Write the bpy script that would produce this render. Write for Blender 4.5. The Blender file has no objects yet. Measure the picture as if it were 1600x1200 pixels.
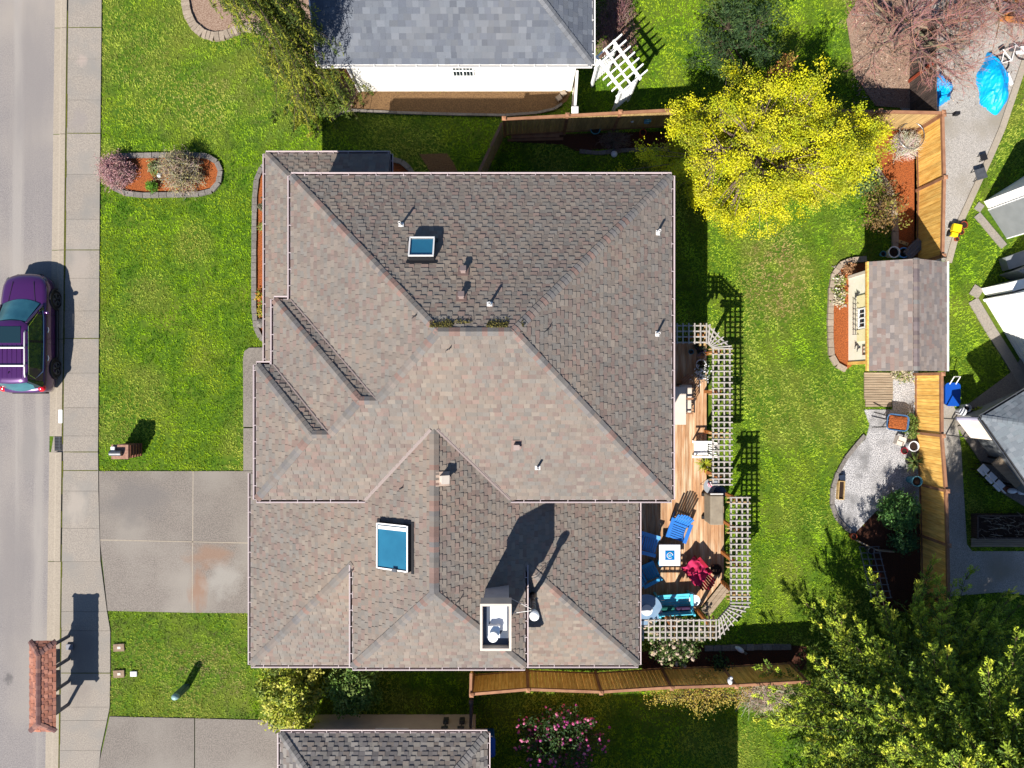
import bpy, math, random
import numpy as np
from mathutils import Vector, Matrix
from mathutils.geometry import tessellate_polygon

R = math.radians
random.seed(7)
NP = np.random.RandomState(11)
SC = bpy.context.scene

# ---------------------------------------------------------------- camera
CAMH, F = 28.5, 1111.0
cam = bpy.data.cameras.new('camera')
cam.sensor_width = 36.0
cam.lens = 36.0 * F / 1600.0
cam.clip_start, cam.clip_end = 0.5, 500.0
camo = bpy.data.objects.new('camera', cam)
camo.location = (0, 0, CAMH)
SC.collection.objects.link(camo)
SC.camera = camo

# ---------------------------------------------------------------- sky, sun, exposure
SHX, SHY = 0.48, 0.87                      # shadow shift per metre of height
world = bpy.data.worlds.new('World')
SC.world = world
world.use_nodes = True
wn = world.node_tree
sky = wn.nodes.new('ShaderNodeTexSky')
sky.sky_type = 'NISHITA'
sky.sun_disc = False
sky.sun_elevation = math.atan(1.0 / math.hypot(SHX, SHY))
sky.sun_rotation = math.atan2(-SHX, -SHY)
sky.ozone_density = 6.5
sky.dust_density = 0.4
wn.links.new(sky.outputs[0], wn.nodes['Background'].inputs['Color'])
wn.nodes['Background'].inputs['Strength'].default_value = 0.06
sl = bpy.data.lights.new('sun', 'SUN')
sl.energy = 4.4
sl.angle = R(0.5)
sl.color = (1.0, 0.95, 0.87)
so = bpy.data.objects.new('sun', sl)
so.rotation_euler = Vector((SHX, SHY, -1)).to_track_quat('-Z', 'Y').to_euler()
so.location = (-15, -25, 40)
SC.collection.objects.link(so)
SC.view_settings.view_transform = 'Standard'
SC.view_settings.look = 'None'
SC.view_settings.gamma = 1.0
SC.view_settings.exposure = 1.2

# ---------------------------------------------------------------- helpers
def P(px, py, z=0.0):
    k = (CAMH - z) / F
    return Vector(((px - 800) * k, (600 - py) * k, z))
def G(px, py):
    p = P(px, py, 0); return (p.x, p.y)
def GP(l, z=0.0):
    return [tuple(P(a, b, z)[:2]) for a, b in l]
def lin(v):
    v /= 255.0
    return v / 12.92 if v <= 0.04045 else ((v + 0.055) / 1.055) ** 2.4
def c(r, g, b, s=0.46):
    return (lin(r) * s, lin(g) * s, lin(b) * s)

MATS = {}
def M(name, c1, c2=None, scale=6.0, rough=0.85, bump=0.0, bscale=60.0, metal=0.0, tint=True,
      detail=5.0, c3=None, scale3=0.8, spec=0.3, stretch=None, lo=0.35, hi=0.65, trans=0.0, coat=0.0):
    if name in MATS: return MATS[name]
    m = bpy.data.materials.new(name); MATS[name] = m
    m.use_nodes = True
    nt = m.node_tree; N = nt.nodes; L = nt.links
    b = N['Principled BSDF']
    b.inputs['Roughness'].default_value = rough
    b.inputs['Metallic'].default_value = metal
    b.inputs['Specular IOR Level'].default_value = spec
    if coat: b.inputs['Coat Weight'].default_value = coat; b.inputs['Coat Roughness'].default_value = 0.05
    tc = N.new('ShaderNodeNewGeometry')
    pos = tc.outputs['Position']
    if stretch:
        mp = N.new('ShaderNodeMapping'); mp.inputs['Scale'].default_value = stretch
        L.new(pos, mp.inputs['Vector']); pos = mp.outputs['Vector']
    def noise(s, d=detail):
        n = N.new('ShaderNodeTexNoise'); n.inputs['Scale'].default_value = s; n.inputs['Detail'].default_value = d
        L.new(pos, n.inputs['Vector']); return n.outputs['Fac']
    def ramp(f, a=lo, z=hi):
        r = N.new('ShaderNodeMapRange'); r.inputs['From Min'].default_value = a; r.inputs['From Max'].default_value = z
        L.new(f, r.inputs['Value']); return r.outputs['Result']
    def mix(f, a, z, bt='MIX'):
        x = N.new('ShaderNodeMix'); x.data_type = 'RGBA'; x.blend_type = bt
        if isinstance(f, float): x.inputs['Factor'].default_value = f
        else: L.new(f, x.inputs['Factor'])
        for i, v in ((6, a), (7, z)):
            if isinstance(v, tuple): x.inputs[i].default_value = v + (1.0,)
            else: L.new(v, x.inputs[i])
        return x.outputs[2]
    col = c1
    if c2 is not None: col = mix(ramp(noise(scale)), c1, c2)
    if c3 is not None: col = mix(ramp(noise(scale3, 3.0), 0.45, 0.7), col, c3)
    if tint:
        a = N.new('ShaderNodeAttribute'); a.attribute_name = 'tint'
        col = mix(1.0, col, a.outputs['Color'], 'MULTIPLY')
    if isinstance(col, tuple): b.inputs['Base Color'].default_value = col + (1.0,)
    else: L.new(col, b.inputs['Base Color'])
    if bump:
        bn = N.new('ShaderNodeBump'); bn.inputs['Strength'].default_value = bump; bn.inputs['Distance'].default_value = 0.02
        L.new(noise(bscale, 4.0), bn.inputs['Height']); L.new(bn.outputs['Normal'], b.inputs['Normal'])
    if trans:
        tr = N.new('ShaderNodeBsdfTranslucent'); ms = N.new('ShaderNodeMixShader'); ms.inputs[0].default_value = trans
        if isinstance(col, tuple): tr.inputs['Color'].default_value = col + (1.0,)
        else: L.new(col, tr.inputs['Color'])
        L.new(b.outputs[0], ms.inputs[1]); L.new(tr.outputs[0], ms.inputs[2])
        L.new(ms.outputs[0], N['Material Output'].inputs['Surface'])
    return m

def rt(a=0.85, b=1.15):
    v = random.uniform(a, b); return (v, v, v)

class MB:
    def __init__(s): s.v = []; s.f = []; s.m = []; s.c = []
    def add(s, vs, fs, mi=0, col=(1, 1, 1)):
        n = len(s.v); s.v += [tuple(q) for q in vs]
        for f in fs: s.f.append(tuple(i + n for i in f)); s.m.append(mi); s.c.append(col)
        return s
    def box(s, ctr, size, rz=0.0, mi=0, col=(1, 1, 1), mat=None):
        x, y, z = (q / 2 for q in size)
        vs = [Vector(q) for q in ((-x, -y, -z), (x, -y, -z), (x, y, -z), (-x, y, -z), (-x, -y, z), (x, -y, z), (x, y, z), (-x, y, z))]
        m = mat if mat is not None else Matrix.Rotation(rz, 3, 'Z')
        vs = [m @ q + Vector(ctr) for q in vs]
        return s.add(vs, [(0, 3, 2, 1), (4, 5, 6, 7), (0, 1, 5, 4), (1, 2, 6, 5), (2, 3, 7, 6), (3, 0, 4, 7)], mi, col)
    def bar(s, p0, p1, w, h, mi=0, col=(1, 1, 1), up=(0, 0, 1)):
        p0, p1 = Vector(p0), Vector(p1); d = p1 - p0; ln = d.length
        if ln < 1e-6: return s
        d.normalize(); sd = d.cross(Vector(up))
        if sd.length < 1e-4: sd = d.cross(Vector((0, 1, 0)))
        sd.normalize(); u = sd.cross(d)
        m = Matrix((d, sd, u)).transposed()
        return s.box((p0 + p1) / 2, (ln, w, h), mat=m, mi=mi, col=col)
    def tube(s, pts, r, n=6, mi=0, col=(1, 1, 1), cap=True):
        pts = [Vector(q) for q in pts]; k = len(pts)
        rr = r if isinstance(r, (list, tuple)) else [r] * k
        vs = []; ref = Vector((0.31, 0.17, 0.93))
        for i, q in enumerate(pts):
            d = pts[min(i + 1, k - 1)] - pts[max(i - 1, 0)]
            if d.length < 1e-7: d = Vector((0, 0, 1))
            d.normalize()
            a = d.cross(ref)
            if a.length < 0.1: a = d.cross(Vector((1, 0, 0)))
            a.normalize(); b = d.cross(a)
            for j in range(n):
                t = 2 * math.pi * j / n
                vs.append(q + (a * math.cos(t) + b * math.sin(t)) * rr[i])
        fs = []
        for i in range(k - 1):
            for j in range(n):
                fs.append((i * n + j, i * n + (j + 1) % n, (i + 1) * n + (j + 1) % n, (i + 1) * n + j))
        if cap: fs.append(tuple(range(n))[::-1]); fs.append(tuple(range((k - 1) * n, k * n)))
        return s.add(vs, fs, mi, col)
    def lathe(s, prof, ctr=(0, 0, 0), n=20, mi=0, col=(1, 1, 1), sx=1, sy=1):
        vs = []
        for r, z in prof:
            for j in range(n):
                t = 2 * math.pi * j / n
                vs.append((ctr[0] + r * sx * math.cos(t), ctr[1] + r * sy * math.sin(t), ctr[2] + z))
        fs = []
        for i in range(len(prof) - 1):
            for j in range(n):
                fs.append((i * n + j, i * n + (j + 1) % n, (i + 1) * n + (j + 1) % n, (i + 1) * n + j))
        fs.append(tuple(range(n))[::-1]); fs.append(tuple(range((len(prof) - 1) * n, len(prof) * n)))
        return s.add(vs, fs, mi, col)
    def prism(s, poly, z0, z1, mi=0, col=(1, 1, 1)):
        a = sum(poly[i][0] * poly[(i + 1) % len(poly)][1] - poly[(i + 1) % len(poly)][0] * poly[i][1] for i in range(len(poly)))
        if a < 0: poly = poly[::-1]
        n = len(poly)
        zf0 = z0 if callable(z0) else (lambda x, y: z0)
        zf1 = z1 if callable(z1) else (lambda x, y: z1)
        vs = [(x, y, zf0(x, y)) for x, y in poly] + [(x, y, zf1(x, y)) for x, y in poly]
        fs = [tuple(range(n))[::-1], tuple(range(n, 2 * n))] + [(i, (i + 1) % n, n + (i + 1) % n, n + i) for i in range(n)]
        return s.add(vs, fs, mi, col)
    def blob(s, ctr, r, n=8, mi=0, col=(1, 1, 1), jit=0.0):
        k = max(4, n // 2 + 1); vs = []; fs = []
        r = r if isinstance(r, (tuple, list)) else (r, r, r)
        for i in range(k + 1):
            ph = math.pi * i / k
            for j in range(n):
                t = 2 * math.pi * j / n; q = 1 + random.uniform(-jit, jit)
                vs.append((ctr[0] + r[0] * q * math.sin(ph) * math.cos(t), ctr[1] + r[1] * q * math.sin(ph) * math.sin(t), ctr[2] + r[2] * q * math.cos(ph)))
        for i in range(k):
            for j in range(n):
                fs.append((i * n + j, (i + 1) * n + j, (i + 1) * n + (j + 1) % n, i * n + (j + 1) % n))
        return s.add(vs, fs, mi, col)
    def build(s, name, mats, parent=None, world=False, smooth=False, bevel=0.0):
        me = bpy.data.meshes.new(name)
        me.from_pydata(s.v, [], s.f)
        mats = mats if isinstance(mats, (list, tuple)) else [mats]
        for m in mats: me.materials.append(m)
        me.polygons.foreach_set('material_index', s.m)
        ca = me.color_attributes.new('tint', 'FLOAT_COLOR', 'CORNER')
        cols = np.ones((len(me.loops), 4), dtype=np.float32)
        lt = np.array([len(f) for f in s.f])
        cols[:, :3] = np.repeat(np.array(s.c, dtype=np.float32).reshape(-1, 3), lt, axis=0)
        ca.data.foreach_set('color', cols.ravel())
        if smooth: me.polygons.foreach_set('use_smooth', [True] * len(me.polygons))
        me.update()
        return link(name, me, parent, world, bevel)

def link(name, me, parent=None, world=False, bevel=0.0):
    o = bpy.data.objects.new(name, me)
    SC.collection.objects.link(o)
    if parent is not None:
        o.parent = parent
        if world:
            q = parent
            off = Vector((0, 0, 0))
            while q is not None: off += q.location; q = q.parent
            o.location = -off
    if bevel:
        b = o.modifiers.new('bevel', 'BEVEL'); b.width = bevel; b.segments = 2; b.limit_method = 'ANGLE'
    return o

def mesh_np(name, V, k, C, mat, parent=None, world=False):
    n = len(V) // k
    me = bpy.data.meshes.new(name)
    me.vertices.add(len(V)); me.vertices.foreach_set('co', np.asarray(V, dtype=np.float32).ravel())
    me.loops.add(n * k); me.loops.foreach_set('vertex_index', np.arange(n * k, dtype=np.int32))
    me.polygons.add(n)
    me.polygons.foreach_set('loop_start', np.arange(n, dtype=np.int32) * k)
    me.polygons.foreach_set('loop_total', np.full(n, k, dtype=np.int32))
    me.update(calc_edges=True)
    me.materials.append(mat)
    ca = me.color_attributes.new('tint', 'FLOAT_COLOR', 'CORNER')
    cols = np.ones((n * k, 4), dtype=np.float32)
    cols[:, :3] = np.repeat(np.asarray(C, dtype=np.float32), k, axis=0)
    ca.data.foreach_set('color', cols.ravel())
    return link(name, me, parent, world)

def tag(o, label=None, cat=None, group=None, kind=None):
    if label: o['label'] = label
    if cat: o['category'] = cat
    if group: o['group'] = group
    if kind: o['kind'] = kind
    return o
def thing(name, label, cat, loc=(0, 0, 0), rz=0.0, group=None):
    o = bpy.data.objects.new(name, None)
    o.empty_display_size = 0.2
    o.location = loc; o.rotation_euler = (0, 0, rz)
    SC.collection.objects.link(o)
    return tag(o, label, cat, group)
def struct(name, mb, m, smooth=False):
    return tag(mb.build(name, m, smooth=smooth), kind='structure')
def copy_thing(root, loc, rz=0.0, label=None):
    n = root.copy(); SC.collection.objects.link(n); n.location = loc; n.rotation_euler = (0, 0, rz)
    if label: n['label'] = label
    for ch in list(root.children):
        d = ch.copy(); SC.collection.objects.link(d); d.parent = n
        for g in list(ch.children):
            e = g.copy(); SC.collection.objects.link(e); e.parent = d
    return n

# 2-D clipping -------------------------------------------------
def tris(poly):
    t = tessellate_polygon([[Vector((x, y, 0)) for x, y in poly]])
    out = []
    for a, b, d in t:
        q = [poly[a], poly[b], poly[d]]
        ar = (q[1][0] - q[0][0]) * (q[2][1] - q[0][1]) - (q[2][0] - q[0][0]) * (q[1][1] - q[0][1])
        if abs(ar) < 1e-9: continue
        out.append(q if ar > 0 else q[::-1])
    return out
def clip(sub, tri):
    for i in range(3):
        a, b = tri[i], tri[(i + 1) % 3]
        ex, ey = b[0] - a[0], b[1] - a[1]
        out = []
        n = len(sub)
        if n == 0: return out
        dd = [ex * (q[1] - a[1]) - ey * (q[0] - a[0]) for q in sub]
        for j in range(n):
            k = (j + 1) % n
            if dd[j] >= -1e-9: out.append(sub[j])
            if (dd[j] > 1e-9 and dd[k] < -1e-9) or (dd[j] < -1e-9 and dd[k] > 1e-9):
                t = dd[j] / (dd[j] - dd[k])
                out.append((sub[j][0] + (sub[k][0] - sub[j][0]) * t, sub[j][1] + (sub[k][1] - sub[j][1]) * t))
        sub = out
    if len(sub) < 3: return []
    ar = sum(sub[i][0] * sub[(i + 1) % len(sub)][1] - sub[(i + 1) % len(sub)][0] * sub[i][1] for i in range(len(sub)))
    return sub if abs(ar) > 2e-5 else []
def inpoly(x, y, poly):
    p = np.array(poly); r = np.zeros(x.shape, bool); n = len(p); j = n - 1
    for i in range(n):
        cond = ((p[i, 1] > y) != (p[j, 1] > y)) & (x < (p[j, 0] - p[i, 0]) * (y - p[i, 1]) / (p[j, 1] - p[i, 1] + 1e-12) + p[i, 0])
        r ^= cond; j = i
    return r
def vnoise(x, y, s, seed):
    rs = np.random.RandomState(seed); g = rs.rand(64, 64)
    u, v = x * s, y * s
    i, j = np.floor(u).astype(int), np.floor(v).astype(int)
    fu, fv = u - i, v - j
    fu = fu * fu * (3 - 2 * fu); fv = fv * fv * (3 - 2 * fv)
    a = g[i % 64, j % 64]; b = g[(i + 1) % 64, j % 64]; cc = g[i % 64, (j + 1) % 64]; d = g[(i + 1) % 64, (j + 1) % 64]
    return (a * (1 - fu) + b * fu) * (1 - fv) + (cc * (1 - fu) + d * fu) * fv

# shingled roof slope: every tab is a small wedge of its own height
def shingles(mb, pts, pal, expo=0.142, tw=(0.12, 0.25), lo=0.006, hi=0.027, seed=0):
    rs = random.Random(seed + 5)
    pts = [Vector(q) for q in pts]
    n = Vector((0, 0, 0))
    for i in range(len(pts)):
        n += (pts[i] - pts[0]).cross(pts[(i + 1) % len(pts)] - pts[0])
    if n.z < 0: n = -n
    n.normalize()
    u = Vector((0, 0, 1)).cross(n); u.normalize(); v = n.cross(u)
    o = pts[0]
    q2 = [((q - o).dot(u), (q - o).dot(v)) for q in pts]
    T = tris(q2)
    for t in T:
        mb.add([o + u * a + v * b for a, b in t], [(0, 1, 2)], 0, (0.5, 0.45, 0.4))
    vmin, vmax = min(b for a, b in q2), max(b for a, b in q2)
    umin, umax = min(a for a, b in q2), max(a for a, b in q2)
    y = vmin; row = 0
    TB = [(min(q[0] for q in t), max(q[0] for q in t), min(q[1] for q in t), max(q[1] for q in t)) for t in T]
    while y < vmax:
        x = umin - rs.random() * 0.3; hh = row % 2 == 0
        while x < umax:
            w = rs.uniform(*tw); hgt = hi if hh else lo; hh = not hh
            tint = rs.choice(pal); f = rs.uniform(0.9, 1.1); tint = tuple(q * f for q in tint)
            sub = [(x, y), (x + w, y), (x + w, y + expo), (x, y + expo)]
            for t, bb in zip(T, TB):
                if x > bb[1] or x + w < bb[0] or y > bb[3] or y + expo < bb[2]: continue
                cl = clip(sub, t)
                if not cl: continue
                top = []
                for a, b in cl:
                    h = 0.004 + hgt * (1 - 0.8 * (b - y) / expo)
                    top.append(o + u * a + v * b + n * h)
                k = len(cl)
                mb.add(top, [tuple(range(k))], 0, tint)
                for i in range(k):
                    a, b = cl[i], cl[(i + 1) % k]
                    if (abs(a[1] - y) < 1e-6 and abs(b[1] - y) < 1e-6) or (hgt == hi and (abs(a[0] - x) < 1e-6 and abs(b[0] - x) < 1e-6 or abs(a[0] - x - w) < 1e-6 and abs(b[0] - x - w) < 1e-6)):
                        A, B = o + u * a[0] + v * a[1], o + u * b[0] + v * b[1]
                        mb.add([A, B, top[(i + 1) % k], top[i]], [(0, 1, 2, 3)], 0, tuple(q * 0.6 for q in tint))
            x += w
        y += expo; row += 1

def ridge_caps(mb, p0, p1, nl, nr, pal, w=0.15, step=0.16, seed=0, lift=0.03):
    """overlapping cap shingles folded over a hip or ridge; nl, nr = unit vectors down each side"""
    rs = random.Random(seed)
    p0, p1 = Vector(p0), Vector(p1); d = p1 - p0; L = d.length; d.normalize()
    nl, nr = Vector(nl).normalized(), Vector(nr).normalized()
    t = 0.0
    while t < L:
        e = min(t + step + 0.05, L + 0.02)
        a, b = p0 + d * t + Vector((0, 0, lift + 0.022)), p0 + d * e + Vector((0, 0, lift))
        tint = rs.choice(pal); f = rs.uniform(0.85, 1.1); tint = tuple(q * f for q in tint)
        dn = Vector((0, 0, -0.035))
        vs = [a + nl * w, a, a + nr * w, b + nl * w, b, b + nr * w, a + nl * w + dn, a + dn, a + nr * w + dn, b + nl * w + dn, b + nr * w + dn]
        mb.add(vs, [(0, 1, 4, 3), (1, 2, 5, 4), (6, 7, 1, 0), (7, 8, 2, 1), (0, 3, 9, 6), (2, 8, 10, 5)], 0, tint)
        t += step
def slope_dir(n, d):
    """direction lying in the slope with normal n, perpendicular to the hip d, pointing down"""
    v = Vector(n).cross(Vector(d)); v.normalize()
    return v if v.z < 0 or abs(v.z) < 1e-6 else -v

def gutter(name, p0, p1, out, parent, mats, straps=0.9, w=0.10):
    p0, p1, o = Vector(p0), Vector(p1), Vector(out)
    mb = MB(); z = Vector((0, 0, 1))
    mb.bar(p0 + o * (w - 0.012) - z * 0.04, p1 + o * (w - 0.012) - z * 0.04, 0.024, 0.10, 0)
    mb.bar(p0 + o * (w + 0.004) + z * 0.012, p1 + o * (w + 0.004) + z * 0.012, 0.022, 0.014, 0)
    mb.bar(p0 + o * 0.004 - z * 0.05, p1 + o * 0.004 - z * 0.05, 0.018, 0.12, 0)
    mb.bar(p0 + o * (w / 2) - z * 0.085, p1 + o * (w / 2) - z * 0.085, w - 0.03, 0.012, 1)
    L = (p1 - p0).length; d = (p1 - p0) / L
    t = straps * 0.5
    while t < L:
        q = p0 + d * t
        mb.bar(q - o * 0.01 + z * 0.018, q + o * (w + 0.01) + z * 0.018, 0.022, 0.008, 0)
        t += straps * random.choice((0.6, 1.0, 1.0))
    for q in (p0, p1):
        mb.bar(q + o * 0.01 - z * 0.04, q + o * w - z * 0.04, 0.012, 0.1, 0)
    return mb.build(name, mats, parent, world=True)

# foliage ------------------------------------------------------
def leafmesh(name, pos, L, W, mat, parent, tints, world=True, dirs=None, upb=0.6, fold=True):
    n = len(pos); pos = np.asarray(pos)
    nr = NP.normal(size=(n, 3)); nr[:, 2] = np.abs(nr[:, 2]) + upb
    nr /= np.linalg.norm(nr, axis=1, keepdims=True)
    t = NP.normal(size=(n, 3)) if dirs is None else np.asarray(dirs) + NP.normal(size=(n, 3)) * 0.25
    t -= nr * (t * nr).sum(1, keepdims=True); t /= np.linalg.norm(t, axis=1, keepdims=True) + 1e-9
    b = np.cross(nr, t)
    l = (L * NP.uniform(0.7, 1.3, (n, 1))) / 2; w = (W * NP.uniform(0.7, 1.3, (n, 1))) / 2
    V = np.empty((n, 4, 3))
    V[:, 0] = pos - t * l; V[:, 1] = pos + b * w + nr * w * 0.3; V[:, 2] = pos + t * l; V[:, 3] = pos - b * w + nr * w * 0.3
    return mesh_np(name, V.reshape(-1, 3), 4, tints, mat, parent, world)
def tints(n, cols, var=0.2):
    cols = np.array(cols); i = NP.randint(0, len(cols), n)
    return cols[i] * NP.uniform(1 - var, 1 + var, (n, 1))
def ellipsoid_pts(n, ctr, rad, inner=0.35, zmin=None, bumps=0.25, seed=0):
    rs = np.random.RandomState(seed + 3)
    d = rs.normal(size=(n, 3)); d /= np.linalg.norm(d, axis=1, keepdims=True)
    f = 1 + bumps * (np.sin(d[:, 0] * 4.1 + seed) * np.cos(d[:, 1] * 3.7 + seed * 2) + 0.6 * np.sin(d[:, 1] * 7.3 + d[:, 0] * 5.1 + seed))
    r = (inner ** 3 + (1 - inner ** 3) * rs.rand(n)) ** (1 / 3.0) * f
    q = np.array(ctr) + d * r[:, None] * np.array(rad)
    if zmin is not None: q[:, 2] = np.where(q[:, 2] < zmin, zmin + rs.rand(n) * 0.3, q[:, 2])
    return q
def leafy(name, label, cat, base, ctr, rad, ntips, nleaf, L, W, mat, cols, bark, sig=0.14, group=None, trunk_r=0.09, hubs=9,
          bumps=0.25, seed=0, inner=0.4, clumps=0, csig=.3, partnames=('trunk', 'crown'), blossoms=None, upb=0.6):
    th = thing(name, label, cat, base, group=group)
    base = Vector(base); ctr = Vector(ctr)
    tips = ellipsoid_pts(ntips, ctr, rad, inner=inner, zmin=0.12, bumps=bumps, seed=seed)
    if clumps:
        cc_ = ellipsoid_pts(clumps, ctr, rad, inner=inner, zmin=0.3, bumps=bumps, seed=seed)
        tips = cc_[NP.randint(0, clumps, ntips)] + NP.normal(size=(ntips, 3)) * csig * np.array([1, 1, .6])
        tips[:, 2] = np.maximum(tips[:, 2], .2)
    hp = ellipsoid_pts(hubs, ctr, [q * 0.5 for q in rad], inner=0.6, zmin=0.15, bumps=0, seed=seed + 9)
    mb = MB()
    fork = base.lerp(Vector((ctr.x, ctr.y, max(base.z + 0.1, ctr.z - rad[2] * 0.55))), 1.0)
    mb.tube([base - Vector((0, 0, 0.05)), base.lerp(fork, 0.5) + Vector((random.uniform(-.05, .05), random.uniform(-.05, .05), 0)), fork], [trunk_r * 1.2, trunk_r, trunk_r * 0.85], 7)
    for h in hp:
        h = Vector(h); m = fork.lerp(h, 0.5) + Vector((0, 0, 0.08))
        mb.tube([fork, m, h], [trunk_r * 0.6, trunk_r * 0.45, trunk_r * 0.3], 5)
    hv = np.array(hp)
    for q in tips[::2]:
        h = hv[np.argmin(((hv - q) ** 2).sum(1))]
        h = Vector(h); q = Vector(q)
        mb.tube([h, h.lerp(q, 0.6) + Vector((random.uniform(-.1, .1), random.uniform(-.1, .1), random.uniform(0, .1))) * min(1, trunk_r * 8), q], [trunk_r * 0.16 + 0.004, trunk_r * 0.1 + 0.003, 0.004], 4, cap=False)
    mb.build(partnames[0], bark, th, world=True)
    n = ntips * nleaf
    pos = np.repeat(tips, nleaf, axis=0) + NP.normal(size=(n, 3)) * sig * np.array([1, 1, 0.7])
    pos[:, 2] = np.maximum(pos[:, 2], 0.04)
    tv = np.repeat(tints(ntips, cols, 0.15), nleaf, axis=0) * NP.uniform(0.8, 1.2, (n, 1))
    leafmesh(partnames[1], pos, L, W, mat, th, tv, upb=upb)
    if blossoms:
        bn, bl, bw, bmat, bcols, bnm = blossoms
        bp = tips[NP.randint(0, ntips, bn)]; bp = bp + (bp - np.array(ctr)) * 0.10 + NP.normal(size=(bn, 3)) * sig * 0.5
        mb = MB()
        for q in bp:
            col = tuple(np.array(bcols[random.randrange(len(bcols))]) * random.uniform(0.85, 1.15))
            mb.blob(q, (bl * random.uniform(.7, 1.2), bl * random.uniform(.7, 1.2), bw), 6, 0, col, 0.25)
        mb.build(bnm, bmat, th, world=True)
    return th
def twiggy(name, label, base, rad, n, mat, cols, r=0.006, leaf=None, group=None, seed=0, cat='shrub'):
    """a leafless shrub: a dome of thin branching twigs"""
    th = thing(name, label, cat, base, group=group)
    mb = MB(); rs = random.Random(seed); tipsl = []
    for i in range(n):
        a = rs.uniform(0, 6.283); e = math.acos(rs.uniform(0.05, 1)); k = rs.uniform(0.75, 1.05)
        d = Vector((math.sin(e) * math.cos(a) * rad[0], math.sin(e) * math.sin(a) * rad[1], math.cos(e) * rad[2])) * k
        m = d * 0.55 + Vector((rs.uniform(-.1, .1), rs.uniform(-.1, .1), rs.uniform(0.0, .15))) * rad[2]
        st = Vector((rs.uniform(-.1, .1) * rad[0], rs.uniform(-.1, .1) * rad[1], 0))
        tint = tuple(q * rs.uniform(.8, 1.2) for q in cols[rs.randrange(len(cols))])
        mb.tube([st, m, d], [r * 2, r * 1.4, r * 0.8], 4, 0, tint, False)
        tipsl.append(d)
        for _ in range(4):
            q = m.lerp(d, rs.uniform(0.1, 1.0)); w = Vector((rs.gauss(0, .18) * rad[0], rs.gauss(0, .18) * rad[1], rs.gauss(0.05, .13) * rad[2]))
            mb.tube([q, q + w * 0.6 + Vector((0, 0, .02)), q + w], [r, r * .9, r * .6], 3, 0, tint, False)
            tipsl.append(q + w)
    mb.build('branches', mat, th)
    if leaf:
        lm, lc, per, L, W = leaf
        q = np.array([tuple(v) for v in tipsl]); pos = np.repeat(q, per, axis=0) + NP.normal(size=(len(q) * per, 3)) * 0.04
        leafmesh('leaves', pos, L, W, lm, th, tints(len(pos), lc), world=False)
    return th
def pot(name, label, px, py, r, h, mat, soil=None, z=0.0, plant=None, cat='pot', group=None, lean=0):
    p = P(px, py, z)
    th = thing(name, label, cat, p, group=group)
    mb = MB().lathe([(r * 0.68, 0), (r * 0.9, h * 0.6), (r, h * 0.92), (r * 1.06, h * 0.93), (r * 1.06, h), (r * 0.9, h), (r * 0.88, h * 0.85), (0.001, h * 0.84)], n=18)
    mb.build('pot_body', mat, th, smooth=False)
    mb = MB().lathe([(r * 0.86, h * 0.80), (r * 0.86, h * 0.86), (0.001, h * 0.88)], n=14)
    mb.build('soil', soil or MATS['soil'], th)
    if plant:
        kind, n, size, cols = plant
        if kind == 'blades':
            pm = MB()
            for i in range(n):
                a = random.uniform(0, 6.283); t = random.uniform(0.5, 1.0); dx, dy = math.cos(a) * size, math.sin(a) * size
                s0 = Vector((0, 0, h * .85)); m = Vector((dx * .5 * t, dy * .5 * t, h + size * (1.15 - t))); e = Vector((dx * t, dy * t, h + size * (1.25 - 1.2 * t)))
                sd = Vector((-dy, dx, 0)).normalized() * size * 0.045
                tint = tuple(q * random.uniform(.75, 1.2) for q in cols[random.randrange(len(cols))])
                pm.add([s0 - sd, s0 + sd, m + sd * 1.1, m - sd * 1.1, e], [(0, 1, 2, 3), (3, 2, 4)], 0, tint)
            pm.build('foliage', MATS['leaf'], th)
        else:
            pos = NP.normal(size=(n, 3)) * np.array([size, size, size * .6]) * 0.5 + np.array([0, 0, h + size * .35])
            pos[:, 2] = np.maximum(pos[:, 2], h * 0.9)
            leafmesh('foliage', pos, size * 0.28, size * 0.16, MATS['leaf'], th, tints(n, cols), world=False)
    return th
# ---------------------------------------------------------------- materials
W1c = (1, 1, 1)
M('asphalt', c(184, 175, 170), c(148, 142, 141), 26, 0.9, 0.4, 90, c3=c(190, 180, 170), scale3=0.22, detail=9)
M('concrete', c(200, 188, 174), c(168, 158, 147), 22, 0.9, 0.3, 90, c3=c(172, 166, 158), scale3=0.9, detail=9)
M('curb_concrete', c(208, 194, 174), c(190, 176, 158), 20, 0.9, 0.2, 90)
M('drive', c(176, 165, 154), c(136, 127, 120), 24, 0.9, 0.4, 90, c3=c(178, 169, 158), scale3=0.4, detail=9)
M('moss', c(120, 120, 30), c(86, 92, 30), 20, 1.0, tint=False)
M('soil', c(70, 48, 36), c(48, 34, 28), 30, 1.0, 0.4, 60, tint=False)
M('earth', c(110, 146, 20), c(66, 104, 10), 9, 1.0, 0.3, 60, c3=c(122, 136, 40), scale3=0.5, tint=False)
M('mulch', c(212, 118, 58, .5), c(136, 72, 38), 28, 1.0, 0.6, 50, tint=False)
M('darkmulch', c(112, 66, 44), c(70, 42, 32), 28, 1.0, 0.6, 50, tint=False)
M('drymulch', c(206, 178, 156), c(150, 116, 96), 26, 1.0, 0.6, 50, tint=False)
M('brownbed', c(160, 124, 84), c(112, 84, 56), 26, 1.0, 0.6, 50, tint=False)
M('gravel', c(226, 218, 208, .55), c(156, 150, 145, .5), 48, 0.95, 0.7, 70, c3=c(186, 176, 160), scale3=0.6, tint=False)
M('whitegravel', c(244, 240, 238, .6), c(112, 112, 118), 30, 0.95, 1.0, 40, c3=c(160, 158, 158), scale3=1.6, tint=False)
M('stone', c(168, 160, 152), c(140, 132, 126), 16, 0.9, 0.3, 60)
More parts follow.
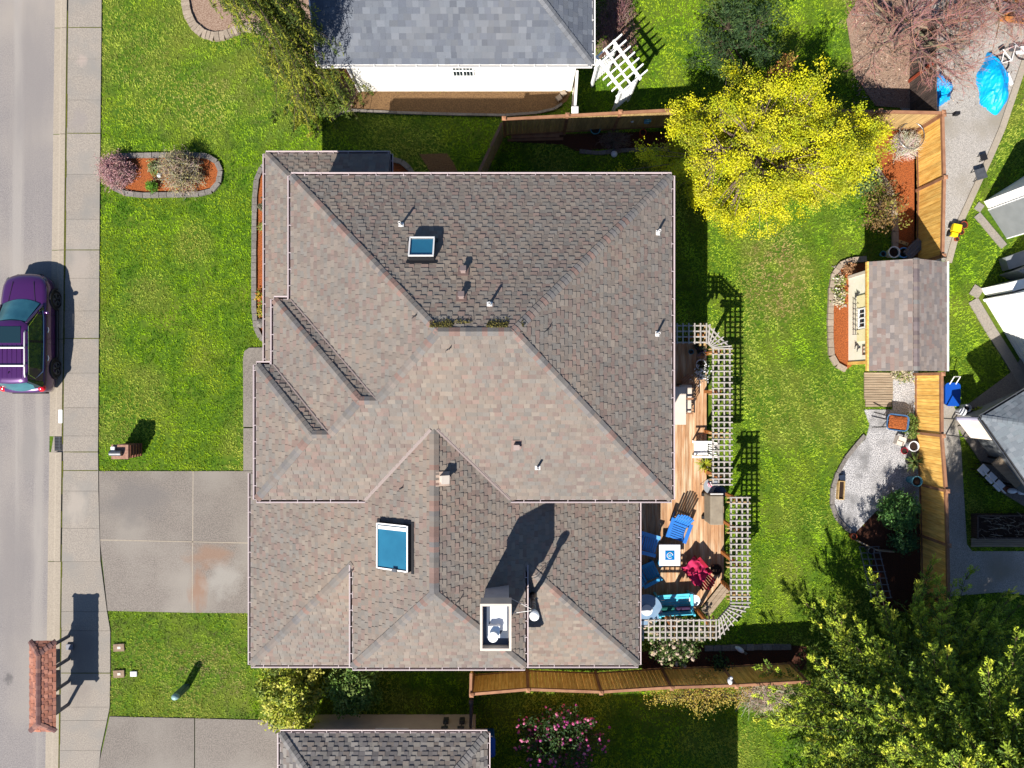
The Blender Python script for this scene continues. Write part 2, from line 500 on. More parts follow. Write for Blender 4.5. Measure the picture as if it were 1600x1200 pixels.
M('lightstone', c(208, 190, 168), c(186, 166, 146), 16, 0.9, 0.3, 60)
M('shingle', W1c, (0.78, 0.78, 0.8), 60, 0.92, 0.2, 160, c3=(1.05, 1.0, 0.95), scale3=0.3)
M('shingle_seal', c(120, 112, 108))
M('white_trim', c(222, 204, 204, .55), rough=0.5)
M('gutter_in', c(70, 40, 36), c(45, 28, 28), 10)
M('siding_white', c(245, 243, 238, .85), c(236, 233, 226, .85), 3, 0.6)
M('siding_cream', c(226, 212, 196, .7), c(216, 202, 188, .7), 3, 0.7)
M('siding_tan', c(196, 176, 150), c(186, 166, 142), 3, 0.7)
M('siding_gray', c(176, 180, 182), c(166, 170, 172), 3, 0.6)
M('brick', c(176, 116, 92), c(146, 92, 76), 22, 0.9, 0.3, 50)
M('glass_sky', (0.015, 0.10, 0.17), (0.02, 0.13, 0.21), 1.2, 0.08, spec=0.8, tint=False)  # blue sky reflection put into the base colour
M('glass_dark', (0.008, 0.022, 0.028), rough=0.05, spec=0.7, tint=False)
M('metal_white', c(235, 232, 228, .8), rough=0.4)
M('metal_gray', c(150, 152, 156), c(130, 132, 136), 8, 0.4, metal=0.6)
M('metal_dark', c(46, 46, 50), rough=0.5)
M('steel', c(190, 190, 192), c(120, 100, 84), 5, 0.3, metal=0.8)
M('black', (0.01, 0.01, 0.012), rough=0.6)
M('cedar', c(240, 194, 108, .9), c(218, 162, 78, .85), 3.0, 0.75, 0.15, 30, stretch=(6, 6, 0.7))
M('cedar_red', c(206, 150, 112, .44), c(180, 126, 94, .44), 4.0, 0.75, 0.1, 30)
M('cedar_gray', c(206, 174, 118, .7), c(176, 144, 94, .7), 4.0, 0.8, 0.15, 30, stretch=(6, 6, 0.7))
M('old_wood', c(128, 108, 98), c(84, 70, 66), 5.0, 0.9, 0.3, 30, stretch=(5, 5, 0.6))
M('deck_wood', c(214, 168, 124, .58), c(184, 128, 86, .56), 3.0, 0.7, 0.15, 30, stretch=(9, 0.8, 1), c3=c(232, 204, 168, .6), scale3=1.5)
M('gray_wood', c(206, 184, 156), c(180, 156, 130), 3.0, 0.85, 0.2, 30, stretch=(0.8, 9, 1))
M('pergola', c(222, 212, 202, .5), c(198, 190, 182, .48), 6.0, 0.8, 0.1)
M('white_paint', c(248, 248, 246, .85), rough=0.5)
M('blue_plastic', c(58, 136, 226, .6), c(48, 124, 214, .6), 5, 0.45)
M('lblue_plastic', c(100, 172, 236, .8), c(90, 160, 226, .8), 5, 0.45)
M('teal_plastic', c(60, 156, 206, .75), c(52, 144, 190, .75), 5, 0.45)
M('turq', c(96, 208, 232, .78), c(84, 194, 220, .76), 5, 0.5)
M('red_plastic', c(206, 20, 62), c(180, 10, 46), 5, 0.5)
M('pink_fabric', c(240, 56, 120), c(214, 28, 86), 3, 0.8, 0.2, 12)
M('fabric', W1c, (0.85, 0.85, 0.85), 12, 0.9, 0.1, 40)
M('grill_cover', c(186, 172, 150), c(168, 154, 134), 4, 0.8, 0.15, 14)
M('terracotta', c(206, 96, 60), c(180, 76, 48), 8, 0.8)
M('post_orange', c(222, 146, 78, .6), c(196, 118, 60, .6), 4, .75)
M('glaze_blue', c(110, 180, 200, .6), c(80, 150, 176, .6), 6, 0.2)
M('glaze_white', c(225, 226, 230, .75), rough=0.3)
M('tarp', (0.0, 0.24, 0.62), (0.0, 0.34, 0.66), 3, 0.45, 0.5, 9)
M('bin_blue', (0.005, 0.06, 0.33), rough=0.4)
M('purple_paint', (0.055, 0.010, 0.080), rough=0.3, metal=0.3, coat=1.0, tint=False, spec=0.4)
M('tyre', (0.012, 0.012, 0.013), rough=0.85, tint=False)
M('chrome', (0.75, 0.76, 0.78), rough=0.15, metal=1.0, tint=False)
M('red_lens', (0.6, 0.01, 0.02), rough=0.15, spec=0.6, tint=False)
M('leaf', W1c, rough=0.6, spec=0.25, trans=0.25)
M('needle', W1c, rough=0.7, spec=0.2, trans=0.15)
M('flower', W1c, rough=0.8, trans=0.2)
M('bark', c(120, 100, 84), c(84, 70, 60), 12, 0.95, 0.5, 40)
M('graybark', c(176, 150, 136), c(140, 116, 106), 12, 0.95, 0.2, 40)
M('twig', W1c, rough=0.9)
M('grass', W1c, rough=0.7, spec=0.15, trans=0.2)
M('kiosk_box', c(150, 150, 160), c(140, 140, 150), 4, 0.5, metal=0.3)
M('kiosk_wood', c(150, 146, 150), c(132, 128, 132), 5, 0.8)
def stain(mat, ctr, rad, col):
    nt = MATS[mat].node_tree; N, L = nt.nodes, nt.links; b = N['Principled BSDF']
    src = b.inputs['Base Color'].links[0].from_socket
    g = N.new('ShaderNodeNewGeometry'); mp = N.new('ShaderNodeMapping'); mp.vector_type = 'POINT'
    mp.inputs['Location'].default_value = (-ctr[0] / rad[0], -ctr[1] / rad[1], 0); mp.inputs['Scale'].default_value = (1 / rad[0], 1 / rad[1], 0)
    L.new(g.outputs['Position'], mp.inputs['Vector'])
    n = N.new('ShaderNodeTexNoise'); n.inputs['Scale'].default_value = 1.6; n.inputs['Detail'].default_value = 6; L.new(mp.outputs[0], n.inputs['Vector'])
    ln = N.new('ShaderNodeVectorMath'); ln.operation = 'LENGTH'; L.new(mp.outputs[0], ln.inputs[0])
    a = N.new('ShaderNodeMath'); a.operation = 'MULTIPLY_ADD'; L.new(n.outputs['Fac'], a.inputs[0]); a.inputs[1].default_value = 1.6; L.new(ln.outputs['Value'], a.inputs[2])
    r = N.new('ShaderNodeMapRange'); r.inputs['From Min'].default_value = 1.75; r.inputs['From Max'].default_value = 1.15; r.inputs['To Max'].default_value = .7; L.new(a.outputs[0], r.inputs['Value'])
    x = N.new('ShaderNodeMix'); x.data_type = 'RGBA'; L.new(r.outputs[0], x.inputs['Factor']); L.new(src, x.inputs[6]); x.inputs[7].default_value = col + (1,)
    L.new(x.outputs[2], b.inputs['Base Color'])
stain('drive', G(330, 868), (1.2, .6), c(176, 140, 116))
stain('drive', G(312, 920), (.5, 1.1), c(178, 134, 106))
stain('drive', G(350, 905), (1.0, .9), c(196, 190, 180))
stain('drive', G(215, 780), (1.8, 1.2), c(142, 136, 132))
for a_, r_, k_ in ((G(28, 300), (.35, 16), c(196, 188, 180)), (G(60, 800), (.3, 14), c(192, 184, 176)), (G(20, 900), (1.2, 4), c(160, 153, 150)), (G(50, 150), (1.1, 5), c(164, 157, 154)), (G(14, 1060), (.25, .3), c(110, 106, 106)), (G(46, 700), (.5, 1.6), c(166, 160, 156))):
    stain('asphalt', a_, r_, k_)
for a_, r_, k_ in ((G(130, 95), (.3, .3), c(208, 190, 178)), (G(125, 190), (.5, .7), c(176, 166, 160)), (G(120, 790), (.6, 1.0), c(206, 194, 180)), (G(130, 1010), (.8, 1.2), c(160, 150, 142)), (G(125, 1080), (.7, .8), c(166, 156, 148)), (G(125, 420), (.6, 1.5), c(196, 184, 172))):
    stain('concrete', a_, r_, k_)
m = MATS
GUT = [m['white_trim'], m['gutter_in']]

# ---------------------------------------------------------------- ground, road, paving
mb = MB(); mb.add([(-120, -120, 0), (120, -120, 0), (120, 120, 0), (-120, 120, 0)], [(0, 1, 2, 3)])
struct('ground', mb, m['earth'])
EXC = []                                            # ground polygons where no lawn grows
def lineq(x0, x1, y): return x0 + (x1 - x0) * y / 1200.0
def road_x(y): return lineq(86, 71, y)
def curb_x(y): return lineq(106, 92, y)
mb = MB(); mb.prism(GP([(-2500, -2600), (road_x(-2600), -2600), (road_x(3800), 3800), (-2500, 3800)]), -0.02, 0.006)
struct('road', mb, m['asphalt'])
mb = MB()
jy = [-900, -420, -40, 44, 210, 391, 530, 682]
for a, b in zip(jy[:-1], jy[1:]):
    g = 0.5; t = rt(.96, 1.04)
    q = [(road_x(a) + (0), a + g), (curb_x(a), a + g), (curb_x(b), b - g), (road_x(b), b - g)]
    A, B, C2, D = [P(x, y) for x, y in q]
    mid0, mid1 = A.lerp(B, .45), D.lerp(C2, .45); m20, m21 = A.lerp(B, .62), D.lerp(C2, .62)
    z = lambda p, h: (p.x, p.y, h)
    mb.add([z(A, .012), z(mid0, .018), z(m20, 0.065), z(B, .07), z(D, .012), z(mid1, .018), z(m21, 0.065), z(C2, .07), z(A, -.02), z(D, -.02), z(B, -.02), z(C2, -.02)],
           [(0, 4, 5, 1), (1, 5, 6, 2), (2, 6, 7, 3), (8, 9, 4, 0), (3, 7, 11, 10), (8, 0, 1, 2, 3, 10), (4, 9, 11, 7, 6, 5)], 0, t)
for a, b in ((706, 877), (877, 1090), (1090, 1320), (1320, 1700), (1700, 2200)):
    g = 0.5; t = rt(.96, 1.04); low = 0.55 if a > 860 else 1.0
    A, B, C2, D = [P(x, y) for x, y in [(road_x(a), a + g), (curb_x(a), a + g), (curb_x(b), b - g), (road_x(b), b - g)]]
    mid0, mid1 = A.lerp(B, .45), D.lerp(C2, .45); m20, m21 = A.lerp(B, .62), D.lerp(C2, .62)
    mb.add([z(A, .012), z(mid0, .018), z(m20, 0.065 * low), z(B, .07 * low), z(D, .012), z(mid1, .018), z(m21, 0.065 * low), z(C2, .07 * low), z(A, -.02), z(D, -.02), z(B, -.02), z(C2, -.02)],
           [(0, 4, 5, 1), (1, 5, 6, 2), (2, 6, 7, 3), (8, 9, 4, 0), (3, 7, 11, 10), (8, 0, 1, 2, 3, 10), (4, 9, 11, 7, 6, 5)], 0, t)
struct('curb', mb, m['curb_concrete'])
def walk_x(y):
    pts = [(-3000, 160), (0, 160), (300, 157), (600, 155), (735, 154), (880, 158), (955, 168), (985, 173), (1100, 173), (1125, 168), (1200, 152), (1300, 150), (4000, 150)]
    for (a, xa), (b, xb) in zip(pts[:-1], pts[1:]):
        if a <= y <= b: return xa + (xb - xa) * (y - a) / (b - a)
jy = [-700, -520, -340, -180, -60, 44, 93, 157, 209, 273, 343, 391, 435, 486, 529, 583, 637, 681, 706, 767, 825, 877, 955, 1051, 1104, 1172, 1240, 1300, 1500, 1800, 2200]
mb = MB()
for a, b in zip(jy[:-1], jy[1:]):
    g = 0.18; low = .045 if 870 < a < 1300 else .055
    for a2, b2 in (((a, 985), (985, 1051)) if a == 955 else ((1104, 1125), (1125, 1172)) if a == 1104 else ((a, b),)):
        mb.prism(GP([(curb_x(a2) + 2.2, a2 + g), (walk_x(a2), a2 + g), (walk_x(b2), b2 - g), (curb_x(b2) + 2.2, b2 - g)]), -.02, low, 0, rt(.95, 1.03))
struct('sidewalk', mb, m['concrete'])
EXC.append([(-3000, -3000), (158.6, -3000), (158.6, 0), (155.6, 300), (153.6, 600), (153, 735), (158, 880), (167, 955), (171.5, 985), (171.5, 1100), (168, 1125), (150, 1210), (150, 3000), (-3000, 3000)])
mb = MB()                                          # moss that fills the joints
for a, b in zip(range(-60, 1240, 26), range(-34, 1266, 26)):
    if random.random() < .85:
        w = random.choice((.7, 1.0, 1.6))
        mb.prism(GP([(curb_x(a) + 1.1 - w / 2, a), (curb_x(a) + 1.1 + w, a), (curb_x(b) + 1.1 + w, b), (curb_x(b) + 1.1 - w / 2, b)]), .02, .062 if a < 870 else .052)
for y in (44, 209, 391, 529, 706, 735, 1051):
    x1 = walk_x(y)
    mb.prism(GP([(curb_x(y) + 3, y - .5), (x1, y - .6), (x1, y + .7), (curb_x(y) + 3, y + .5)]), .02, .06 if y < 870 else .05)
tag(mb.build('joint_moss', m['moss']), kind='stuff')

mb = MB()
for q in ([(155.5, 736), (301.5, 736), (300.8, 845), (156.5, 842.5)], [(303, 736), (420, 736), (420, 848), (302.4, 845)],
          [(157, 844.5), (300.8, 847), (300.2, 957), (169, 954)], [(302.2, 847), (420, 850), (420, 958), (301.6, 957)]):
    mb.prism(GP(q), -.02, .035, 0, rt(.94, 1.06))
for q in ([(172, 1119), (304, 1122), (304, 1330), (153, 1330), (154, 1200)], [(305.4, 1122), (460, 1126), (460, 1330), (305.4, 1330)]):
    mb.prism(GP(q), -.02, .035, 0, rt(.96, 1.06))
struct('driveway', mb, m['drive'])
mb = MB()
mb.prism(GP([(301.3, 736), (303.0, 736), (301.7, 957), (300.3, 957)]), .0, .033)
mb.prism(GP([(156.5, 842.4), (420, 848), (420, 849.8), (156.8, 844.4)]), .0, .033)
struct('driveway_joint', mb, m['curb_concrete'])
mb = MB()
for a, b in ((552, 667), (669, 735)):
    q = [(381, a), (425, a), (425, b), (381, b)]
    if a == 552: q = [(380.5, 562), (382.5, 549), (390, 543.5), (425, 543), (425, b), (381, b)]
    mb.prism(GP(q), -.02, .06, 0, rt(.95, 1.03))
struct('front_path', mb, m['drive'])
EXC += [[(150, 737), (425, 737), (425, 956.6), (160, 953.6)], [(140, 1119), (460, 1124.5), (460, 1500), (140, 1500)], [(382.2, 552), (388, 544), (425, 544), (425, 740), (382.2, 740)]]

def bed(name, poly, mat, h=0.03, kind='structure'):
    mb = MB().prism(GP(poly), -.02, h); o = mb.build(name, m[mat]); tag(o, kind=kind); EXC.append(poly); return o
bed('mulch_bed', [(166, 262), (172, 250), (190, 244), (320, 243), (338, 250), (346, 268), (344, 286), (334, 300), (310, 305), (215, 306), (185, 300), (170, 285)], 'mulch')
bed('mulch_bed', [(293, -60), (293, 15), (302, 38), (320, 52), (342, 56), (365, 50), (388, 42), (412, 52), (440, 92), (470, 130), (500, 165), (526, 182), (545, 176), (560, 143), (560, -60)], 'drymulch')
bed('mulch_bed', [(524, 181), (540, 168), (561, 143), (893, 143), (886, 158), (868, 170), (840, 176), (790, 180), (620, 178), (560, 174)], 'brownbed', .028)
bed('mulch_bed', [(402, 280), (407, 266), (416, 256), (440, 250), (440, 530), (412, 528), (404, 516), (401, 490)], 'mulch')
bed('mulch_bed', [(600, 252), (626, 256), (646, 276), (640, 300), (600, 300)], 'mulch', .029)
bed('dirt_pad', [(655, 241), (699, 240), (709, 255), (722, 282), (680, 284), (668, 262)], 'brownbed')
bed('mulch_bed', [(800, 212), (1060, 205), (1060, 228), (1000, 233), (960, 232), (900, 236), (880, 226), (800, 222)], 'darkmulch')
bed('mulch_bed', [(1366, 225), (1380, 205), (1434, 203), (1434, 402), (1398, 402), (1396, 330), (1390, 300), (1372, 272)], 'mulch')
bed('mulch_bed', [(1300, 432), (1306, 420), (1322, 412), (1360, 410), (1360, 430), (1330, 430), (1330, 572), (1318, 580), (1304, 570), (1298, 548)], 'mulch', .031)
bed('gravel_patio', [(1394, 580), (1434, 580), (1436, 800), (1400, 812), (1370, 797), (1336, 832), (1314, 816), (1301, 790), (1302, 757), (1312, 728), (1335, 700), (1352, 686), (1358, 664), (1350, 640), (1394, 640)], 'whitegravel')
bed('mulch_bed', [(1337, 831), (1370, 798), (1400, 813), (1436, 801), (1440, 960), (1364, 950), (1362, 858), (1345, 852)], 'darkmulch', .033)
bed('mulch_bed', [(1003, 1018), (1090, 1010), (1225, 1007), (1260, 1010), (1260, 1046), (1003, 1046)], 'darkmulch')
bed('gravel_yard', [(1340, -160), (1720, -160), (1640, 0), (1600, 84), (1562, 198), (1530, 272), (1502, 338), (1481, 408), (1428, 408), (1428, 195), (1405, 168), (1405, 60), (1340, 20)], 'gravel')
bed('mulch_bed', [(1322, 30), (1350, -20), (1424, -20), (1424, 170), (1368, 166), (1336, 120)], 'drymulch', .034)
bed('gravel_path', [(1434, 590), (1470, 586), (1492, 640), (1501, 700), (1510, 850), (1518, 861), (1660, 861), (1660, 935), (1560, 925), (1440, 935)], 'gravel', .032)
mb = MB().prism(GP([(1490, 648), (1584, 578), (1602, 545), (1660, 545), (1660, 640), (1560, 655), (1495, 664)]), -.02, .05)
mb.prism(GP([(1494, 666), (1545, 655), (1680, 660), (1680, 840), (1562, 768)]), -.02, .055)
struct('patio_paving', mb, m['drive'])
EXC += [[(1490, 648), (1584, 578), (1602, 545), (1660, 545), (1660, 840), (1562, 768), (1494, 666)]]
mb = MB()
def strip(pts, w0, w1, h, t=None):
    for (a, b) in zip(pts[:-1], pts[1:]):
        A, B = P(*a), P(*b); d = (B - A).normalized(); nn = Vector((d.y, -d.x, 0))
        mb.prism([tuple((A - d * .0 + nn * w0)[:2]), tuple((A + nn * w1)[:2]), tuple((B + nn * w1)[:2]), tuple((B + nn * w0)[:2])], -.02, h, 0, t or rt(.95, 1.05))
strip([(1604, 84), (1585, 140), (1565, 200), (1548, 240), (1532, 275), (1516, 310), (1500, 345), (1489, 380), (1481, 410)], -.12, .13, .08)
struct('concrete_edging', mb, m['curb_concrete'])
mb = MB()
strip([(1537, 322), (1530, 332), (1572, 382)], -.0, .28, .06)
strip([(1534, 452), (1525, 466), (1552, 512), (1580, 556), (1610, 606)], -.05, .36, .06)
struct('concrete_path', mb, m['concrete'])
EXC += [[(1528, 330), (1540, 316), (1580, 372), (1570, 384)], [(1522, 466), (1534, 450), (1620, 590), (1606, 606)]]

# ---------------------------------------------------------------- fences
FH = 1.86
def fence(name, label, pts, wood, post, cap=True, h=FH, wall_z=0.03, tintr=(.82, 1.16), top=True, posts=None, pw=.105, plank=.14):
    q = [P(a, b, h) for a, b in pts]; loc = Vector((q[0].x, q[0].y, 0))
    th = thing(name, label, 'fence', loc)
    for i, (A, B) in enumerate(zip(q[:-1], q[1:])):
        A2, B2 = Vector((A.x, A.y, 0)), Vector((B.x, B.y, 0)); d = (B2 - A2); L = d.length; d.normalize()
        mb = MB(); t = 0.0; k = 0
        while t < L - .01:
            w = min(plank * random.uniform(.92, 1.06), L - t)
            c0 = A2 + d * (t + w / 2); nn = Vector((-d.y, d.x, 0)) * (0.006 * (k % 2) + random.uniform(0, .004))
            dz = random.uniform(-.008, .008)
            mb.bar(c0 - d * (w / 2 - .004) + nn + Vector((0, 0, (h + wall_z) / 2 + dz)), c0 + d * (w / 2 - .004) + nn + Vector((0, 0, (h + wall_z) / 2 + dz)), .022, h - wall_z - .05, 0, rt(*tintr))
            t += w; k += 1
        mb.build('panel', wood, th, world=True)
        if top:
            mb = MB(); e = Vector((0, 0, h - .012))
            mb.bar(A2 + d * .05 + e, B2 - d * .05 + e, .10, .036, 0, rt(.9, 1.08))
            mb.build('top_rail', post, th, world=True); mb = MB()
            mb.bar(A2 + d * .05 + Vector((0, 0, h - .10)) , B2 - d * .05 + Vector((0, 0, h - .10)), .05, .09, 0, rt(.9, 1.0))
            mb.build('rail', post, th, world=True); mb = MB()
            mb.bar(A2 + d * .05 + Vector((0, 0, .16)), B2 - d * .05 + Vector((0, 0, .16)), .05, .09, 0, rt(.9, 1.0))
            mb.build('rail', post, th, world=True)
    for j, A in enumerate(q):
        if posts is not None and j not in posts: continue
        mb = MB(); r = rt(.9, 1.1)
        mb.box((A.x, A.y, (h + .06) / 2), (pw, pw, h + .06), math.atan2((q[min(j + 1, len(q) - 1)] - q[max(j - 1, 0)]).y, (q[min(j + 1, len(q) - 1)] - q[max(j - 1, 0)]).x), 0, r)
        if cap:
            s = pw * .75
            vs = [(A.x - s, A.y - s, h + .062), (A.x + s, A.y - s, h + .062), (A.x + s, A.y + s, h + .062), (A.x - s, A.y + s, h + .062), (A.x - s, A.y - s, h + .085), (A.x + s, A.y - s, h + .085), (A.x + s, A.y + s, h + .085), (A.x - s, A.y + s, h + .085), (A.x, A.y, h + .12)]
            mb.add(vs, [(0, 3, 2, 1), (0, 1, 5, 4), (1, 2, 6, 5), (2, 3, 7, 6), (3, 0, 4, 7), (4, 5, 8), (5, 6, 8), (6, 7, 8), (7, 4, 8)], 0, tuple(x * 1.1 for x in r))
        mb.build('post', post, th, world=True)
    return th
ced, cedr = m['cedar'], m['cedar_red']
fence('wood_fence', 'cedar fence with square capped posts along the shady north side yard, behind the yellow tree', [(787.5, 186), (886.5, 180.5), (969, 176), (1073, 170.5), (1175, 170), (1275, 172), (1375, 174), (1473, 176)], m['cedar_gray'], cedr)
fence('wood_fence', 'short plank fence running from the house gutter up to the north fence corner', [(746, 273), (766, 230), (785, 190)], m['cedar_gray'], cedr, posts=[0])
fence('wood_fence', 'bright golden cedar fence between the yellow tree and the garden shed', [(1473.5, 180), (1476, 277.5), (1473.5, 400)], ced, cedr)
fence('wood_fence', 'golden cedar fence running south from the shed past the gravel patio', [(1472, 584), (1472.5, 681), (1479, 767), (1481.5, 852), (1483, 945), (1485, 1040)], ced, cedr)
fence('wood_fence', 'golden brown cedar fence behind the house beside the pale flowering rhododendron', [(737, 1085), (825, 1077.5), (939, 1081.5), (1049, 1074.5), (1150, 1071.5), (1262, 1065.5)], ced, cedr)
fence('wood_fence', 'short orange side fence closing the gap beside the south wall corner', [(736, 1050), (735, 1090)], ced, cedr, posts=[])
fence('wood_fence', 'dark weathered low fence end at the southern neighbour wall', [(736, 1096), (735, 1146)], m['old_wood'], m['old_wood'], posts=[0], h=1.7)
fence('wood_fence', 'narrow tan fence at the corner of the white northern house', [(902, 108), (898, 173)], m['siding_tan'], m['metal_white'], posts=[1], pw=.17, h=1.75)
fence('wood_fence', 'old dark weathered fence beside the blue tarp with one orange post', [(1464, 22), (1463.5, 95), (1464.5, 172)], m['old_wood'], m['terracotta'], posts=[1], top=False, cap=False, tintr=(.7, 1.25))
# ---------------------------------------------------------------- the house
TAN = [(.235, .178, .142), (.215, .165, .135), (.20, .16, .135), (.225, .165, .13), (.19, .165, .145), (.205, .175, .15), (.235, .145, .118), (.19, .125, .105), (.25, .20, .16)]
_mean = tuple(sum(q[i] for q in TAN) / len(TAN) for i in range(3))
_dev = _mean; _mean = (.172, .143, .122)
TAN = [tuple(_mean[i] + (q[i] - _dev[i]) * .52 for i in range(3)) for q in TAN]
GRY = [(.155, .158, .165), (.135, .138, .147), (.175, .178, .182), (.16, .16, .162), (.19, .19, .192), (.145, .148, .158)]
GRY = [(q[0] * .66, q[1] * .72, q[2] * .82) for q in GRY]
CAPS = [(.17, .148, .13), (.155, .14, .126), (.18, .15, .13), (.14, .13, .125), (.19, .125, .105), (.15, .14, .13)]
d = 0.06
UZ, LZ, p = 5.2, 2.9, 0.5
N_, S_, E_ = 6.88 - d, -3.84 + d, 5.285 - d
Wa, Wb, Wc = -7.30 + d, -7.86 + d, -8.43 + d
yb, yc = 2.83 - d, 0.69 - d
yr = (N_ + S_) / 2; zr = UZ + p * (N_ - S_) / 2
xw, xe = -2.15, .05
pW = (zr - UZ) / (xw - Wa); pE = (zr - UZ) / (E_ - xe)
y2 = (yb + S_) / 2; z2 = UZ + p * (yb - S_) / 2; h2x = Wb + (z2 - UZ) / pW; v1x = Wa + (z2 - UZ) / pW
y3 = (yc + S_) / 2; z3 = UZ + p * (yc - S_) / 2; h3x = Wc + (z3 - UZ) / pW; v2x = Wb + (z3 - UZ) / pW
Bw, Be, Bs, Bn = -9.45 + d, 4.60 - d, -10.16 + d, -3.2
xr = (Bw + Be) / 2; zb = LZ + p * (Be - Bw) / 2
yapN = S_ + (zb - UZ) / p                               # where the low ridge dies into the high south slope
Cz = 4.955; Cw, Ce = Bw + (Cz - LZ) / p, Be - (Cz - LZ) / p; Cs = -9.43 + d; yapS = Cs + (zb - Cz) / p
yh = Bs + (Cz - LZ) / p
vx = lambda y, s: xr + s * (y - yapN) / (-1) * 1.0 if False else xr + s * ((LZ + p * (Be - xr)) - (UZ + p * (y - S_))) / p
Pw, Pn, Pe = -8.92 + d, 8.34 - d, -4.33 - d
house = thing('house', 'large two storey house with tan and pink shingled hip roofs, chimney and two skylights', 'house', (-1.0, -1.5, 0))
SLOPES = [
 [(Wa, N_, UZ), (E_, N_, UZ), (xe, yr, zr), (xw, yr, zr)],
 [(E_, S_, UZ), (E_, N_, UZ), (xe, yr, zr)],
 [(Wc, S_, UZ), (vx(S_, -1), S_, UZ), (xr, yapN, zb), (vx(S_, 1), S_, UZ), (E_, S_, UZ), (xe, yr, zr), (xw, yr, zr), (v1x, y2, z2), (h2x, y2, z2), (v2x, y3, z3), (h3x, y3, z3)],
 [(Wa, N_, UZ), (Wa, yb, UZ), (v1x, y2, z2), (xw, yr, zr)],
 [(Wb, yb, UZ), (Wa, yb, UZ), (v1x, y2, z2), (h2x, y2, z2)],
 [(Wb, yb, UZ), (Wb, yc, UZ), (v2x, y3, z3), (h2x, y2, z2)],
 [(Wc, yc, UZ), (Wb, yc, UZ), (v2x, y3, z3), (h3x, y3, z3)],
 [(Wc, yc, UZ), (Wc, S_, UZ), (h3x, y3, z3)],
]
zBw = lambda x: LZ + p * (x - Bw)
zBe = lambda x: LZ + p * (Be - x)
SLOPES += [
 [(Bw, Bn, LZ), (Bw, Bs, LZ), (Cw, yh, Cz), (Cw, Cs, Cz), (xr, yapS, zb), (xr, yapN, zb), (vx(Bn, -1), Bn, zBw(vx(Bn, -1)))],
 [(Be, Bs, LZ), (Be, Bn, LZ), (vx(Bn, 1), Bn, zBe(vx(Bn, 1))), (xr, yapN, zb), (xr, yapS, zb), (Ce, Cs, Cz), (Ce, yh, Cz)],
 [(Cw, Cs, Cz), (Ce, Cs, Cz), (xr, yapS, zb)],
 [(Bw, Bs, LZ), (Cw + .35, Bs, LZ), (Cw + .35, yh, Cz), (Cw, yh, Cz)],
 [(Be, Bs, LZ), (Ce, yh, Cz), (Ce - .35, yh, Cz), (Ce - .35, Bs, LZ)],
 [(Pw, Pn, LZ), (Pw, .45, LZ), (Pw + 2.02, .45, LZ + 1.01), (Pw + 2.02, Pn - 2.02, LZ + 1.01)],
 [(Pw, Pn, LZ), (Pe, Pn, LZ), (Pe, Pn - 2.02, LZ + 1.01), (Pw + 2.02, Pn - 2.02, LZ + 1.01)],
]
for i, s in enumerate(SLOPES):
    mb = MB(); shingles(mb, s, TAN, seed=i)
    mb.build('roof_slope', m['shingle'], house, world=True)
def nrm(s):
    a, b, cc = Vector(s[0]), Vector(s[1]), Vector(s[2]); n = (b - a).cross(cc - a)
    if n.z < 0: n = -n
    return n.normalized()
NV = {'N': nrm(SLOPES[0]), 'E': nrm(SLOPES[1]), 'W': nrm(SLOPES[3]), 'S': Vector((0, -p, 1)).normalized(), 'BW': nrm(SLOPES[8][:3]), 'BE': Vector((p, 0, 1)).normalized()}
CAPM = m['shingle']
def caps(par, a, b, na, nb, w=.15, seed=0, pal=CAPS, name='ridge_cap'):
    a, b = Vector(a), Vector(b); dd = (b - a).normalized()
    mb = MB(); ridge_caps(mb, a, b, slope_dir(na, dd), slope_dir(nb, dd), pal, w=w, seed=seed)
    return mb.build(name, CAPM, par, world=True)
RL = [((Wa, N_, UZ), (xw, yr, zr), 'N', 'W'), ((E_, N_, UZ), (xe, yr, zr), 'N', 'E'), ((E_, S_, UZ), (xe, yr, zr), 'S', 'E'), ((xw, yr, zr), (xe, yr, zr), 'N', 'S'),
      ((v1x, y2, z2), (xw, yr, zr), 'S', 'W'), ((Wb, yb, UZ), (h2x, y2, z2), 'N', 'W'), ((h2x, y2, z2), (v1x, y2, z2), 'N', 'S'), ((v2x, y3, z3), (h2x, y2, z2), 'S', 'W'),
      ((Wc, yc, UZ), (h3x, y3, z3), 'N', 'W'), ((h3x, y3, z3), (v2x, y3, z3), 'N', 'S'), ((Wc, S_, UZ), (h3x, y3, z3), 'S', 'W'),
      ((xr, yapS, zb), (xr, yapN, zb), 'BW', 'BE'), ((Cw, Cs, Cz), (xr, yapS, zb), 'BW', 'S'), ((Ce, Cs, Cz), (xr, yapS, zb), 'BE', 'S'),
      ((Bw, Bs, LZ), (Cw, yh, Cz), 'BW', 'S'), ((Be, Bs, LZ), (Ce, yh, Cz), 'BE', 'S'), ((Pw, Pn, LZ), (Pw + 2.02, Pn - 2.02, LZ + 1.01), 'N', 'W')]
for i, (a, b, na, nb) in enumerate(RL):
    caps(house, a, b, NV[na], NV[nb], w=.17 if i == 11 else .14, seed=i)
def valley(par, a, b, w=.09):
    a, b = Vector(a) + Vector((0, 0, .03)), Vector(b) + Vector((0, 0, .03))
    mb = MB().bar(a, b, w, .02); mb.bar(a + Vector((0, 0, .012)), b + Vector((0, 0, .012)), .025, .02)
    return mb.build('valley_flashing', M('flash', c(176, 158, 152), rough=.7), par, world=True)
valley(house, (vx(S_, -1), S_, UZ), (xr - .1, yapN, zb), .10); valley(house, (vx(S_, 1), S_, UZ), (xr + .1, yapN, zb), .10)
valley(house, (Wa, yb, UZ), (v1x, y2, z2), .06); valley(house, (Wb, yc, UZ), (v2x, y3, z3), .06)
def pl(o, *a): return [Vector(q) for q in a]
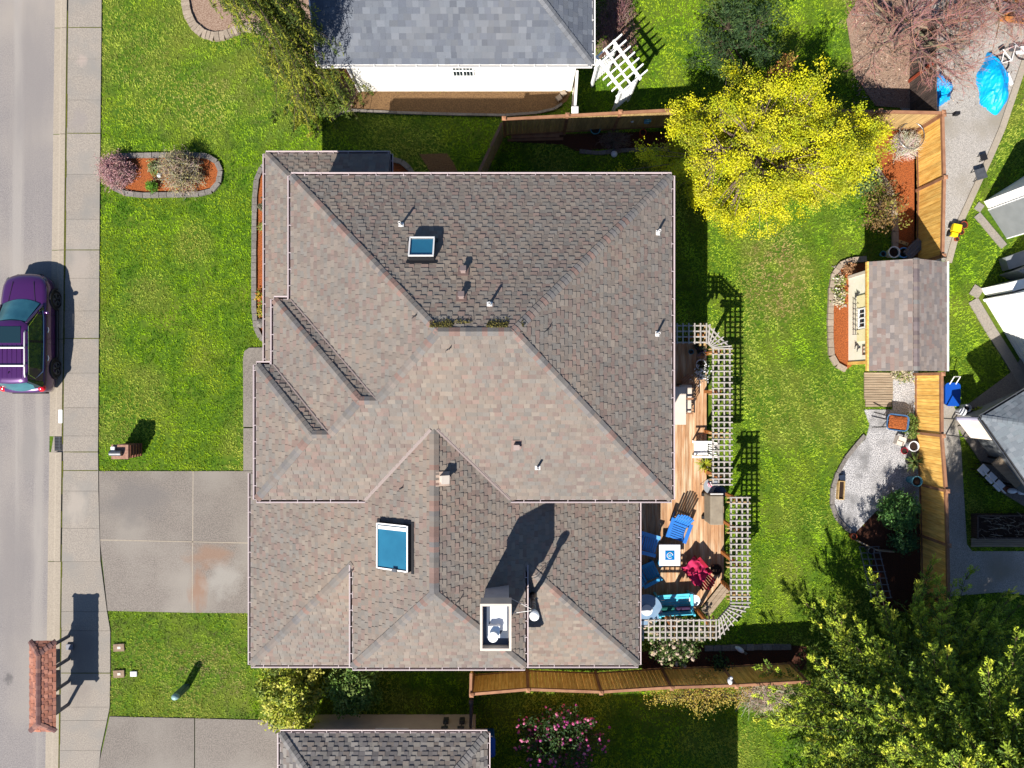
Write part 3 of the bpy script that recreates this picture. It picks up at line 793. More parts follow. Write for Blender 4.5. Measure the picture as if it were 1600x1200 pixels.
for a, b, o in (((Wa, N_, UZ), (E_, N_, UZ), (0, 1, 0)), ((E_, S_, UZ), (E_, N_, UZ), (1, 0, 0)), ((Wc, S_, UZ), (vx(S_, -1), S_, UZ), (0, -1, 0)), ((vx(S_, 1), S_, UZ), (E_, S_, UZ), (0, -1, 0)),
                ((Wa, yb, UZ), (Wa, N_, UZ), (-1, 0, 0)), ((Wb, yb, UZ), (Wa - .1, yb, UZ), (0, 1, 0)), ((Wb, yc, UZ), (Wb, yb, UZ), (-1, 0, 0)), ((Wc, yc, UZ), (Wb - .1, yc, UZ), (0, 1, 0)), ((Wc, S_, UZ), (Wc, yc, UZ), (-1, 0, 0)),
                ((Bw, Bs, LZ), (Bw, Bn, LZ), (-1, 0, 0)), ((Bw, Bs, LZ), (Cw - .1, Bs, LZ), (0, -1, 0)), ((Cw, Cs, Cz), (Cw, yh, Cz), (-1, 0, 0)), ((Cw, Cs, Cz), (Ce, Cs, Cz), (0, -1, 0)), ((Ce, Cs, Cz), (Ce, yh, Cz), (1, 0, 0)),
                ((Ce + .1, Bs, LZ), (Be, Bs, LZ), (0, -1, 0)), ((Be, Bs, LZ), (Be, Bn, LZ), (1, 0, 0)), ((Pw, .45, LZ), (Pw, Pn, LZ), (-1, 0, 0)), ((Pw, Pn, LZ), (Pe, Pn, LZ), (0, 1, 0)), ((Pe, Pn - 1.6, LZ), (Pe, Pn, LZ), (1, 0, 0))):
    gutter('gutter', a, b, o, house, GUT)
def wallbox(par, x0, x1, y0, y1, z1, mat, name='wall'):
    return MB().prism([(x0, y0), (x1, y0), (x1, y1), (x0, y1)], 0, z1).build(name, mat, par, world=True)
tanw = m['siding_tan']
wallbox(house, Wa + .4, E_ - .4, S_ + .4, N_ - .4, UZ - .06, tanw)
wallbox(house, Wb + .4, Wa + .398, S_ + .401, yb - .4, UZ - .062, tanw)
wallbox(house, Wc + .4, Wb + .398, S_ + .402, yc - .4, UZ - .064, tanw)
wallbox(house, Bw + .4, Cw + .4, Bs + .4, S_ + .398, LZ - .06, tanw)
wallbox(house, Cw + .402, Ce - .402, Cs + .4, S_ + .397, Cz - .06, tanw)
wallbox(house, Ce - .4, Be - .4, Bs + .4, S_ + .396, LZ - .062, tanw)
wallbox(house, Pw + 1.3, Wa + .396, 3.2, Pn - .8, LZ - .06, tanw)
wallbox(house, Wa + .397, Pe - .4, N_ - .399, Pn - .5, LZ - .061, tanw)
mb = MB()
for (x0, x1, y0, y1, zz) in ((Wa, E_, S_, N_, UZ), (Bw, Cw + .3, Bs, S_, LZ), (Ce - .3, Be, Bs, S_, LZ), (Cw, Ce, Cs, S_, Cz), (Pw, Pe, N_ - .5, Pn, LZ)):
    mb.box(((x0 + x1) / 2, (y0 + y1) / 2, zz - .05), (x1 - x0 - .02, y1 - y0 - .02, .012))
mb.build('soffit', m['siding_cream'], house, world=True)
gd = MB()
for k in range(4): gd.box((Bw + .37, -6.95, .3 + k * .55), (.05, 4.9, .53), 0, 0, rt(.96, 1.02))
gd.build('garage_door', m['siding_cream'], house, world=True)
zN = lambda x, y: UZ + p * (N_ - y)
zE = lambda x, y: UZ + pE * (E_ - x)
zS = lambda x, y: UZ + p * (y - S_)
zW_ = lambda x, y: UZ + pW * (x - Wa)
zBW_ = lambda x, y: zBw(x); zBE_ = lambda x, y: zBe(x)
def on(px, py, zf, z0=6.0):
    z = z0
    for _ in range(30):
        q = P(px, py, z); z = .5 * z + .5 * zf(q.x, q.y)
    return P(px, py, z)
def frame_of(n):
    n = Vector(n).normalized(); u = Vector((0, 0, 1)).cross(n).normalized(); v = n.cross(u)
    return Matrix((u, v, n)).transposed()
# skylight (parts frame, glass) seated on a slope
def skylight(corners, zf, n, h, vents=False):
    q = [on(a, b, zf) for a, b in corners]; ctr = sum(q, Vector()) / 4; Mx = frame_of(n)
    loc = [Mx.transposed() @ (a - ctr) for a in q]
    w = max(a.x for a in loc) - min(a.x for a in loc); l = max(a.y for a in loc) - min(a.y for a in loc)
    w *= .94; l *= .94
    tr = lambda x, y, z: ctr + Mx @ Vector((x, y, z))
    f = MB()
    t = .045
    for (cx, cy, sx, sy) in ((0, l / 2 - t / 2, w, t), (0, -l / 2 + t / 2, w, t), (-w / 2 + t / 2, 0, t, l - 2 * t), (w / 2 - t / 2, 0, t, l - 2 * t)):
        f.box(tr(cx, cy, h / 2), (sx, sy, h), mat=Mx, mi=1)
        f.box(tr(cx, cy, h + .012), (sx * (.985 if sx > sy else 1), sy * (.985 if sy > sx else 1), .028), mat=Mx, mi=0)
    f.box(tr(0, -l / 2 - .05, .03), (w + .16, .12, .012), mat=Mx, mi=1); f.box(tr(0, l / 2 + .05, .03), (w + .16, .1, .012), mat=Mx, mi=1)
    fo = f.build('skylight', [m['metal_white'], m['metal_dark']], house, world=True)
    g = MB().box(tr(0, 0, h * .85), (w - 2 * t - .004, l - 2 * t - .004, .03), mat=Mx)
    g.build('pane', m['glass_sky'], fo, world=True)
    if vents:
        b = MB().box(tr(-w / 2 + .14, 0, h * .85 + .03), (.11, l - .14, .03), mat=Mx)
        b.build('blind_rail', m['metal_white'], fo, world=True)
        b = MB().box(tr(w / 2 - .03, l * .1, h + .05), (.1, .18, .05), mat=Mx); b.build('latch', m['metal_gray'], fo, world=True)
skylight([(640, 377), (680, 377), (680, 409), (640, 409)], zN, NV['N'], .24)
skylight([(593, 818), (645, 818), (645, 888), (593, 888)], zBW_, NV['BW'], .2, True)
def pipe(px, py, zf, n, h=.42, r=.04, mat='metal_white', base=.075):
    q = on(px, py, zf); Mx = frame_of(n)
    mb = MB().box(q + Vector(n) * .034, (base * 2.2, base * 2, .014), mat=Mx)
    mb.lathe([(r * 1.8, -.02), (r * 1.3, .08), (r, .1), (r, h), (r * .75, h), (r * .7, h - .1)], q, 12)
    return mb.build('vent_pipe', m[mat], house, world=True)
for a in ((627, 352, zN, NV['N']), (765, 476, zN, NV['N']), (1027, 364, zE, NV['E']), (1026, 522, zE, NV['E']), (840, 730, zS, NV['S'])): pipe(*a)
def boxvent(px, py, zf, n, s=.17, h=.18, mat='metal_gray'):
    q = on(px, py, zf); Mx = frame_of(n)
    mb = MB().box(q + Vector(n) * (h / 2), (s * .85, s * .85, h), mat=Mx); mb.box(q + Vector(n) * (h + .015), (s * 1.1, s * 1.1, .035), mat=Mx)
    mb.box(q + Vector(n) * .033, (s * 1.9, s * 1.9, .012), mat=Mx, col=(.8, .7, .65))
    return mb.build('box_vent', m[mat], house, world=True)
VB = M('ventbrown', c(178, 156, 150), rough=.6); 
for a in ((724, 425, zN, NV['N']), (721, 465, zN, NV['N']), (807, 694, zS, NV['S'])):
    boxvent(*a, mat='ventbrown')
boxvent(691, 748, zBE_, NV['BE'], .24, .26, 'siding_cream')
for (a, b, zf) in ((854, 517, zE), (648, 495, zW_), (701, 546, zS), (626, 764, zBW_), (549, 892, zBW_), (716, 940, zBE_)):
    q = on(a, b, zf); mb = MB()
    mb.bar(q + Vector((-.08, -.05, .05)), q + Vector((.08, .05, .09)), .02, .02); mb.bar(q + Vector((.02, 0, .0)), q + Vector((.06, .06, .16)), .02, .02)
    mb.build('roof_anchor', m['black'], house, world=True)
# moss clumps under the top ridge
n = 2600
mx = NP.uniform(xw - .25, xe + .35, n); my = yr + .1 + np.abs(NP.normal(0, .09, n)) + .03
keep = vnoise(mx + 20, my + 9, 3.1, 4) > .42
mx, my = mx[keep], my[keep]
mz = UZ + p * (N_ - my) + NP.uniform(.03, .08, len(mx))
leafmesh('roof_moss', np.stack([mx, my, mz], 1), .05, .03, m['leaf'], house, tints(len(mx), [(.13, .115, .025), (.08, .07, .025), (.17, .14, .03), (.05, .045, .02)]))
# chimney
cx0, cx1, cy0, cy1, ctop = -.86, -.10, -7.80, -6.58, 7.5
ch = MB()
ch.prism([(cx0, cy0), (cx1, cy0), (cx1, cy1), (cx0, cy1)], 4.6, ctop - .26, 0)
cho = ch.build('chimney', M('chim', c(200, 196, 196, .7), c(188, 184, 184, .7), 3, .7), house, world=True)
MB().prism([(cx0 + .01, cy0 + .01), (cx1 - .01, cy0 + .01), (cx1 - .01, cy1 - .01), (cx0 + .01, cy1 - .01)], ctop - .27, ctop - .252).build('shaded_floor', M('floor_shade', c(60, 84, 120), c(90, 100, 116), 4, .5), cho, world=True)  # chimney recess floor, the blue shadow inside the shroud painted into its colour
sh = MB(); o_ = .085; wl = .07
for (a, b, e, f2) in ((cx0 - o_, cx1 + o_, cy1 + o_ - wl, cy1 + o_), (cx0 - o_, cx1 + o_, cy0 - o_, cy0 - o_ + wl), (cx0 - o_, cx0 - o_ + wl, cy0 - o_ + wl, cy1 + o_ - wl), (cx1 + o_ - wl, cx1 + o_, cy0 - o_ + wl, cy1 + o_ - wl)):
    sh.prism([(a, e), (b, e), (b, f2), (a, f2)], ctop - .62, ctop, 0)
sh.build('shroud', m['siding_cream'], cho, world=True)
MB().box(((cx0 + cx1) / 2 + .08, (cy0 + cy1) / 2 + .2, ctop - .232), (.50, .72, .03)).build('flue_pan', m['white_paint'], cho, world=True)
q = P(772, 988, ctop)
mb = MB().box((q.x, q.y - .0, ctop - .12), (.34, .34, .2)); mb.lathe([(.1, 0), (.1, .1), (.15, .11), (.15, .17), (.02, .21)], (q.x - .03, q.y - .1, ctop - .03), 18)
mb.build('flue_cap', m['white_paint'], cho, world=True)
q = P(832, 932, 4.55); t = P(831, 967, 6.8)
mb = MB().lathe([(.2, 0), (.12, .18), (.085, .2), (.085, 2.1)], (q.x, q.y, 4.3), 16)
mb.build('flue_pipe', m['steel'], house, world=True, smooth=True)
mb = MB().lathe([(.09, -.02), (.15, .0), (.15, .16), (.1, .2), (.02, .22)], (q.x, q.y, 6.42), 18)
mb.build('flue_pipe_cap', m['white_paint'], house, world=True, smooth=False)
mb = MB()
for dx in (-.75, -.95): mb.tube([(q.x, q.y, 6.0), (q.x + dx, q.y + (-.35 if dx < -.8 else .15), zBe(q.x + dx) + .03)], .012, 5)
mb.build('pipe_brace', m['metal_white'], house, world=True)
mb = MB().box((q.x - .02, q.y + .12, 4.42), (.55, .5, .02), mat=frame_of(NV['BE'])); mb.build('pipe_flashing', m['metal_gray'], house, world=True)

# ---------------------------------------------------------------- neighbouring houses
nh = thing('house', 'white neighbouring house with blue gray shingle roof at the top of the photo', 'house', (-2, 15, 0))
z0 = 3.2; Sy, Ex, Wx = 11.37, 2.85, -6.93; dep = 9.2; ry = Sy + dep / 2; rz_ = z0 + dep / 4
for i, s in enumerate(([(Wx, Sy, z0), (Ex, Sy, z0), (Ex - dep / 2, ry, rz_), (Wx, ry, rz_)], [(Ex, Sy, z0), (Ex, Sy + dep, z0), (Ex - dep / 2, ry, rz_)], [(Wx, Sy + dep, z0), (Ex, Sy + dep, z0), (Ex - dep / 2, ry, rz_), (Wx, ry, rz_)])):
    mb = MB(); shingles(mb, s, GRY, expo=.2, tw=(.16, .3), lo=.006, hi=.014, seed=40 + i); mb.build('roof_slope', m['shingle'], nh, world=True)
GC = [(.13, .135, .145), (.15, .155, .165)]
caps(nh, (Ex, Sy, z0), (Ex - dep / 2, ry, rz_), (0, -.5, 1), (.5, 0, 1), .13, 3, GC); caps(nh, (Wx, ry, rz_), (Ex - dep / 2, ry, rz_), (0, -.5, 1), (0, .5, 1), .13, 4, GC)
gutter('gutter', (Wx, Sy, z0), (Ex, Sy, z0), (0, -1, 0), nh, [m['metal_white'], m['metal_gray']], .75)
gutter('gutter', (Ex, Sy, z0), (Ex, Sy + dep, z0), (1, 0, 0), nh, [m['metal_white'], m['metal_gray']], .75)
mb = MB().bar((Wx - .02, Sy - .05, z0 - .06), (Wx - .02, ry, rz_ - .06), .04, .18); mb.build('rake_trim', m['metal_white'], nh, world=True)
wz = lambda x, y: z0 + .5 * (min(y, 2 * ry - y) - Sy) - .05
mb = MB().prism([(-6.16, 11.72), (2.38, 11.72), (2.38, 19.9), (-6.16, 19.9)], 0, z0 - .07); mb.build('wall', m['siding_white'], nh, world=True)
mb = MB().prism([(-6.85, 12.2), (-6.161, 12.2), (-6.161, 19.8), (-6.85, 19.8)], 0, z0 - .075)
for k in range(24):
    mb.box((-6.5, 12.19, .06 + k * .125), (.69, .03, .1), 0, 0, rt(.8, 1.15))
mb.build('brick_wing', m['brick'], nh, world=True)
wd = MB(); x0, x1 = P(707, 0, 2.0).x, P(739, 0, 2.0).x
for a in (x0, (x0 + x1) / 2, x1): wd.box((a, 11.705, 1.95), (.05, .05, 1.0))
for a in (1.47, 1.95, 2.43): wd.box(((x0 + x1) / 2, 11.70, a), (x1 - x0 + .1, .05, .05))
for i in range(1, 6): wd.box((x0 + (x1 - x0) * i / 6, 11.703, 1.95), (.02, .03, .95))
wo = wd.build('window', m['white_paint'], nh, world=True)
MB().box(((x0 + x1) / 2, 11.712, 1.95), (x1 - x0, .02, .95)).build('pane', m['glass_dark'], wo, world=True)
MB().tube([(-6.08, 11.62, z0 - .1), (-6.08, 11.66, 2.6), (-6.08, 11.68, .1)], .04, 8).build('downspout', m['metal_white'], nh, world=True)

sh_ = thing('house', 'neighbouring house with variegated gray shingle roof and cream wall at the bottom of the photo', 'house', (-3, -17, 0))
z0 = 2.7; Ny, Wx, Ex, dep = -12.66, -8.40, -.90, 7.0
SG_ = [(.25, .24, .225), (.20, .195, .19), (.17, .165, .17), (.22, .20, .185), (.28, .27, .26), (.15, .145, .15), (.19, .17, .16)]
SG = [(q[0] * .74, q[1] * .70, q[2] * .66) for q in SG_]
h_ = dep / 2
for i, s in enumerate(([(Wx, Ny, z0), (Ex, Ny, z0), (Ex - h_, Ny - h_, z0 + h_ / 2), (Wx + h_, Ny - h_, z0 + h_ / 2)], [(Wx, Ny, z0), (Wx + h_, Ny - h_, z0 + h_ / 2), (Wx, Ny - dep, z0)], [(Ex, Ny, z0), (Ex - h_, Ny - h_, z0 + h_ / 2), (Ex, Ny - dep, z0)], [(Wx, Ny - dep, z0), (Ex, Ny - dep, z0), (Ex - h_, Ny - h_, z0 + h_ / 2), (Wx + h_, Ny - h_, z0 + h_ / 2)])):
    mb = MB(); shingles(mb, s, SG, expo=.15, tw=(.14, .26), lo=.006, hi=.026, seed=60 + i); mb.build('roof_slope', m['shingle'], sh_, world=True)
DC = [(.13, .125, .12), (.17, .16, .155)]
caps(sh_, (Wx, Ny, z0), (Wx + h_, Ny - h_, z0 + h_ / 2), (0, .5, 1), (-.5, 0, 1), .14, 1, DC); caps(sh_, (Ex, Ny, z0), (Ex - h_, Ny - h_, z0 + h_ / 2), (0, .5, 1), (.5, 0, 1), .14, 2, DC)
for a, b, o in (((Wx, Ny, z0), (Ex, Ny, z0), (0, 1, 0)), ((Wx, Ny - dep, z0), (Wx, Ny, z0), (-1, 0, 0)), ((Ex, Ny - dep, z0), (Ex, Ny, z0), (1, 0, 0))): gutter('gutter', a, b, o, sh_, GUT, .8)
MB().prism([(-7.9, -13.24), (-1.45, -13.24), (-1.45, -19), (-7.9, -19)], 0, z0 - .07).build('wall', m['siding_cream'], sh_, world=True)
x0, x1 = P(584, 0, 1.9).x, P(632, 0, 1.9).x
wd = MB()
for a in (x0, (x0 + x1) / 2, x1): wd.box((a, -13.22, 1.75), (.06, .06, 1.0))
for a in (1.27, 2.23): wd.box(((x0 + x1) / 2, -13.215, a), (x1 - x0 + .12, .06, .06))
wo = wd.build('window', m['white_paint'], sh_, world=True)
MB().box(((x0 + x1) / 2, -13.228, 1.75), (x1 - x0, .02, .95)).build('pane', m['glass_dark'], wo, world=True)
tw = MB(); tw.prism([(-4.2, -17.3), (6.2, -17.3), (6.2, -25), (-4.2, -25)], 0, 5.15); tw.build('wall', m['siding_cream'], sh_, world=True)
mb = MB(); shingles(mb, [(-4.6, -16.96, 5.2), (6.55, -16.96, 5.2), (2.2, -21.2, 7.3), (-.3, -21.2, 7.3)], SG, seed=70, expo=.3, tw=(.3, .6)); shingles(mb, [(6.55, -16.96, 5.2), (6.55, -25.4, 5.2), (2.2, -21.2, 7.3)], SG, seed=71, expo=.3, tw=(.3, .6))
shingles(mb, [(-4.6, -16.96, 5.2), (-4.6, -25.4, 5.2), (-.3, -21.2, 7.3)], SG, seed=72, expo=.3, tw=(.3, .6)); shingles(mb, [(-4.6, -25.4, 5.2), (6.55, -25.4, 5.2), (2.2, -21.2, 7.3), (-.3, -21.2, 7.3)], SG, seed=73, expo=.3, tw=(.3, .6))
mb.build('roof_slope', m['shingle'], sh_, world=True)
mb = MB()
for px in (697, 722):
    q = P(px, 1124, .7); mb.box((q.x, -13.16, .7), (.2, .14, .3)); mb.tube([(q.x, -13.15, .85), (q.x, -13.15, 1.3)], .03, 6); mb.box((q.x, -13.13, 1.35), (.26, .1, .12))
mb.build('meter_box', m['metal_gray'], sh_, world=True)

def side_house(label, base, h, extra):
    th = thing('house', label, 'house', (G(*base[0])[0], G(*base[0])[1], 0))
    mb = MB().prism(GP(base), 0, h); mb.build('wall', m['siding_white'], th, world=True)
    A, B = P(*base[0]), P(*base[1]); dd = (B - A).normalized(); L = (B - A).length; nn = Vector((dd.y, -dd.x, 0))
    if nn.x > 0: nn = -nn
    sd = MB(); k = 0
    z = .12
    while z < h - .1:
        sd.bar(A + nn * .012 + Vector((0, 0, z)), B + nn * .012 + Vector((0, 0, z)), .02, .012, 0, (.8, .8, .82)); z += .2
    sd.build('siding_lap', m['siding_white'], th, world=True)
    for (t0, t1, za, zb2, mat, nm) in extra:
        MB().bar(A + dd * (t0 * L) + nn * .03 + Vector((0, 0, (za + zb2) / 2)), A + dd * (t1 * L) + nn * .03 + Vector((0, 0, (za + zb2) / 2)), .05, zb2 - za).build(nm, m[mat], th, world=True)
    return th
a = side_house('gray sided house wall with a pale garage door at the upper right edge', [(1537, 315), (1575, 373), (1680, 335), (1640, 250)], 2.7, [(.22, .97, .02, 2.1, 'siding_gray', 'garage_door'), (.20, .235, .02, 2.2, 'white_paint', 'door_trim'), (.955, .99, .02, 2.2, 'white_paint', 'door_trim')])
q = P(1562, 350) ; MB().box((q.x + .15, q.y + .1, 1.2), (.12, .12, .16)).build('handle', m['metal_white'], a, world=True)
b = side_house('bright white sided house with stepped corner and gray utility ledge at the right edge', [(1537, 467), (1612, 590), (1700, 560), (1660, 430)], 2.9, [(.0, .03, .02, 2.7, 'white_paint', 'corner_trim')])
mb = MB().prism(GP([(1532, 451), (1541, 463), (1600, 446), (1590, 436)]), 0, 1.55); mb.build('bump_out', m['siding_white'], b, world=True)
mb = MB().prism(GP([(1560, 430), (1590, 418), (1620, 440), (1600, 446)]), 0, 1.1); mb.build('utility_ledge', m['siding_gray'], b, world=True)
mb = MB().prism(GP([(1560, 405), (1630, 380), (1640, 400), (1566, 424)]), 0, .4); mb.build('step_slab', m['siding_gray'], b, world=True)
se = thing('house', 'gray blue roofed house shaded by the large conifer at the right edge', 'house', tuple(P(1600, 690)[:2]) + (0,))
z0 = 2.7; A, B, C2 = P(1533, 652, z0), P(1640, 588, z0), P(1640, 806, z0); D = P(1680, 672, 3.7)
GB = [(.13, .15, .165), (.115, .13, .145), (.15, .165, .18)]
for i, s in enumerate(([A, B, P(1760, 610, 3.7), D], [A, D, P(1760, 780, 3.7), C2])):
    mb = MB(); shingles(mb, s, GB, expo=.18, seed=80 + i, lo=.005, hi=.012); mb.build('roof_slope', m['shingle'], se, world=True)
for a_, b_ in ((A, B), (A, C2)):
    dd = (b_ - a_).normalized(); nn = Vector((dd.y, -dd.x, 0)); nn = -nn if nn.x > 0 else nn
    gutter('gutter', a_, b_, nn, se, [m['metal_gray'], m['black']], 3)
caps(se, A, D, (-.3, .4, 1), (-.3, -.4, 1), .1, 5, GB)
MB().prism([tuple((A + Vector((.9, -.05, 0)))[:2]), tuple((B + Vector((.6, -.6, 0)))[:2]), (30, 2), (30, -8), tuple((C2 + Vector((.6, .5, 0)))[:2])], 0, z0 - .1).build('wall', m['siding_gray'], se, world=True)
# ---------------------------------------------------------------- garden edging: one low block wall per bed
def edging(label, pts, mat='stone', w=.2, h=.13, bl=.3, name='stone_edging', dirt=True):
    q = [P(*a) for a in pts]
    th = thing(name, label, 'garden edging', (q[0].x, q[0].y, 0))
    # resample
    mb = MB(); acc = []
    for A, B in zip(q[:-1], q[1:]):
        L = (B - A).length; n = max(1, round(L / bl))
        for i in range(n): acc.append((A.lerp(B, i / n), A.lerp(B, (i + 1) / n)))
    for A, B in acc:
        d = (B - A); L = d.length; d.normalize()
        z = Vector((0, 0, h / 2 + random.uniform(-.01, .01) - .01))
        mb.bar(A + d * .008 + z, B - d * .008 + z, w * random.uniform(.92, 1.05), h, 0, rt(.82, 1.12))
    mb.build('edging_blocks', m[mat], th, world=True)
    return th
edging('gray block edging round the island bed by the sidewalk', [(170, 282), (167, 265), (172, 252), (186, 245), (215, 244), (300, 243), (325, 245), (340, 254), (346, 268), (343, 286), (332, 299), (312, 304), (275, 305), (225, 306), (198, 303), (182, 296), (170, 282)])
edging('pale curved paver edging round the bed under the weeping cedar', [(292, -30), (291, 5), (295, 25), (304, 42), (318, 54), (336, 59), (352, 57), (366, 51), (382, 44), (400, 45), (415, 52)], 'lightstone', .34, .14, .17)
edging('gray block edging along the front bed beside the porch roof', [(424, 253), (410, 263), (402, 282), (399, 310), (398, 400), (398, 480), (401, 512), (408, 527), (418, 534)])
edging('dark edging along the lawn side of the brown bed below the white house', [(524, 184), (535, 176), (548, 173), (620, 177), (700, 179), (790, 181), (840, 177), (866, 171), (878, 163)], 'stone', .1, .1, .9)
edging('small block edging round the porch corner bed', [(612, 250), (628, 254), (640, 264), (650, 280)])
edging('pale stone border of the bed below the yellow tree', [(1366, 262), (1374, 276), (1386, 292), (1393, 310), (1397, 345), (1397, 398)], 'lightstone', .24, .12, .5)
edging('tan block edging curving in front of the shed bed', [(1352, 405), (1330, 407), (1312, 414), (1302, 428), (1298, 450), (1296, 490), (1296, 530), (1298, 556), (1306, 570), (1320, 578)], 'lightstone', .22, .14, .28)
edging('curved stone edging round the gravel patio', [(1350, 680), (1336, 696), (1320, 716), (1308, 738), (1300, 762), (1299, 788), (1306, 808), (1320, 824), (1334, 834)], 'stone', .16, .12, .45)
edging('rough stone row along the dark bed by the north fence', [(905, 237), (935, 240), (970, 236), (1010, 234), (1045, 233)], 'stone', .16, .1, .3)
edging('gray block row along the shaded bed below the pergola', [(1100, 1012), (1140, 1011), (1190, 1010), (1235, 1010)], 'stone', .22, .12, .36)
th = thing('stepping_stones', 'two pale stone blocks at the end of the bed below the white house', 'stones', P(872, 156))
for a, b in ((880, 148), (873, 155)):
    q = P(a, b); MB().box((q.x, q.y, .08), (.2, .2, .18), .6, 0, rt()).build('stone', m['lightstone'], th, world=True)

# ---------------------------------------------------------------- car
def car():
    th = thing('parked_car', 'dark purple suv with silver roof rails parked at the left edge beside the curb', 'car', (-18.95, 1.98, 0))
    def smooth(t, pts):
        for (a, va), (b, vb) in zip(pts[:-1], pts[1:]):
            if t <= b:
                f = (t - a) / (b - a); return va + (vb - va) * f
        return pts[-1][1]
    ys = [-2.32, -2.29, -2.22, -2.1, -1.9, -1.6, -1.35, -1.0, -.5, 0, .5, .9, 1.1, 1.35, 1.6, 1.85, 2.05, 2.2, 2.28, 2.32]
    hw = [(-2.32, .55), (-2.29, .72), (-2.2, .82), (-2.0, .89), (-1.4, .92), (1.3, .92), (1.8, .89), (2.05, .80), (2.2, .66), (2.28, .5), (2.32, .38)]
    zb = [(-2.32, .95), (-2.2, 1.03), (-1.6, 1.05), (.9, .99), (1.2, .97), (1.8, .90), (2.1, .84), (2.25, .76), (2.32, .66)]
    mb = MB(); rows = []
    for y in ys:
        w, zt = smooth(y, hw), smooth(y, zb)
        pr = [(w * .93, .24), (w * .99, .45), (w, .66), (w * .985, zt - .12), (w * .93, zt - .02), (w * .8, zt + .02), (w * .4, zt + .045), (0, zt + .055)]
        rows.append([(-x, y, z) for x, z in pr] + [(x, y, z) for x, z in pr[::-1][1:]])
    k = len(rows[0]); vs = [v for r in rows for v in r]; fs = []
    for i in range(len(rows) - 1):
        for j in range(k - 1): fs.append((i * k + j, i * k + j + 1, (i + 1) * k + j + 1, (i + 1) * k + j))
        fs.append((i * k + k - 1, i * k, (i + 1) * k, (i + 1) * k + k - 1))
    fs += [tuple(range(k))[::-1], tuple(range((len(rows) - 1) * k, len(rows) * k))]
    mb.add(vs, fs)
    body = mb.build('body', m['purple_paint'], th, smooth=True)
    # glass house
    def ring(z, yf, yb2, w, cv): return [(-w, yb2, z), (-w * .55, yb2 - cv * .6, z), (0, yb2 - cv * .8, z), (w * .55, yb2 - cv * .6, z), (w, yb2, z), (w, (yf + yb2) / 2, z), (w, yf - .1, z), (w * .6, yf + cv * .7, z), (0, yf + cv, z), (-w * .6, yf + cv * .7, z), (-w, yf - .1, z), (-w, (yf + yb2) / 2, z)]
    r0, r1 = ring(1.0, 1.12, -2.12, .84, .16), ring(1.62, .34, -1.86, .62, .07)
    n = len(r0); mb = MB().add(r0 + r1, [(i, (i + 1) % n, n + (i + 1) % n, n + i) for i in range(n)] + [tuple(range(n, 2 * n))])
    mb.build('windows', m['glass_dark'], th)
    r2, r3 = ring(1.615, .36, -1.92, .635, .07), ring(1.675, .26, -1.88, .585, .05); r4 = ring(1.70, .1, -1.7, .42, .03)
    mb = MB().add(r2 + r3 + r4, [(i, (i + 1) % n, n + (i + 1) % n, n + i) for i in range(n)] + [(n + i, n + (i + 1) % n, 2 * n + (i + 1) % n, 2 * n + i) for i in range(n)] + [tuple(range(2 * n, 3 * n))])
    mb.build('roof', m['purple_paint'], th, smooth=True)
    wsg = M('windscreen', (.012, .085, .115), (.03, .14, .17), 2.0, .04, spec=.9, tint=False)  # teal reflection painted into the glass colour, front and rear
    xs = [-.7 + 1.4 * i / 8 for i in range(9)]
    for nm, yb_, yt, cv, sg in (('windscreen', 1.30, .47, .17, 1), ('rear_window', -2.27, -1.98, .15, -1)):
        lo_ = [(x, yb_ - sg * cv * (x / .7) ** 2, 1.03) for x in xs]; hi_ = [(x * .78, yt - sg * cv * .45 * (x / .7) ** 2, 1.60) for x in xs]
        MB().add(lo_ + hi_, [(i, i + 1, 10 + i, 9 + i) for i in range(8)]).build(nm, wsg, th, smooth=True)
    for sx in (-1, 1):      # pillars
        mb = MB(); mb.bar((.80 * sx, 1.08, 1.02), (.60 * sx, .34, 1.64), .07, .05); mb.build('pillar', m['purple_paint'], th)
        mb = MB(); mb.bar((.835 * sx, -1.65, 1.02), (.63 * sx, -1.55, 1.62), .45, .03, up=(1, 0, 0)); mb.build('pillar', m['purple_paint'], th)
        mb = MB(); mb.bar((.84 * sx, -.35, 1.02), (.635 * sx, -.35, 1.62), .09, .03, up=(1, 0, 0)); mb.build('pillar', m['black'], th)
        mb = MB().tube([(.80 * sx, 1.0, 1.03), (.855 * sx, .6, 1.03), (.87 * sx, -.4, 1.05), (.865 * sx, -1.5, 1.08), (.75 * sx, -1.78, 1.35), (.655 * sx, -1.62, 1.59), (.66 * sx, -.6, 1.61), (.65 * sx, .2, 1.6), (.78 * sx, .85, 1.14)], .014, 5)
        mb.build('chrome_trim', m['chrome'], th)
        mb = MB().tube([(.58 * sx, .02, 1.68), (.60 * sx, -.06, 1.74), (.61 * sx, -.8, 1.76), (.60 * sx, -1.6, 1.74), (.58 * sx, -1.72, 1.68)], .026, 6)
        mb.build('roof_rail', m['metal_white'], th, smooth=True)
        mb = MB().blob((1.0 * sx, .78, 1.06), (.12, .07, .08), 10); mb.bar((.84 * sx, .8, 1.0), (.95 * sx, .78, 1.04), .06, .05)
        mb.build('mirror', m['purple_paint'], th, smooth=True)
        for y in (.12, -.98):
            MB().tube([(.925 * sx, y + .1, .88), (.955 * sx, y, .885), (.925 * sx, y - .1, .88)], .018, 6).build('door_handle', m['chrome'], th)
        for y in (-.42, .72, -1.28):
            MB().bar((.925 * sx, y, .35), (.905 * sx, y, .98), .012, .012).build('door_seam', m['black'], th)
        mb = MB().bar((.925 * sx, -.95, .33), (.925 * sx, .95, .33), .05, .14); mb.build('sill_trim', m['metal_dark'], th)
        MB().bar((.955 * sx, -.9, .36), (.955 * sx, .9, .36), .012, .02).build('chrome_strip', m['chrome'], th)
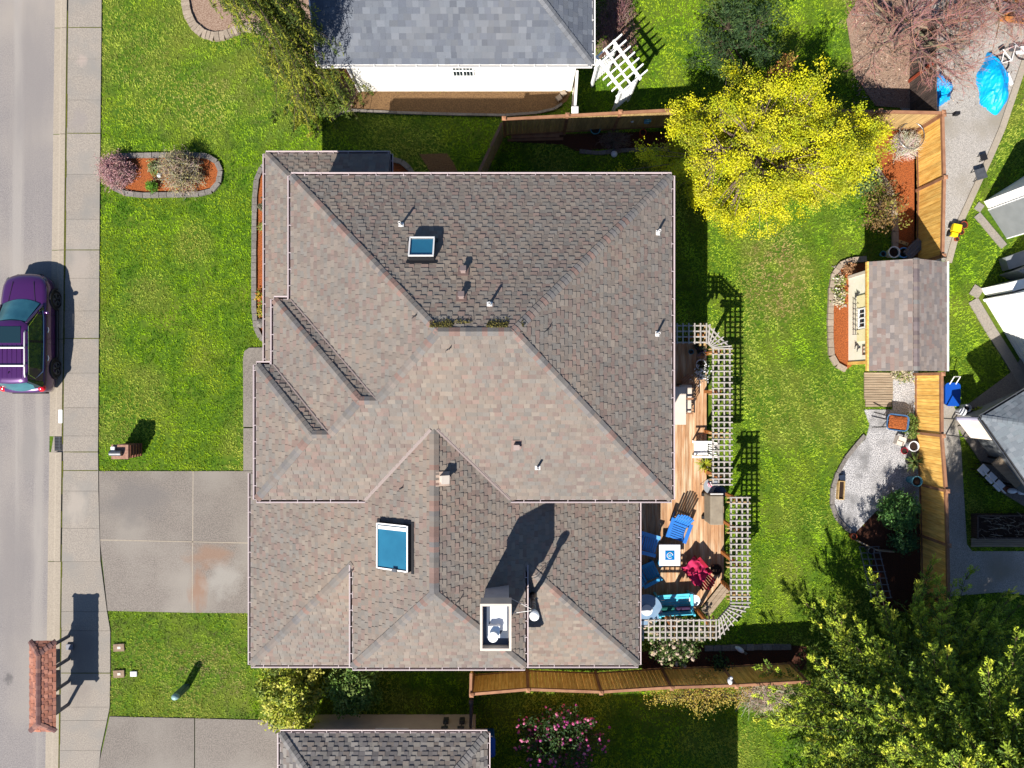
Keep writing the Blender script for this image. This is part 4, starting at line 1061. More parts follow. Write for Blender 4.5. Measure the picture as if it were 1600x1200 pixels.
        mb = MB().blob((.69 * sx, 2.03, .74), (.12, .16, .05), 10); mb.build('headlight', m['metal_gray'], th, smooth=True)
        mb = MB().blob((.74 * sx, -2.14, .95), (.15, .14, .13), 10); mb.build('taillight', m['red_lens'], th, smooth=True)
        for y in (1.36, -1.36):
            x = .80 * sx
            def cyl(r0_, x0, x1, mat, nm, par, rim=None):
                b = MB(); n_ = 28
                prof = [(r0_ * .72, x0), (r0_ * .96, x0), (r0_, x0 + (x1 - x0) * .15), (r0_, x0 + (x1 - x0) * .85), (r0_ * .96, x1), (r0_ * .70, x1), (r0_ * .66, x1 - .03 * sx)]
                vs = []; fs = []
                for rr, xx in prof:
                    for j in range(n_):
                        t = 6.2832 * j / n_; vs.append((xx, y + rr * math.cos(t), .35 + rr * math.sin(t)))
                for i in range(len(prof) - 1):
                    for j in range(n_): fs.append((i * n_ + j, i * n_ + (j + 1) % n_, (i + 1) * n_ + (j + 1) % n_, (i + 1) * n_ + j))
                fs.append(tuple(range((len(prof) - 1) * n_, len(prof) * n_))); b.add(vs, fs)
                return b.build(nm, mat, par)
            w = cyl(.35, .70 * sx, .935 * sx, m['tyre'], 'wheel', th)
            b = MB()
            for j in range(5):
                t = 6.2832 * j / 5 + .3
                for e in (-.16, .16):
                    b.bar((.925 * sx, y + .05 * math.cos(t), .35 + .05 * math.sin(t)), (.928 * sx, y + .23 * math.cos(t + e), .35 + .23 * math.sin(t + e)), .03, .028, up=(1, 0, 0))
            b.tube([(.928 * sx, y + .235 * math.cos(6.2832 * j / 20), .35 + .235 * math.sin(6.2832 * j / 20)) for j in range(21)], .013, 5)
            b.build('rim', m['metal_gray'], w)
            b = MB(); pts = [(.925 * sx, y + .40 * math.cos(math.pi * j / 14), .35 + .40 * math.sin(math.pi * j / 14)) for j in range(15)]
            b.tube(pts, .045, 6); b.build('wheel_arch', m['black'], th)
    MB().box((0, -.12, 1.706), (.86, .62, .012)).build('sunroof', m['glass_dark'], th)
    for y in (-.62, -1.3):
        MB().bar((-.62, y, 1.775), (.62, y, 1.775), .055, .03).build('cross_bar', m['metal_white'], th)
    for x in (-.45, -.27, -.09, .09, .27, .45):
        MB().bar((x, -.5, 1.712), (x, -1.75, 1.698), .018, .012).build('roof_rib', m['purple_paint'], th)
    MB().add([(-.03, -1.5, 1.7), (.03, -1.5, 1.7), (0, -1.62, 1.78), (0, -1.5, 1.7)], [(0, 1, 2), (1, 3, 2), (3, 0, 2)]).build('antenna', m['black'], th)
    MB().box((0, -2.32, .5), (1.3, .08, .22)).build('bumper', m['metal_dark'], th)
    MB().box((0, 2.30, .5), (.9, .06, .2)).build('grille', m['metal_dark'], th)
    MB().bar((-.6, 1.12, 1.03), (.6, 1.12, 1.03), .05, .02).build('wiper', m['black'], th)
    for sx in (-1, 1): MB().bar((.52 * sx, 1.2, 1.012), (.40 * sx, 2.0, .925), .016, .012).build('hood_crease', m['black'], th)
car()

# ---------------------------------------------------------------- kiosk, mailbox, drain, boxes
k0 = P(108, 1046); th = thing('mailbox_shelter', 'brown shingled mailbox shelter on gray posts at the road edge', 'mailbox shelter', (-17.78, -11.45, 0))
BR = [(.30, .12, .075), (.25, .10, .065), (.34, .15, .10), (.22, .095, .07)]
hx, hy, ez, rz2 = .5, 1.72, 1.55, 1.83
for i, s in enumerate(([(-hx, -hy, ez), (-hx, hy, ez), (0, hy - .42, rz2), (0, -hy + .42, rz2)], [(hx, -hy, ez), (hx, hy, ez), (0, hy - .42, rz2), (0, -hy + .42, rz2)], [(-hx, hy, ez), (hx, hy, ez), (0, hy - .42, rz2)], [(-hx, -hy, ez), (hx, -hy, ez), (0, -hy + .42, rz2)])):
    mb = MB(); shingles(mb, s, BR, expo=.13, tw=(.1, .2), lo=.006, hi=.02, seed=90 + i); mb.build('roof_slope', m['shingle'], th)
DB = [(.12, .06, .055), (.15, .08, .07), (.22, .11, .085)]
def capl(a, b, na, nb, s):
    a, b = Vector(a), Vector(b); dd = (b - a).normalized(); mb = MB(); ridge_caps(mb, a, b, slope_dir(na, dd), slope_dir(nb, dd), DB, w=.1, seed=s, lift=.02); mb.build('ridge_cap', m['shingle'], th)
capl((0, -hy + .42, rz2), (0, hy - .42, rz2), (.5, 0, 1), (-.5, 0, 1), 1)
for sx in (-1, 1):
    capl((sx * hx, hy, ez), (0, hy - .42, rz2), (sx * .5, 0, 1), (0, .6, 1), 2); capl((sx * hx, -hy, ez), (0, -hy + .42, rz2), (sx * .5, 0, 1), (0, -.6, 1), 3)
for y in (1.36, .45, -.45, -1.36): 
    MB().box((.04, y, .78), (.10, .10, 1.56), 0, 0, rt(.9, 1.05)).build('post', m['kiosk_wood'], th)
MB().box((0, 0, 1.5), (.12, 3.2, .09)).build('beam', m['kiosk_wood'], th)
for y, sx, w, h in ((.9, .10, .5, .55), (.02, .12, .6, .6), (-.95, .14, .62, .6)):
    MB().box((-.02, y, 1.1), (.46, w, h)).build('mailbox_unit', m['kiosk_box'], th, bevel=.015)
MB().box((.12, .95, .1), (.28, .22, .06)).build('foot_pad', m['kiosk_box'], th)

q = P(199, 704); th = thing('brick_mailbox', 'brick pillar mailbox leaning pale lid on the front lawn', 'mailbox', (q.x + .28, q.y + .05, 0))
mb = MB()
for k in range(10):
    for j in range(3):
        mb.box((-.22 + .22 * j + (.05 if k % 2 else -.03), 0, .05 + k * .1), (.205, .5, .09), 0, 0, rt(.75, 1.2))
mb.box((0, 0, .5), (.56, .46, .98), 0, 0, (.7, .68, .66)); mb.build('pillar', m['brick'], th)
MB().box((0, 0, 1.03), (.66, .56, .06)).build('pillar_cap', M('capbrick', c(206, 160, 138), c(180, 132, 112), 12), th, bevel=.01)
mb = MB(); n = 10; prof = [(math.cos(math.pi * j / n) * .12, 1.06 + .1 + math.sin(math.pi * j / n) * .1) for j in range(n + 1)] + [(-.12, 1.06), (.12, 1.06)]
vs = [(-.42, a * .9, b) for a, b in prof] + [(.02, a * .9, b) for a, b in prof]; k = len(prof)
mb.add(vs, [tuple(range(k))[::-1], tuple(range(k, 2 * k))] + [(i, (i + 1) % k, k + (i + 1) % k, k + i) for i in range(k)]); 
o = mb.build('letter_box', m['metal_gray'], th); o.location = (.1, -.04, 0)
MB().box((-.22, .12, 1.12), (.14, .16, .1)).build('newspaper_holder', m['white_paint'], th)

q = P(92, 693); th = thing('storm_drain', 'black slotted storm drain grate in the curb gap', 'drain', (q.x, q.y, 0))
MB().box((0, 0, .012), (.32, .58, .02)).build('drain_pit', m['black'], th)
for y in [-.24 + .06 * i for i in range(9)]: MB().box((-.02, y, .03), (.27, .016, .02)).build('grate_bar', m['metal_gray'], th)
MB().box((.04, 0, .03), (.022, .54, .024)).build('grate_rib', m['metal_gray'], th)
mb = MB().prism(GP([(84, 682), (104.5, 682), (104.5, 706.5), (80, 706.5)]), -.02, .01); struct('drain_apron', mb, m['concrete'])
mb = MB(); q0, q1 = P(94.0, 640), P(93.6, 661); mb.box(((q0.x + q1.x) / 2 + .06, (q0.y + q1.y) / 2, .072), (.15, .53, .012))
o = mb.build('curb_marking', m['white_paint']); tag(o, 'white painted address patch on the curb with small dark figures', 'curb marking'); 
mb = MB(); random.seed(3)
for i, y in enumerate((.09, .03, -.03, -.09)):
    cx, cy = (q0.x + q1.x) / 2 + .06, (q0.y + q1.y) / 2 + y
    mb.box((cx, cy + .012, .0795), (.055, .009, .003)); mb.box((cx + (.023 if i % 2 else -.023), cy, .0795), (.009, .03, .003))
mb.build('figures', m['metal_dark'], o)
for i, (a, b) in enumerate(((187, 1011), (187, 1052))):
    q = P(a, b); th = thing('meter_lid', ('tan water meter lid set in the lawn, the upper of the pair' if i == 0 else 'tan water meter lid next to a pale square cover'), 'meter lid', (q.x, q.y, 0), .05, 'water meter lids by the sidewalk')
    MB().box((0, 0, .05), (.44, .3, .06)).build('lid', M('lid', c(186, 160, 132), c(160, 134, 110), 10), th, bevel=.01)
    MB().box((.02, 0, .085), (.13, .1, .02)).build('hatch', m['siding_cream'], th)
q = P(210, 1052); mb = MB().box((q.x, q.y, .05), (.26, .2, .06)); mb.box((q.x, q.y, .082), (.22, .16, .012)); tag(mb.build('cleanout_cover', m['glaze_white'], bevel=.008), 'small pale square cover in the lawn beside a meter lid', 'utility cover')
q = P(292, 1072); th = thing('utility_pedestal', 'green utility pedestal with pale dome top on the small lawn', 'utility pedestal', (q.x, q.y, 0))
MB().box((0, 0, .45), (.24, .2, .9)).build('body', M('pedgreen', c(96, 132, 128), c(84, 120, 116), 6, .5), th, bevel=.03)
MB().lathe([(.14, 0), (.15, .08), (.12, .16), (.05, .2)], (0, 0, .9), 16, sx=1.0, sy=.85).build('dome', M('peddome', c(176, 216, 214), rough=.4), th, smooth=True)

# ---------------------------------------------------------------- white arbor
def arbor():
    z = 2.3; ctr = P(967, 101, z); th = thing('garden_arbor', 'white wooden arbor with lattice sides beside the white house corner', 'arbor', (ctr.x, ctr.y, 0))
    A = P(931, 88, z) - ctr; B = P(975, 146, z) - ctr           # one long beam
    A2 = P(958, 64, z) - ctr; B2 = P(1001, 124, z) - ctr
    for a, b in ((A, B), (A2, B2)):
        MB().bar((a.x, a.y, z), (b.x, b.y, z), .07, .15).build('beam', m['white_paint'], th)
    am, bm = (A + A2) / 2, (B + B2) / 2
    MB().bar((am.x, am.y, z), (bm.x, bm.y, z), .05, .1).build('beam', m['white_paint'], th)
    for i in range(7):
        t = .04 + .92 * i / 6; a, b = A.lerp(B, t), A2.lerp(B2, t); dd = (b - a).normalized()
        MB().bar((a - dd * .35) + Vector((0, 0, z + .12)), (b + dd * .35) + Vector((0, 0, z + .12)), .045, .1).build('rafter', m['white_paint'], th)
    for s, t in ((.10, 0), (.90, 1)):
        a, b = A.lerp(B, s), A2.lerp(B2, s)
        for q in (a, b): MB().box((q.x, q.y, z / 2), (.1, .1, z), math.atan2((b - a).y, (b - a).x)).build('post', m['white_paint'], th)
        mb = MB(); dd = b - a
        for i in range(1, 8):
            q = a.lerp(b, i / 8); mb.bar((q.x, q.y, .2), (q.x, q.y, z - .1), .03, .015, up=(dd.y, -dd.x, 0))
        for i in range(1, 16):
            zz = .2 + (z - .35) * i / 16; mb.bar((a.x, a.y, zz), (b.x, b.y, zz), .015, .03)
        mb.build('lattice', m['white_paint'], th)
arbor()

# ---------------------------------------------------------------- deck and pergolas
DZ = .36
deck = thing('deck', 'brown plank deck behind the house with diagonal step at one corner', 'deck', (7.5, -4, 0))
dp = [tuple(P(a, b, DZ)[:2]) for a, b in [(1010, 533), (1104, 535), (1104, 752), (1131, 776), (1131, 903), (1094, 950), (1076, 958), (985, 960), (985, 775), (1010, 775)]]
mb = MB(); x0 = min(a for a, b in dp); x1 = max(a for a, b in dp); T = tris(dp); x = x0
while x < x1:
    t = rt(.78, 1.18)
    for tr_ in T:
        cl = clip([(x, -12), (x + .138, -12), (x + .138, 5), (x, 5)], tr_)
        if cl: mb.prism(cl, DZ - .035, DZ, 0, t)
    x += .145
mb.build('planks', m['deck_wood'], deck, world=True)
dq = [(x * .992 + .06, y) for x, y in dp]
MB().prism([(a - .04 if a > 7.2 else a, b) for a, b in dp], .02, DZ - .05).build('skirt', m['old_wood'], deck, world=True)
mb = MB(); A, B = P(1130, 908, .2), P(1094, 953, .2); dd = (B - A).normalized(); nn = Vector((-dd.y, dd.x, 0)); nn = nn if nn.x < 0 else -nn
for i in range(3): mb.bar(A - nn * (.07 + .15 * i), B - nn * (.07 + .15 * i), .14, .04, 0, rt(.9, 1.05))
mb.build('step', m['gray_wood'], deck, world=True)

PZ = 2.5
def pergola(label, segs, posts, fans=()):
    c0 = P(*posts[0][0], 0); th = thing('pergola', label, 'pergola', (c0.x, c0.y, 0))
    for (a, b, w0, w1, nl, step, ov) in segs:      # rails run a->b, offset w0..w1 to the left-hand normal (px at PZ)
        A, B = P(*a, PZ), P(*b, PZ); dd = (B - A); L = dd.length; dd.normalize(); nn = Vector((-dd.y, dd.x, 0))
        k = (CAMH - PZ) / F; W0, W1 = w0 * k, w1 * k
        for i in range(nl):
            o = nn * (W0 + (W1 - W0) * i / (nl - 1))
            MB().bar(A + o - dd * ov, B + o + dd * ov, .045, .085, 0, rt(.92, 1.05)).build('lattice_rail', m['pergola'], th, world=True)
        n = int(L / step)
        for i in range(n + 1):
            q = A + dd * (L * i / n) + Vector((0, 0, .065))
            MB().bar(q + nn * (W0 - .06), q + nn * (W1 + .09), .042, .045, 0, rt(.92, 1.06)).build('lattice_slat', m['pergola'], th, world=True)
    for (o0, o1, i0, i1, ns) in fans:
        O0, O1, I0, I1 = (P(*v, PZ) for v in (o0, o1, i0, i1))
        for i in range(4):
            t = i / 3; MB().bar(O0.lerp(I0, t), O1.lerp(I1, t), .045, .085, 0, rt(.92, 1.05)).build('lattice_rail', m['pergola'], th, world=True)
        for i in range(ns):
            t = (i + .5) / ns; A, B = O0.lerp(O1, t), I0.lerp(I1, t); dd = (A - B).normalized(); e = Vector((0, 0, .065))
            MB().bar(B + e - dd * .03, A + e + dd * .1, .042, .045, 0, rt(.92, 1.06)).build('lattice_slat', m['pergola'], th, world=True)
    for (base, top, ang) in posts:
        q, t = P(*base, .0), P(*top, PZ)
        MB().bar((t.x, t.y, 0), (t.x, t.y, PZ - .18), .115, .115, 0, rt(.9, 1.1)).build('post', m['post_orange'], th, world=True)
        v = Vector((math.cos(ang), math.sin(ang), 0)); s = Vector((-v.y, v.x, 0))
        for e in (-.08, .08):
            MB().bar(t + s * e - v * .42 - Vector((0, 0, .15)), t + s * e + v * .42 - Vector((0, 0, .15)), .045, .14, 0, rt(.85, 1.05)).build('cross_beam', m['cedar_gray'], th, world=True)
    return th
H_, V_ = 0.0, math.pi / 2
pergola('pale lattice pergola with angled upper corner along the narrow part of the deck',
    [((1048, 509), (1103, 509), -26, 0, 4, .20, .05), ((1114, 545), (1114, 757), 0, 26, 4, .203, .04)],
    [((1100, 520), (1099, 522), V_), ((1101, 551), (1127, 549), H_), ((1101, 612), (1127, 613), H_), ((1101, 676), (1127, 680), H_), ((1101, 739), (1127, 747), H_)], [((1105, 508), (1141, 544), (1105, 535), (1114, 544), 6)])
pergola('pale lattice pergola wrapping the wide end of the deck round the fire table',
    [((1142, 777), (1142, 941), 0, 26, 4, .203, .04), ((1118, 969), (1004, 969), 0, 27, 4, .203, .05)],
    [((1130, 768), (1155, 782), H_), ((1130, 818), (1155, 830), H_), ((1126, 868), (1155, 884), H_), ((1124, 912), (1155, 934), H_), ((1088, 950), (1113, 982), V_), ((1030, 957), (1053, 982), V_)], [((1169, 944), (1121, 996), (1143, 944), (1121, 969), 8)])

# ---------------------------------------------------------------- deck furniture
def adirondack(name, label, px, py, rz, mat, z=DZ, group='adirondack chairs on the deck', cush=None, cat='chair'):
    q = P(px, py, z); th = thing(name, label, cat, (q.x, q.y, z), rz, group)   # faces local +y
    for i in range(6): MB().bar((-.27, .42 - .085 * i, .38 - .022 * i), (.27, .42 - .085 * i, .38 - .022 * i), .075, .022).build('seat_slat', mat, th)
    for i in range(7):
        x = -.24 + .08 * i; h = .72 - .9 * x * x * 2.2
        MB().bar((x, -.08, .27), (x * 1.22, -.10 - h * .72, .27 + h * .92), .074, .02, up=(0, 1, .3)).build('back_slat', mat, th)
    MB().bar((-.3, -.16, .45), (.3, -.16, .45), .05, .04).build('back_brace', mat, th)
    for sx in (-1, 1):
        MB().bar((sx * .35, .46, .58), (sx * .37, -.32, .55), .14, .025).build('armrest', mat, th)
        MB().bar((sx * .31, .40, 0), (sx * .31, .40, .57), .09, .03, up=(1, 0, 0)).build('front_leg', mat, th)
        MB().bar((sx * .29, .42, .34), (sx * .29, -.5, .04), .03, .12).build('rear_leg', mat, th)
    if cush:
        mb = MB()
        for (c0, s0) in cush[1]: mb.box(c0, s0)
        mb.build('cushion', cush[0], th, bevel=.03)
    return th
def rot_to(dx, dy): return math.atan2(dy, dx) - math.pi / 2
adirondack('adirondack_chair', 'bright blue adirondack chair in full sun casting a slatted shadow', 1057, 822, rot_to(-.35, -.93), m['blue_plastic'])
adirondack('adirondack_chair', 'light blue adirondack chair half under the eave', 1006, 845, rot_to(.93, -.25), m['lblue_plastic'])
adirondack('adirondack_chair', 'teal blue adirondack chair beside the white fire table', 1007, 893, rot_to(.9, .45), m['teal_plastic'])
pinkc = adirondack('adirondack_chair', 'red adirondack chair draped with a crumpled hot pink towel', 1086, 889, rot_to(-.62, .78), m['red_plastic'])
q = P(1084, 889, DZ); n = 15; vs = []; 
rot = rot_to(-.62, .78); cr, sr = math.cos(rot), math.sin(rot)
for i in range(n):
    for j in range(n):
        a, b = -.36 + .70 * i / (n - 1), -.30 + .84 * j / (n - 1)
        hz = .60 - .02 * abs(a) + .09 * math.sin(a * 14 + b * 6) * math.cos(b * 9 - a * 5) + .04 * math.sin(b * 23 + a * 17) + (max(0, -.08 - b) * .9)
        a2 = a + .04 * math.sin(b * 11); b2 = b + .05 * math.sin(a * 9)
        vs.append((q.x + a2 * cr - b2 * sr, q.y + a2 * sr + b2 * cr, DZ + hz))
fs = [(i * n + j, (i + 1) * n + j, (i + 1) * n + j + 1, i * n + j + 1) for i in range(n - 1) for j in range(n - 1)]
o = MB().add(vs, fs).build('towel', m['pink_fabric'], smooth=True); so_ = o.modifiers.new('solid', 'SOLIDIFY'); so_.thickness = .02
tag(o, 'crumpled hot pink towel thrown over the red chair', 'towel')

q = P(1046.5, 867.5, DZ + .6); th = thing('fire_table', 'white square fire table with blue glass centre', 'fire table', (q.x, q.y, DZ), 0)
MB().box((0, 0, .28), (.62, .62, .56)).build('base', m['siding_cream'], th)
MB().box((0, 0, .585), (.82, .82, .05)).build('table_top', m['glaze_white'], th, bevel=.01)
MB().box((0, 0, .614), (.36, .36, .012)).build('burner_tray', M('bluegl', (.0, .08, .28), (.0, .16, .40), 40, .2), th)
mb = MB()
mb.tube([(.11 * math.cos(t / 16 * 5.4), .11 * math.sin(t / 16 * 5.4), .632) for t in range(17)], .016, 6); mb.build('burner_ring', m['glaze_white'], th)
MB().lathe([(.06, 0), (.07, .02), (.03, .03)], (0, 0, .62), 12).build('burner_hub', m['lblue_plastic'], th)
q = P(1032, 876, DZ); MB_ = MB().lathe([(.10, 0), (.13, .3), (.11, .42), (.02, .45)], (0, 0, 0), 14, sy=1.4)
th = thing('side_table', 'small teal stool tucked against the fire table', 'stool', (q.x - .05, q.y, DZ)); MB_.build('stool_body', m['teal_plastic'], th, smooth=True)

# turquoise bench
q = P(1049, 936, DZ); th = thing('garden_bench', 'turquoise slatted garden bench with two pillows', 'bench', (q.x, q.y, DZ), math.pi + .06 + math.pi)
for i in range(5): MB().bar((-.62, .26 - .105 * i, .42), (.62, .26 - .105 * i, .42), .092, .025, 0, rt(.97, 1.03)).build('seat_slat', m['turq'], th)
for i in range(4): MB().bar((-.60, -.27 - .03 * i, .52 + .11 * i), (.60, -.27 - .03 * i, .52 + .11 * i), .03, .09).build('back_slat', m['turq'], th)
for sx in (-1, 1):
    MB().bar((sx * .66, .34, .62), (sx * .66, -.34, .60), .11, .03).build('armrest', m['turq'], th)
    MB().bar((sx * .66, .28, 0), (sx * .66, .28, .6), .07, .07).build('leg', m['turq'], th)
    MB().bar((sx * .66, -.28, 0), (sx * .66, -.38, .95), .07, .07).build('leg', m['turq'], th)
for i, (x, nm, colr, lb) in enumerate(((-.3, 'pillow', c(36, 130, 120), 'green pillow on the turquoise bench'), (.32, 'pillow', c(96, 66, 112), 'plum striped pillow on the turquoise bench'))):
    w = th.location; a = .06
    mb = MB().box((0, 0, 0), (.56, .16, .34), mat=Matrix.Rotation(-.5, 3, 'X'))
    o = mb.build(nm, M('pil%d' % i, colr, tuple(v * .7 for v in colr), 8, .9), bevel=.06); o.location = (w.x + x, w.y - .2, w.z + .58); o.rotation_euler = (0, 0, a); tag(o, lb, 'pillow')
q = P(1080, 932, DZ); th = thing('side_table', 'white round side table at the end of the turquoise bench', 'side table', (q.x, q.y, DZ))
MB().lathe([(.16, 0), (.05, .03), (.04, .5)], n=14).build('pedestal', m['white_paint'], th); MB().lathe([(.21, .5), (.215, .53), (.01, .535)], n=24).build('table_top', m['white_paint'], th)
q = P(1005, 944, DZ); th = thing('patio_table', 'round glass patio table half hidden by the low eave', 'table', (q.x, q.y, DZ))
MB().lathe([(.3, 0), (.06, .04), (.05, .68)], n=16).build('pedestal', m['metal_gray'], th)
MB().lathe([(.58, .70), (.6, .71), (.6, .725), (.02, .727)], n=36).build('table_top', M('iceglass', c(170, 200, 230), c(150, 184, 220), 3, .1, spec=.8), th, smooth=False)
MB().lathe([(.2, .73), (.22, .77), (.17, .765), (.01, .75)], n=24).build('platter', m['glaze_white'], th)
# white chair
q = P(1092, 700, DZ); th = thing('garden_chair', 'white garden chair with slatted back under the pergola edge', 'chair', (q.x, q.y, DZ), math.pi / 2)
for i in range(5): MB().bar((-.24, .25 - .105 * i, .42), (.24, .25 - .105 * i, .42), .1, .03).build('seat_slat', m['white_paint'], th)
for i in range(6): MB().bar((-.22 + .088 * i, -.27, .42), (-.22 + .088 * i, -.46, 1.0), .045, .02, up=(0, 1, 0)).build('back_slat', m['white_paint'], th)
MB().bar((-.28, -.47, 1.02), (.28, -.47, 1.02), .05, .08).build('top_rail', m['white_paint'], th)
for sx in (-1, 1):
    MB().bar((sx * .29, .42, .64), (sx * .29, -.36, .66), .07, .03).build('armrest', m['white_paint'], th)
    MB().bar((sx * .29, .25, 0), (sx * .29, .25, .63), .05, .05).build('leg', m['white_paint'], th); MB().bar((sx * .27, -.24, 0), (sx * .27, -.47, 1.0), .05, .05).build('leg', m['white_paint'], th)
# dining set under the eave
q = P(1046, 633, DZ); th = thing('dining_table', 'long pale patio dining table half hidden under the high eave', 'table', (q.x + .05, q.y, DZ))
MB().box((0, 0, .72), (.86, 1.46, .04)).build('table_top', m['siding_cream'], th, bevel=.01)
for sx in (-1, 1):
    for sy in (-1, 1): MB().box((sx * .36, sy * .64, .35), (.06, .06, .70)).build('leg', m['metal_dark'], th)
def patio_chair(label, px, py, rz):
    q = P(px, py, DZ); th = thing('patio_chair', label, 'chair', (q.x, q.y, DZ), rz, 'patio chairs round the dining table')
    MB().box((0, 0, .43), (.5, .5, .09)).build('cushion', m['siding_cream'], th, bevel=.03)
    MB().bar((-.24, -.26, .86), (.24, -.26, .86), .04, .04).build('back_rail', m['metal_dark'], th)
    for x in (-.2, -.07, .07, .2): MB().bar((x, -.25, .42), (x, -.27, .86), .03, .02).build('back_bar', m['metal_dark'], th)
    for sx in (-1, 1):
        MB().bar((sx * .28, .2, .62), (sx * .28, -.26, .64), .05, .03).build('armrest', m['cedar_red'], th)
        for y in (.2, -.24): MB().bar((sx * .26, y, 0), (sx * .26, y, .62), .035, .035).build('leg', m['metal_dark'], th)
patio_chair('dark framed patio chair with cream seat partly in the house shadow', 1067, 611, math.pi / 2)
patio_chair('dark framed patio chair with cream seat in full sun by the long table', 1066, 634, math.pi / 2)
# grill and small table
q = P(1121, 797, DZ + 1.0); th = thing('covered_grill', 'boxy barbecue grill under a tan fabric cover', 'grill', (q.x, q.y, DZ))
mb = MB().prism([(-.27, -.58), (.25, -.58), (.25, .56), (-.27, .56)], .08, .98); mb.build('cover', m['grill_cover'], th, bevel=.05)
MB().tube([(-.24, .60, .9), (.24, .60, .9)], .03, 8).build('handle_bar', m['metal_white'], th)
for sy in (-1, 1): MB().box((-.3, .45 * sy, .07), (.1, .12, .14)).build('foot', m['black'], th)
q = P(1106, 757, DZ); th = thing('glass_table', 'small round glass table with wire legs at the deck corner', 'table', (q.x, q.y, DZ))
MB().lathe([(.3, .5), (.31, .515), (.01, .52)], n=28).build('table_top', M('frost', c(196, 200, 204), c(184, 190, 196), 3, .1, spec=.7), th)
for t in range(3): MB().tube([(.3 * math.cos(t * 2.1 + 1), .3 * math.sin(t * 2.1 + 1), 0), (.15 * math.cos(t * 2.1 + 1), .15 * math.sin(t * 2.1 + 1), .25), (.27 * math.cos(t * 2.1 + 1), .27 * math.sin(t * 2.1 + 1), .5)], .012, 5).build('leg', m['metal_dark'], th)
q = P(1109, 757, DZ + .55); th = thing('flower_bowl', 'pink and white flower bowl on the small glass table', 'bowl', (q.x, q.y, DZ + .53))
MB().lathe([(.05, 0), (.1, .06), (.09, .06), (.01, .03)], n=16).build('bowl', m['glaze_white'], th)
mb = MB(); 
for i in range(14): mb.blob((random.uniform(-.07, .07), random.uniform(-.07, .07), random.uniform(.05, .12)), .035, 6, 0, random.choice(((.6, .25, .3), (.7, .6, .6), (.6, .12, .2))))
mb.build('flowers', m['flower'], th)
q = P(1119, 766, DZ); th = thing('folded_cover', 'dark navy barrel bin squeezed between grill and small table', 'bin', (q.x, q.y, DZ)); MB().lathe([(.2, 0), (.25, .5), (.22, .62), (.02, .66)], n=18).build('bin_body', M('navyb', (.006, .02, .06), (.01, .03, .08), 5, .6), th, smooth=True)
q = P(1112, 884, DZ); 
pot('plant_pot', 'dark empty planter bowl at the sunny deck edge', 1116, 887, .22, .3, M('darkglaze', c(120, 70, 46), c(84, 50, 36), 8, .4), z=DZ)
pot('plant_pot', 'pot of spiky yellow green yucca beside the white chair', 1098, 724, .16, .3, m['glaze_white'], z=DZ, plant=('blades', 46, .46, [(.30, .30, .02), (.24, .27, .03), (.40, .33, .05), (.16, .2, .03)]))
for a, b, r, h, mt, lb, pln in ((1089, 541, .17, .28, 'black', 'large black pot in the deck corner under the lattice', ('l', 60, .26, [(.05, .08, .03)])),
        (1078, 550, .10, .2, 'glaze_blue', 'small blue pot on the shaded deck', None), (1092, 549, .12, .22, 'black', 'black pot of purple flowers on the shaded deck', ('l', 60, .2, [(.14, .05, .22), (.05, .08, .04)])),
        (1096, 540, .10, .2, 'terracotta', 'pot of pale yellow blooms against the corner post', ('l', 70, .2, [(.4, .3, .1), (.3, .2, .06), (.1, .1, .03)])),
        (1093, 570, .20, .26, 'glaze_white', 'wide white rimmed pot on the shaded deck edge', ('l', 50, .26, [(.2, .18, .12), (.08, .1, .05)])), (1093, 586, .16, .24, 'black', 'black pot overflowing with white blossom at the deck edge', ('l', 160, .34, [(.7, .7, .75), (.6, .6, .62), (.08, .1, .05)]))):
    pot('plant_pot', lb, a, b, r, h, m[mt], z=DZ, plant=pln)
q = P(1092, 557, DZ); th = thing('wire_plant_stand', 'black wire plant stand ring on the shaded deck', 'plant stand', (q.x, q.y, DZ))
for zz in (.2, .5): MB().tube([(.14 * math.cos(t / 16 * 6.2832), .14 * math.sin(t / 16 * 6.2832), zz) for t in range(17)], .01, 5).build('hoop', m['metal_gray'], th)
for t in range(3): MB().tube([(.14 * math.cos(t * 2.1), .14 * math.sin(t * 2.1), 0), (.14 * math.cos(t * 2.1), .14 * math.sin(t * 2.1), .5)], .009, 5).build('leg', m['metal_gray'], th)
q = P(1068, 592, DZ); th = thing('folding_stool', 'low cedar slat stool beside the shaded patio chair', 'stool', (q.x, q.y, DZ), .7)
for i in range(3): MB().bar((-.2, -.08 + .08 * i, .4), (.2, -.08 + .08 * i, .4), .06, .02).build('slat', m['cedar_red'], th)
for sx in (-1, 1): MB().bar((sx * .16, -.1, 0), (sx * .16, .1, .39), .03, .03).build('leg', m['cedar_red'], th)

# ---------------------------------------------------------------- shed
shd = thing('garden_shed', 'cream garden shed with brown shingled gable roof and a window facing the lawn', 'shed', (14.6, 2.5, 0))
ze, zr5 = 2.2, 2.88; xw_, xe_, yn, ys_ = 13.18, 16.08, 4.52, .48; xm = 14.58
SHP = [(.205, .168, .146), (.185, .158, .142), (.225, .185, .16), (.20, .145, .125), (.17, .148, .138), (.235, .20, .178)]
for i, s in enumerate(([(xw_, ys_, ze), (xw_, yn, ze), (xm, yn, zr5), (xm, ys_, zr5)], [(xe_, ys_, ze), (xe_, yn, ze), (xm, yn, zr5), (xm, ys_, zr5)])):
    mb = MB(); shingles(mb, s, SHP, seed=100 + i, tw=(.14, .3), lo=.008, hi=.016); mb.build('roof_slope', m['shingle'], shd, world=True)
caps(shd, (xm, ys_, zr5), (xm, yn, zr5), (-.45, 0, 1), (.45, 0, 1), .12, 7, [(.16, .13, .13), (.2, .16, .14), (.18, .17, .16), (.14, .11, .11)])
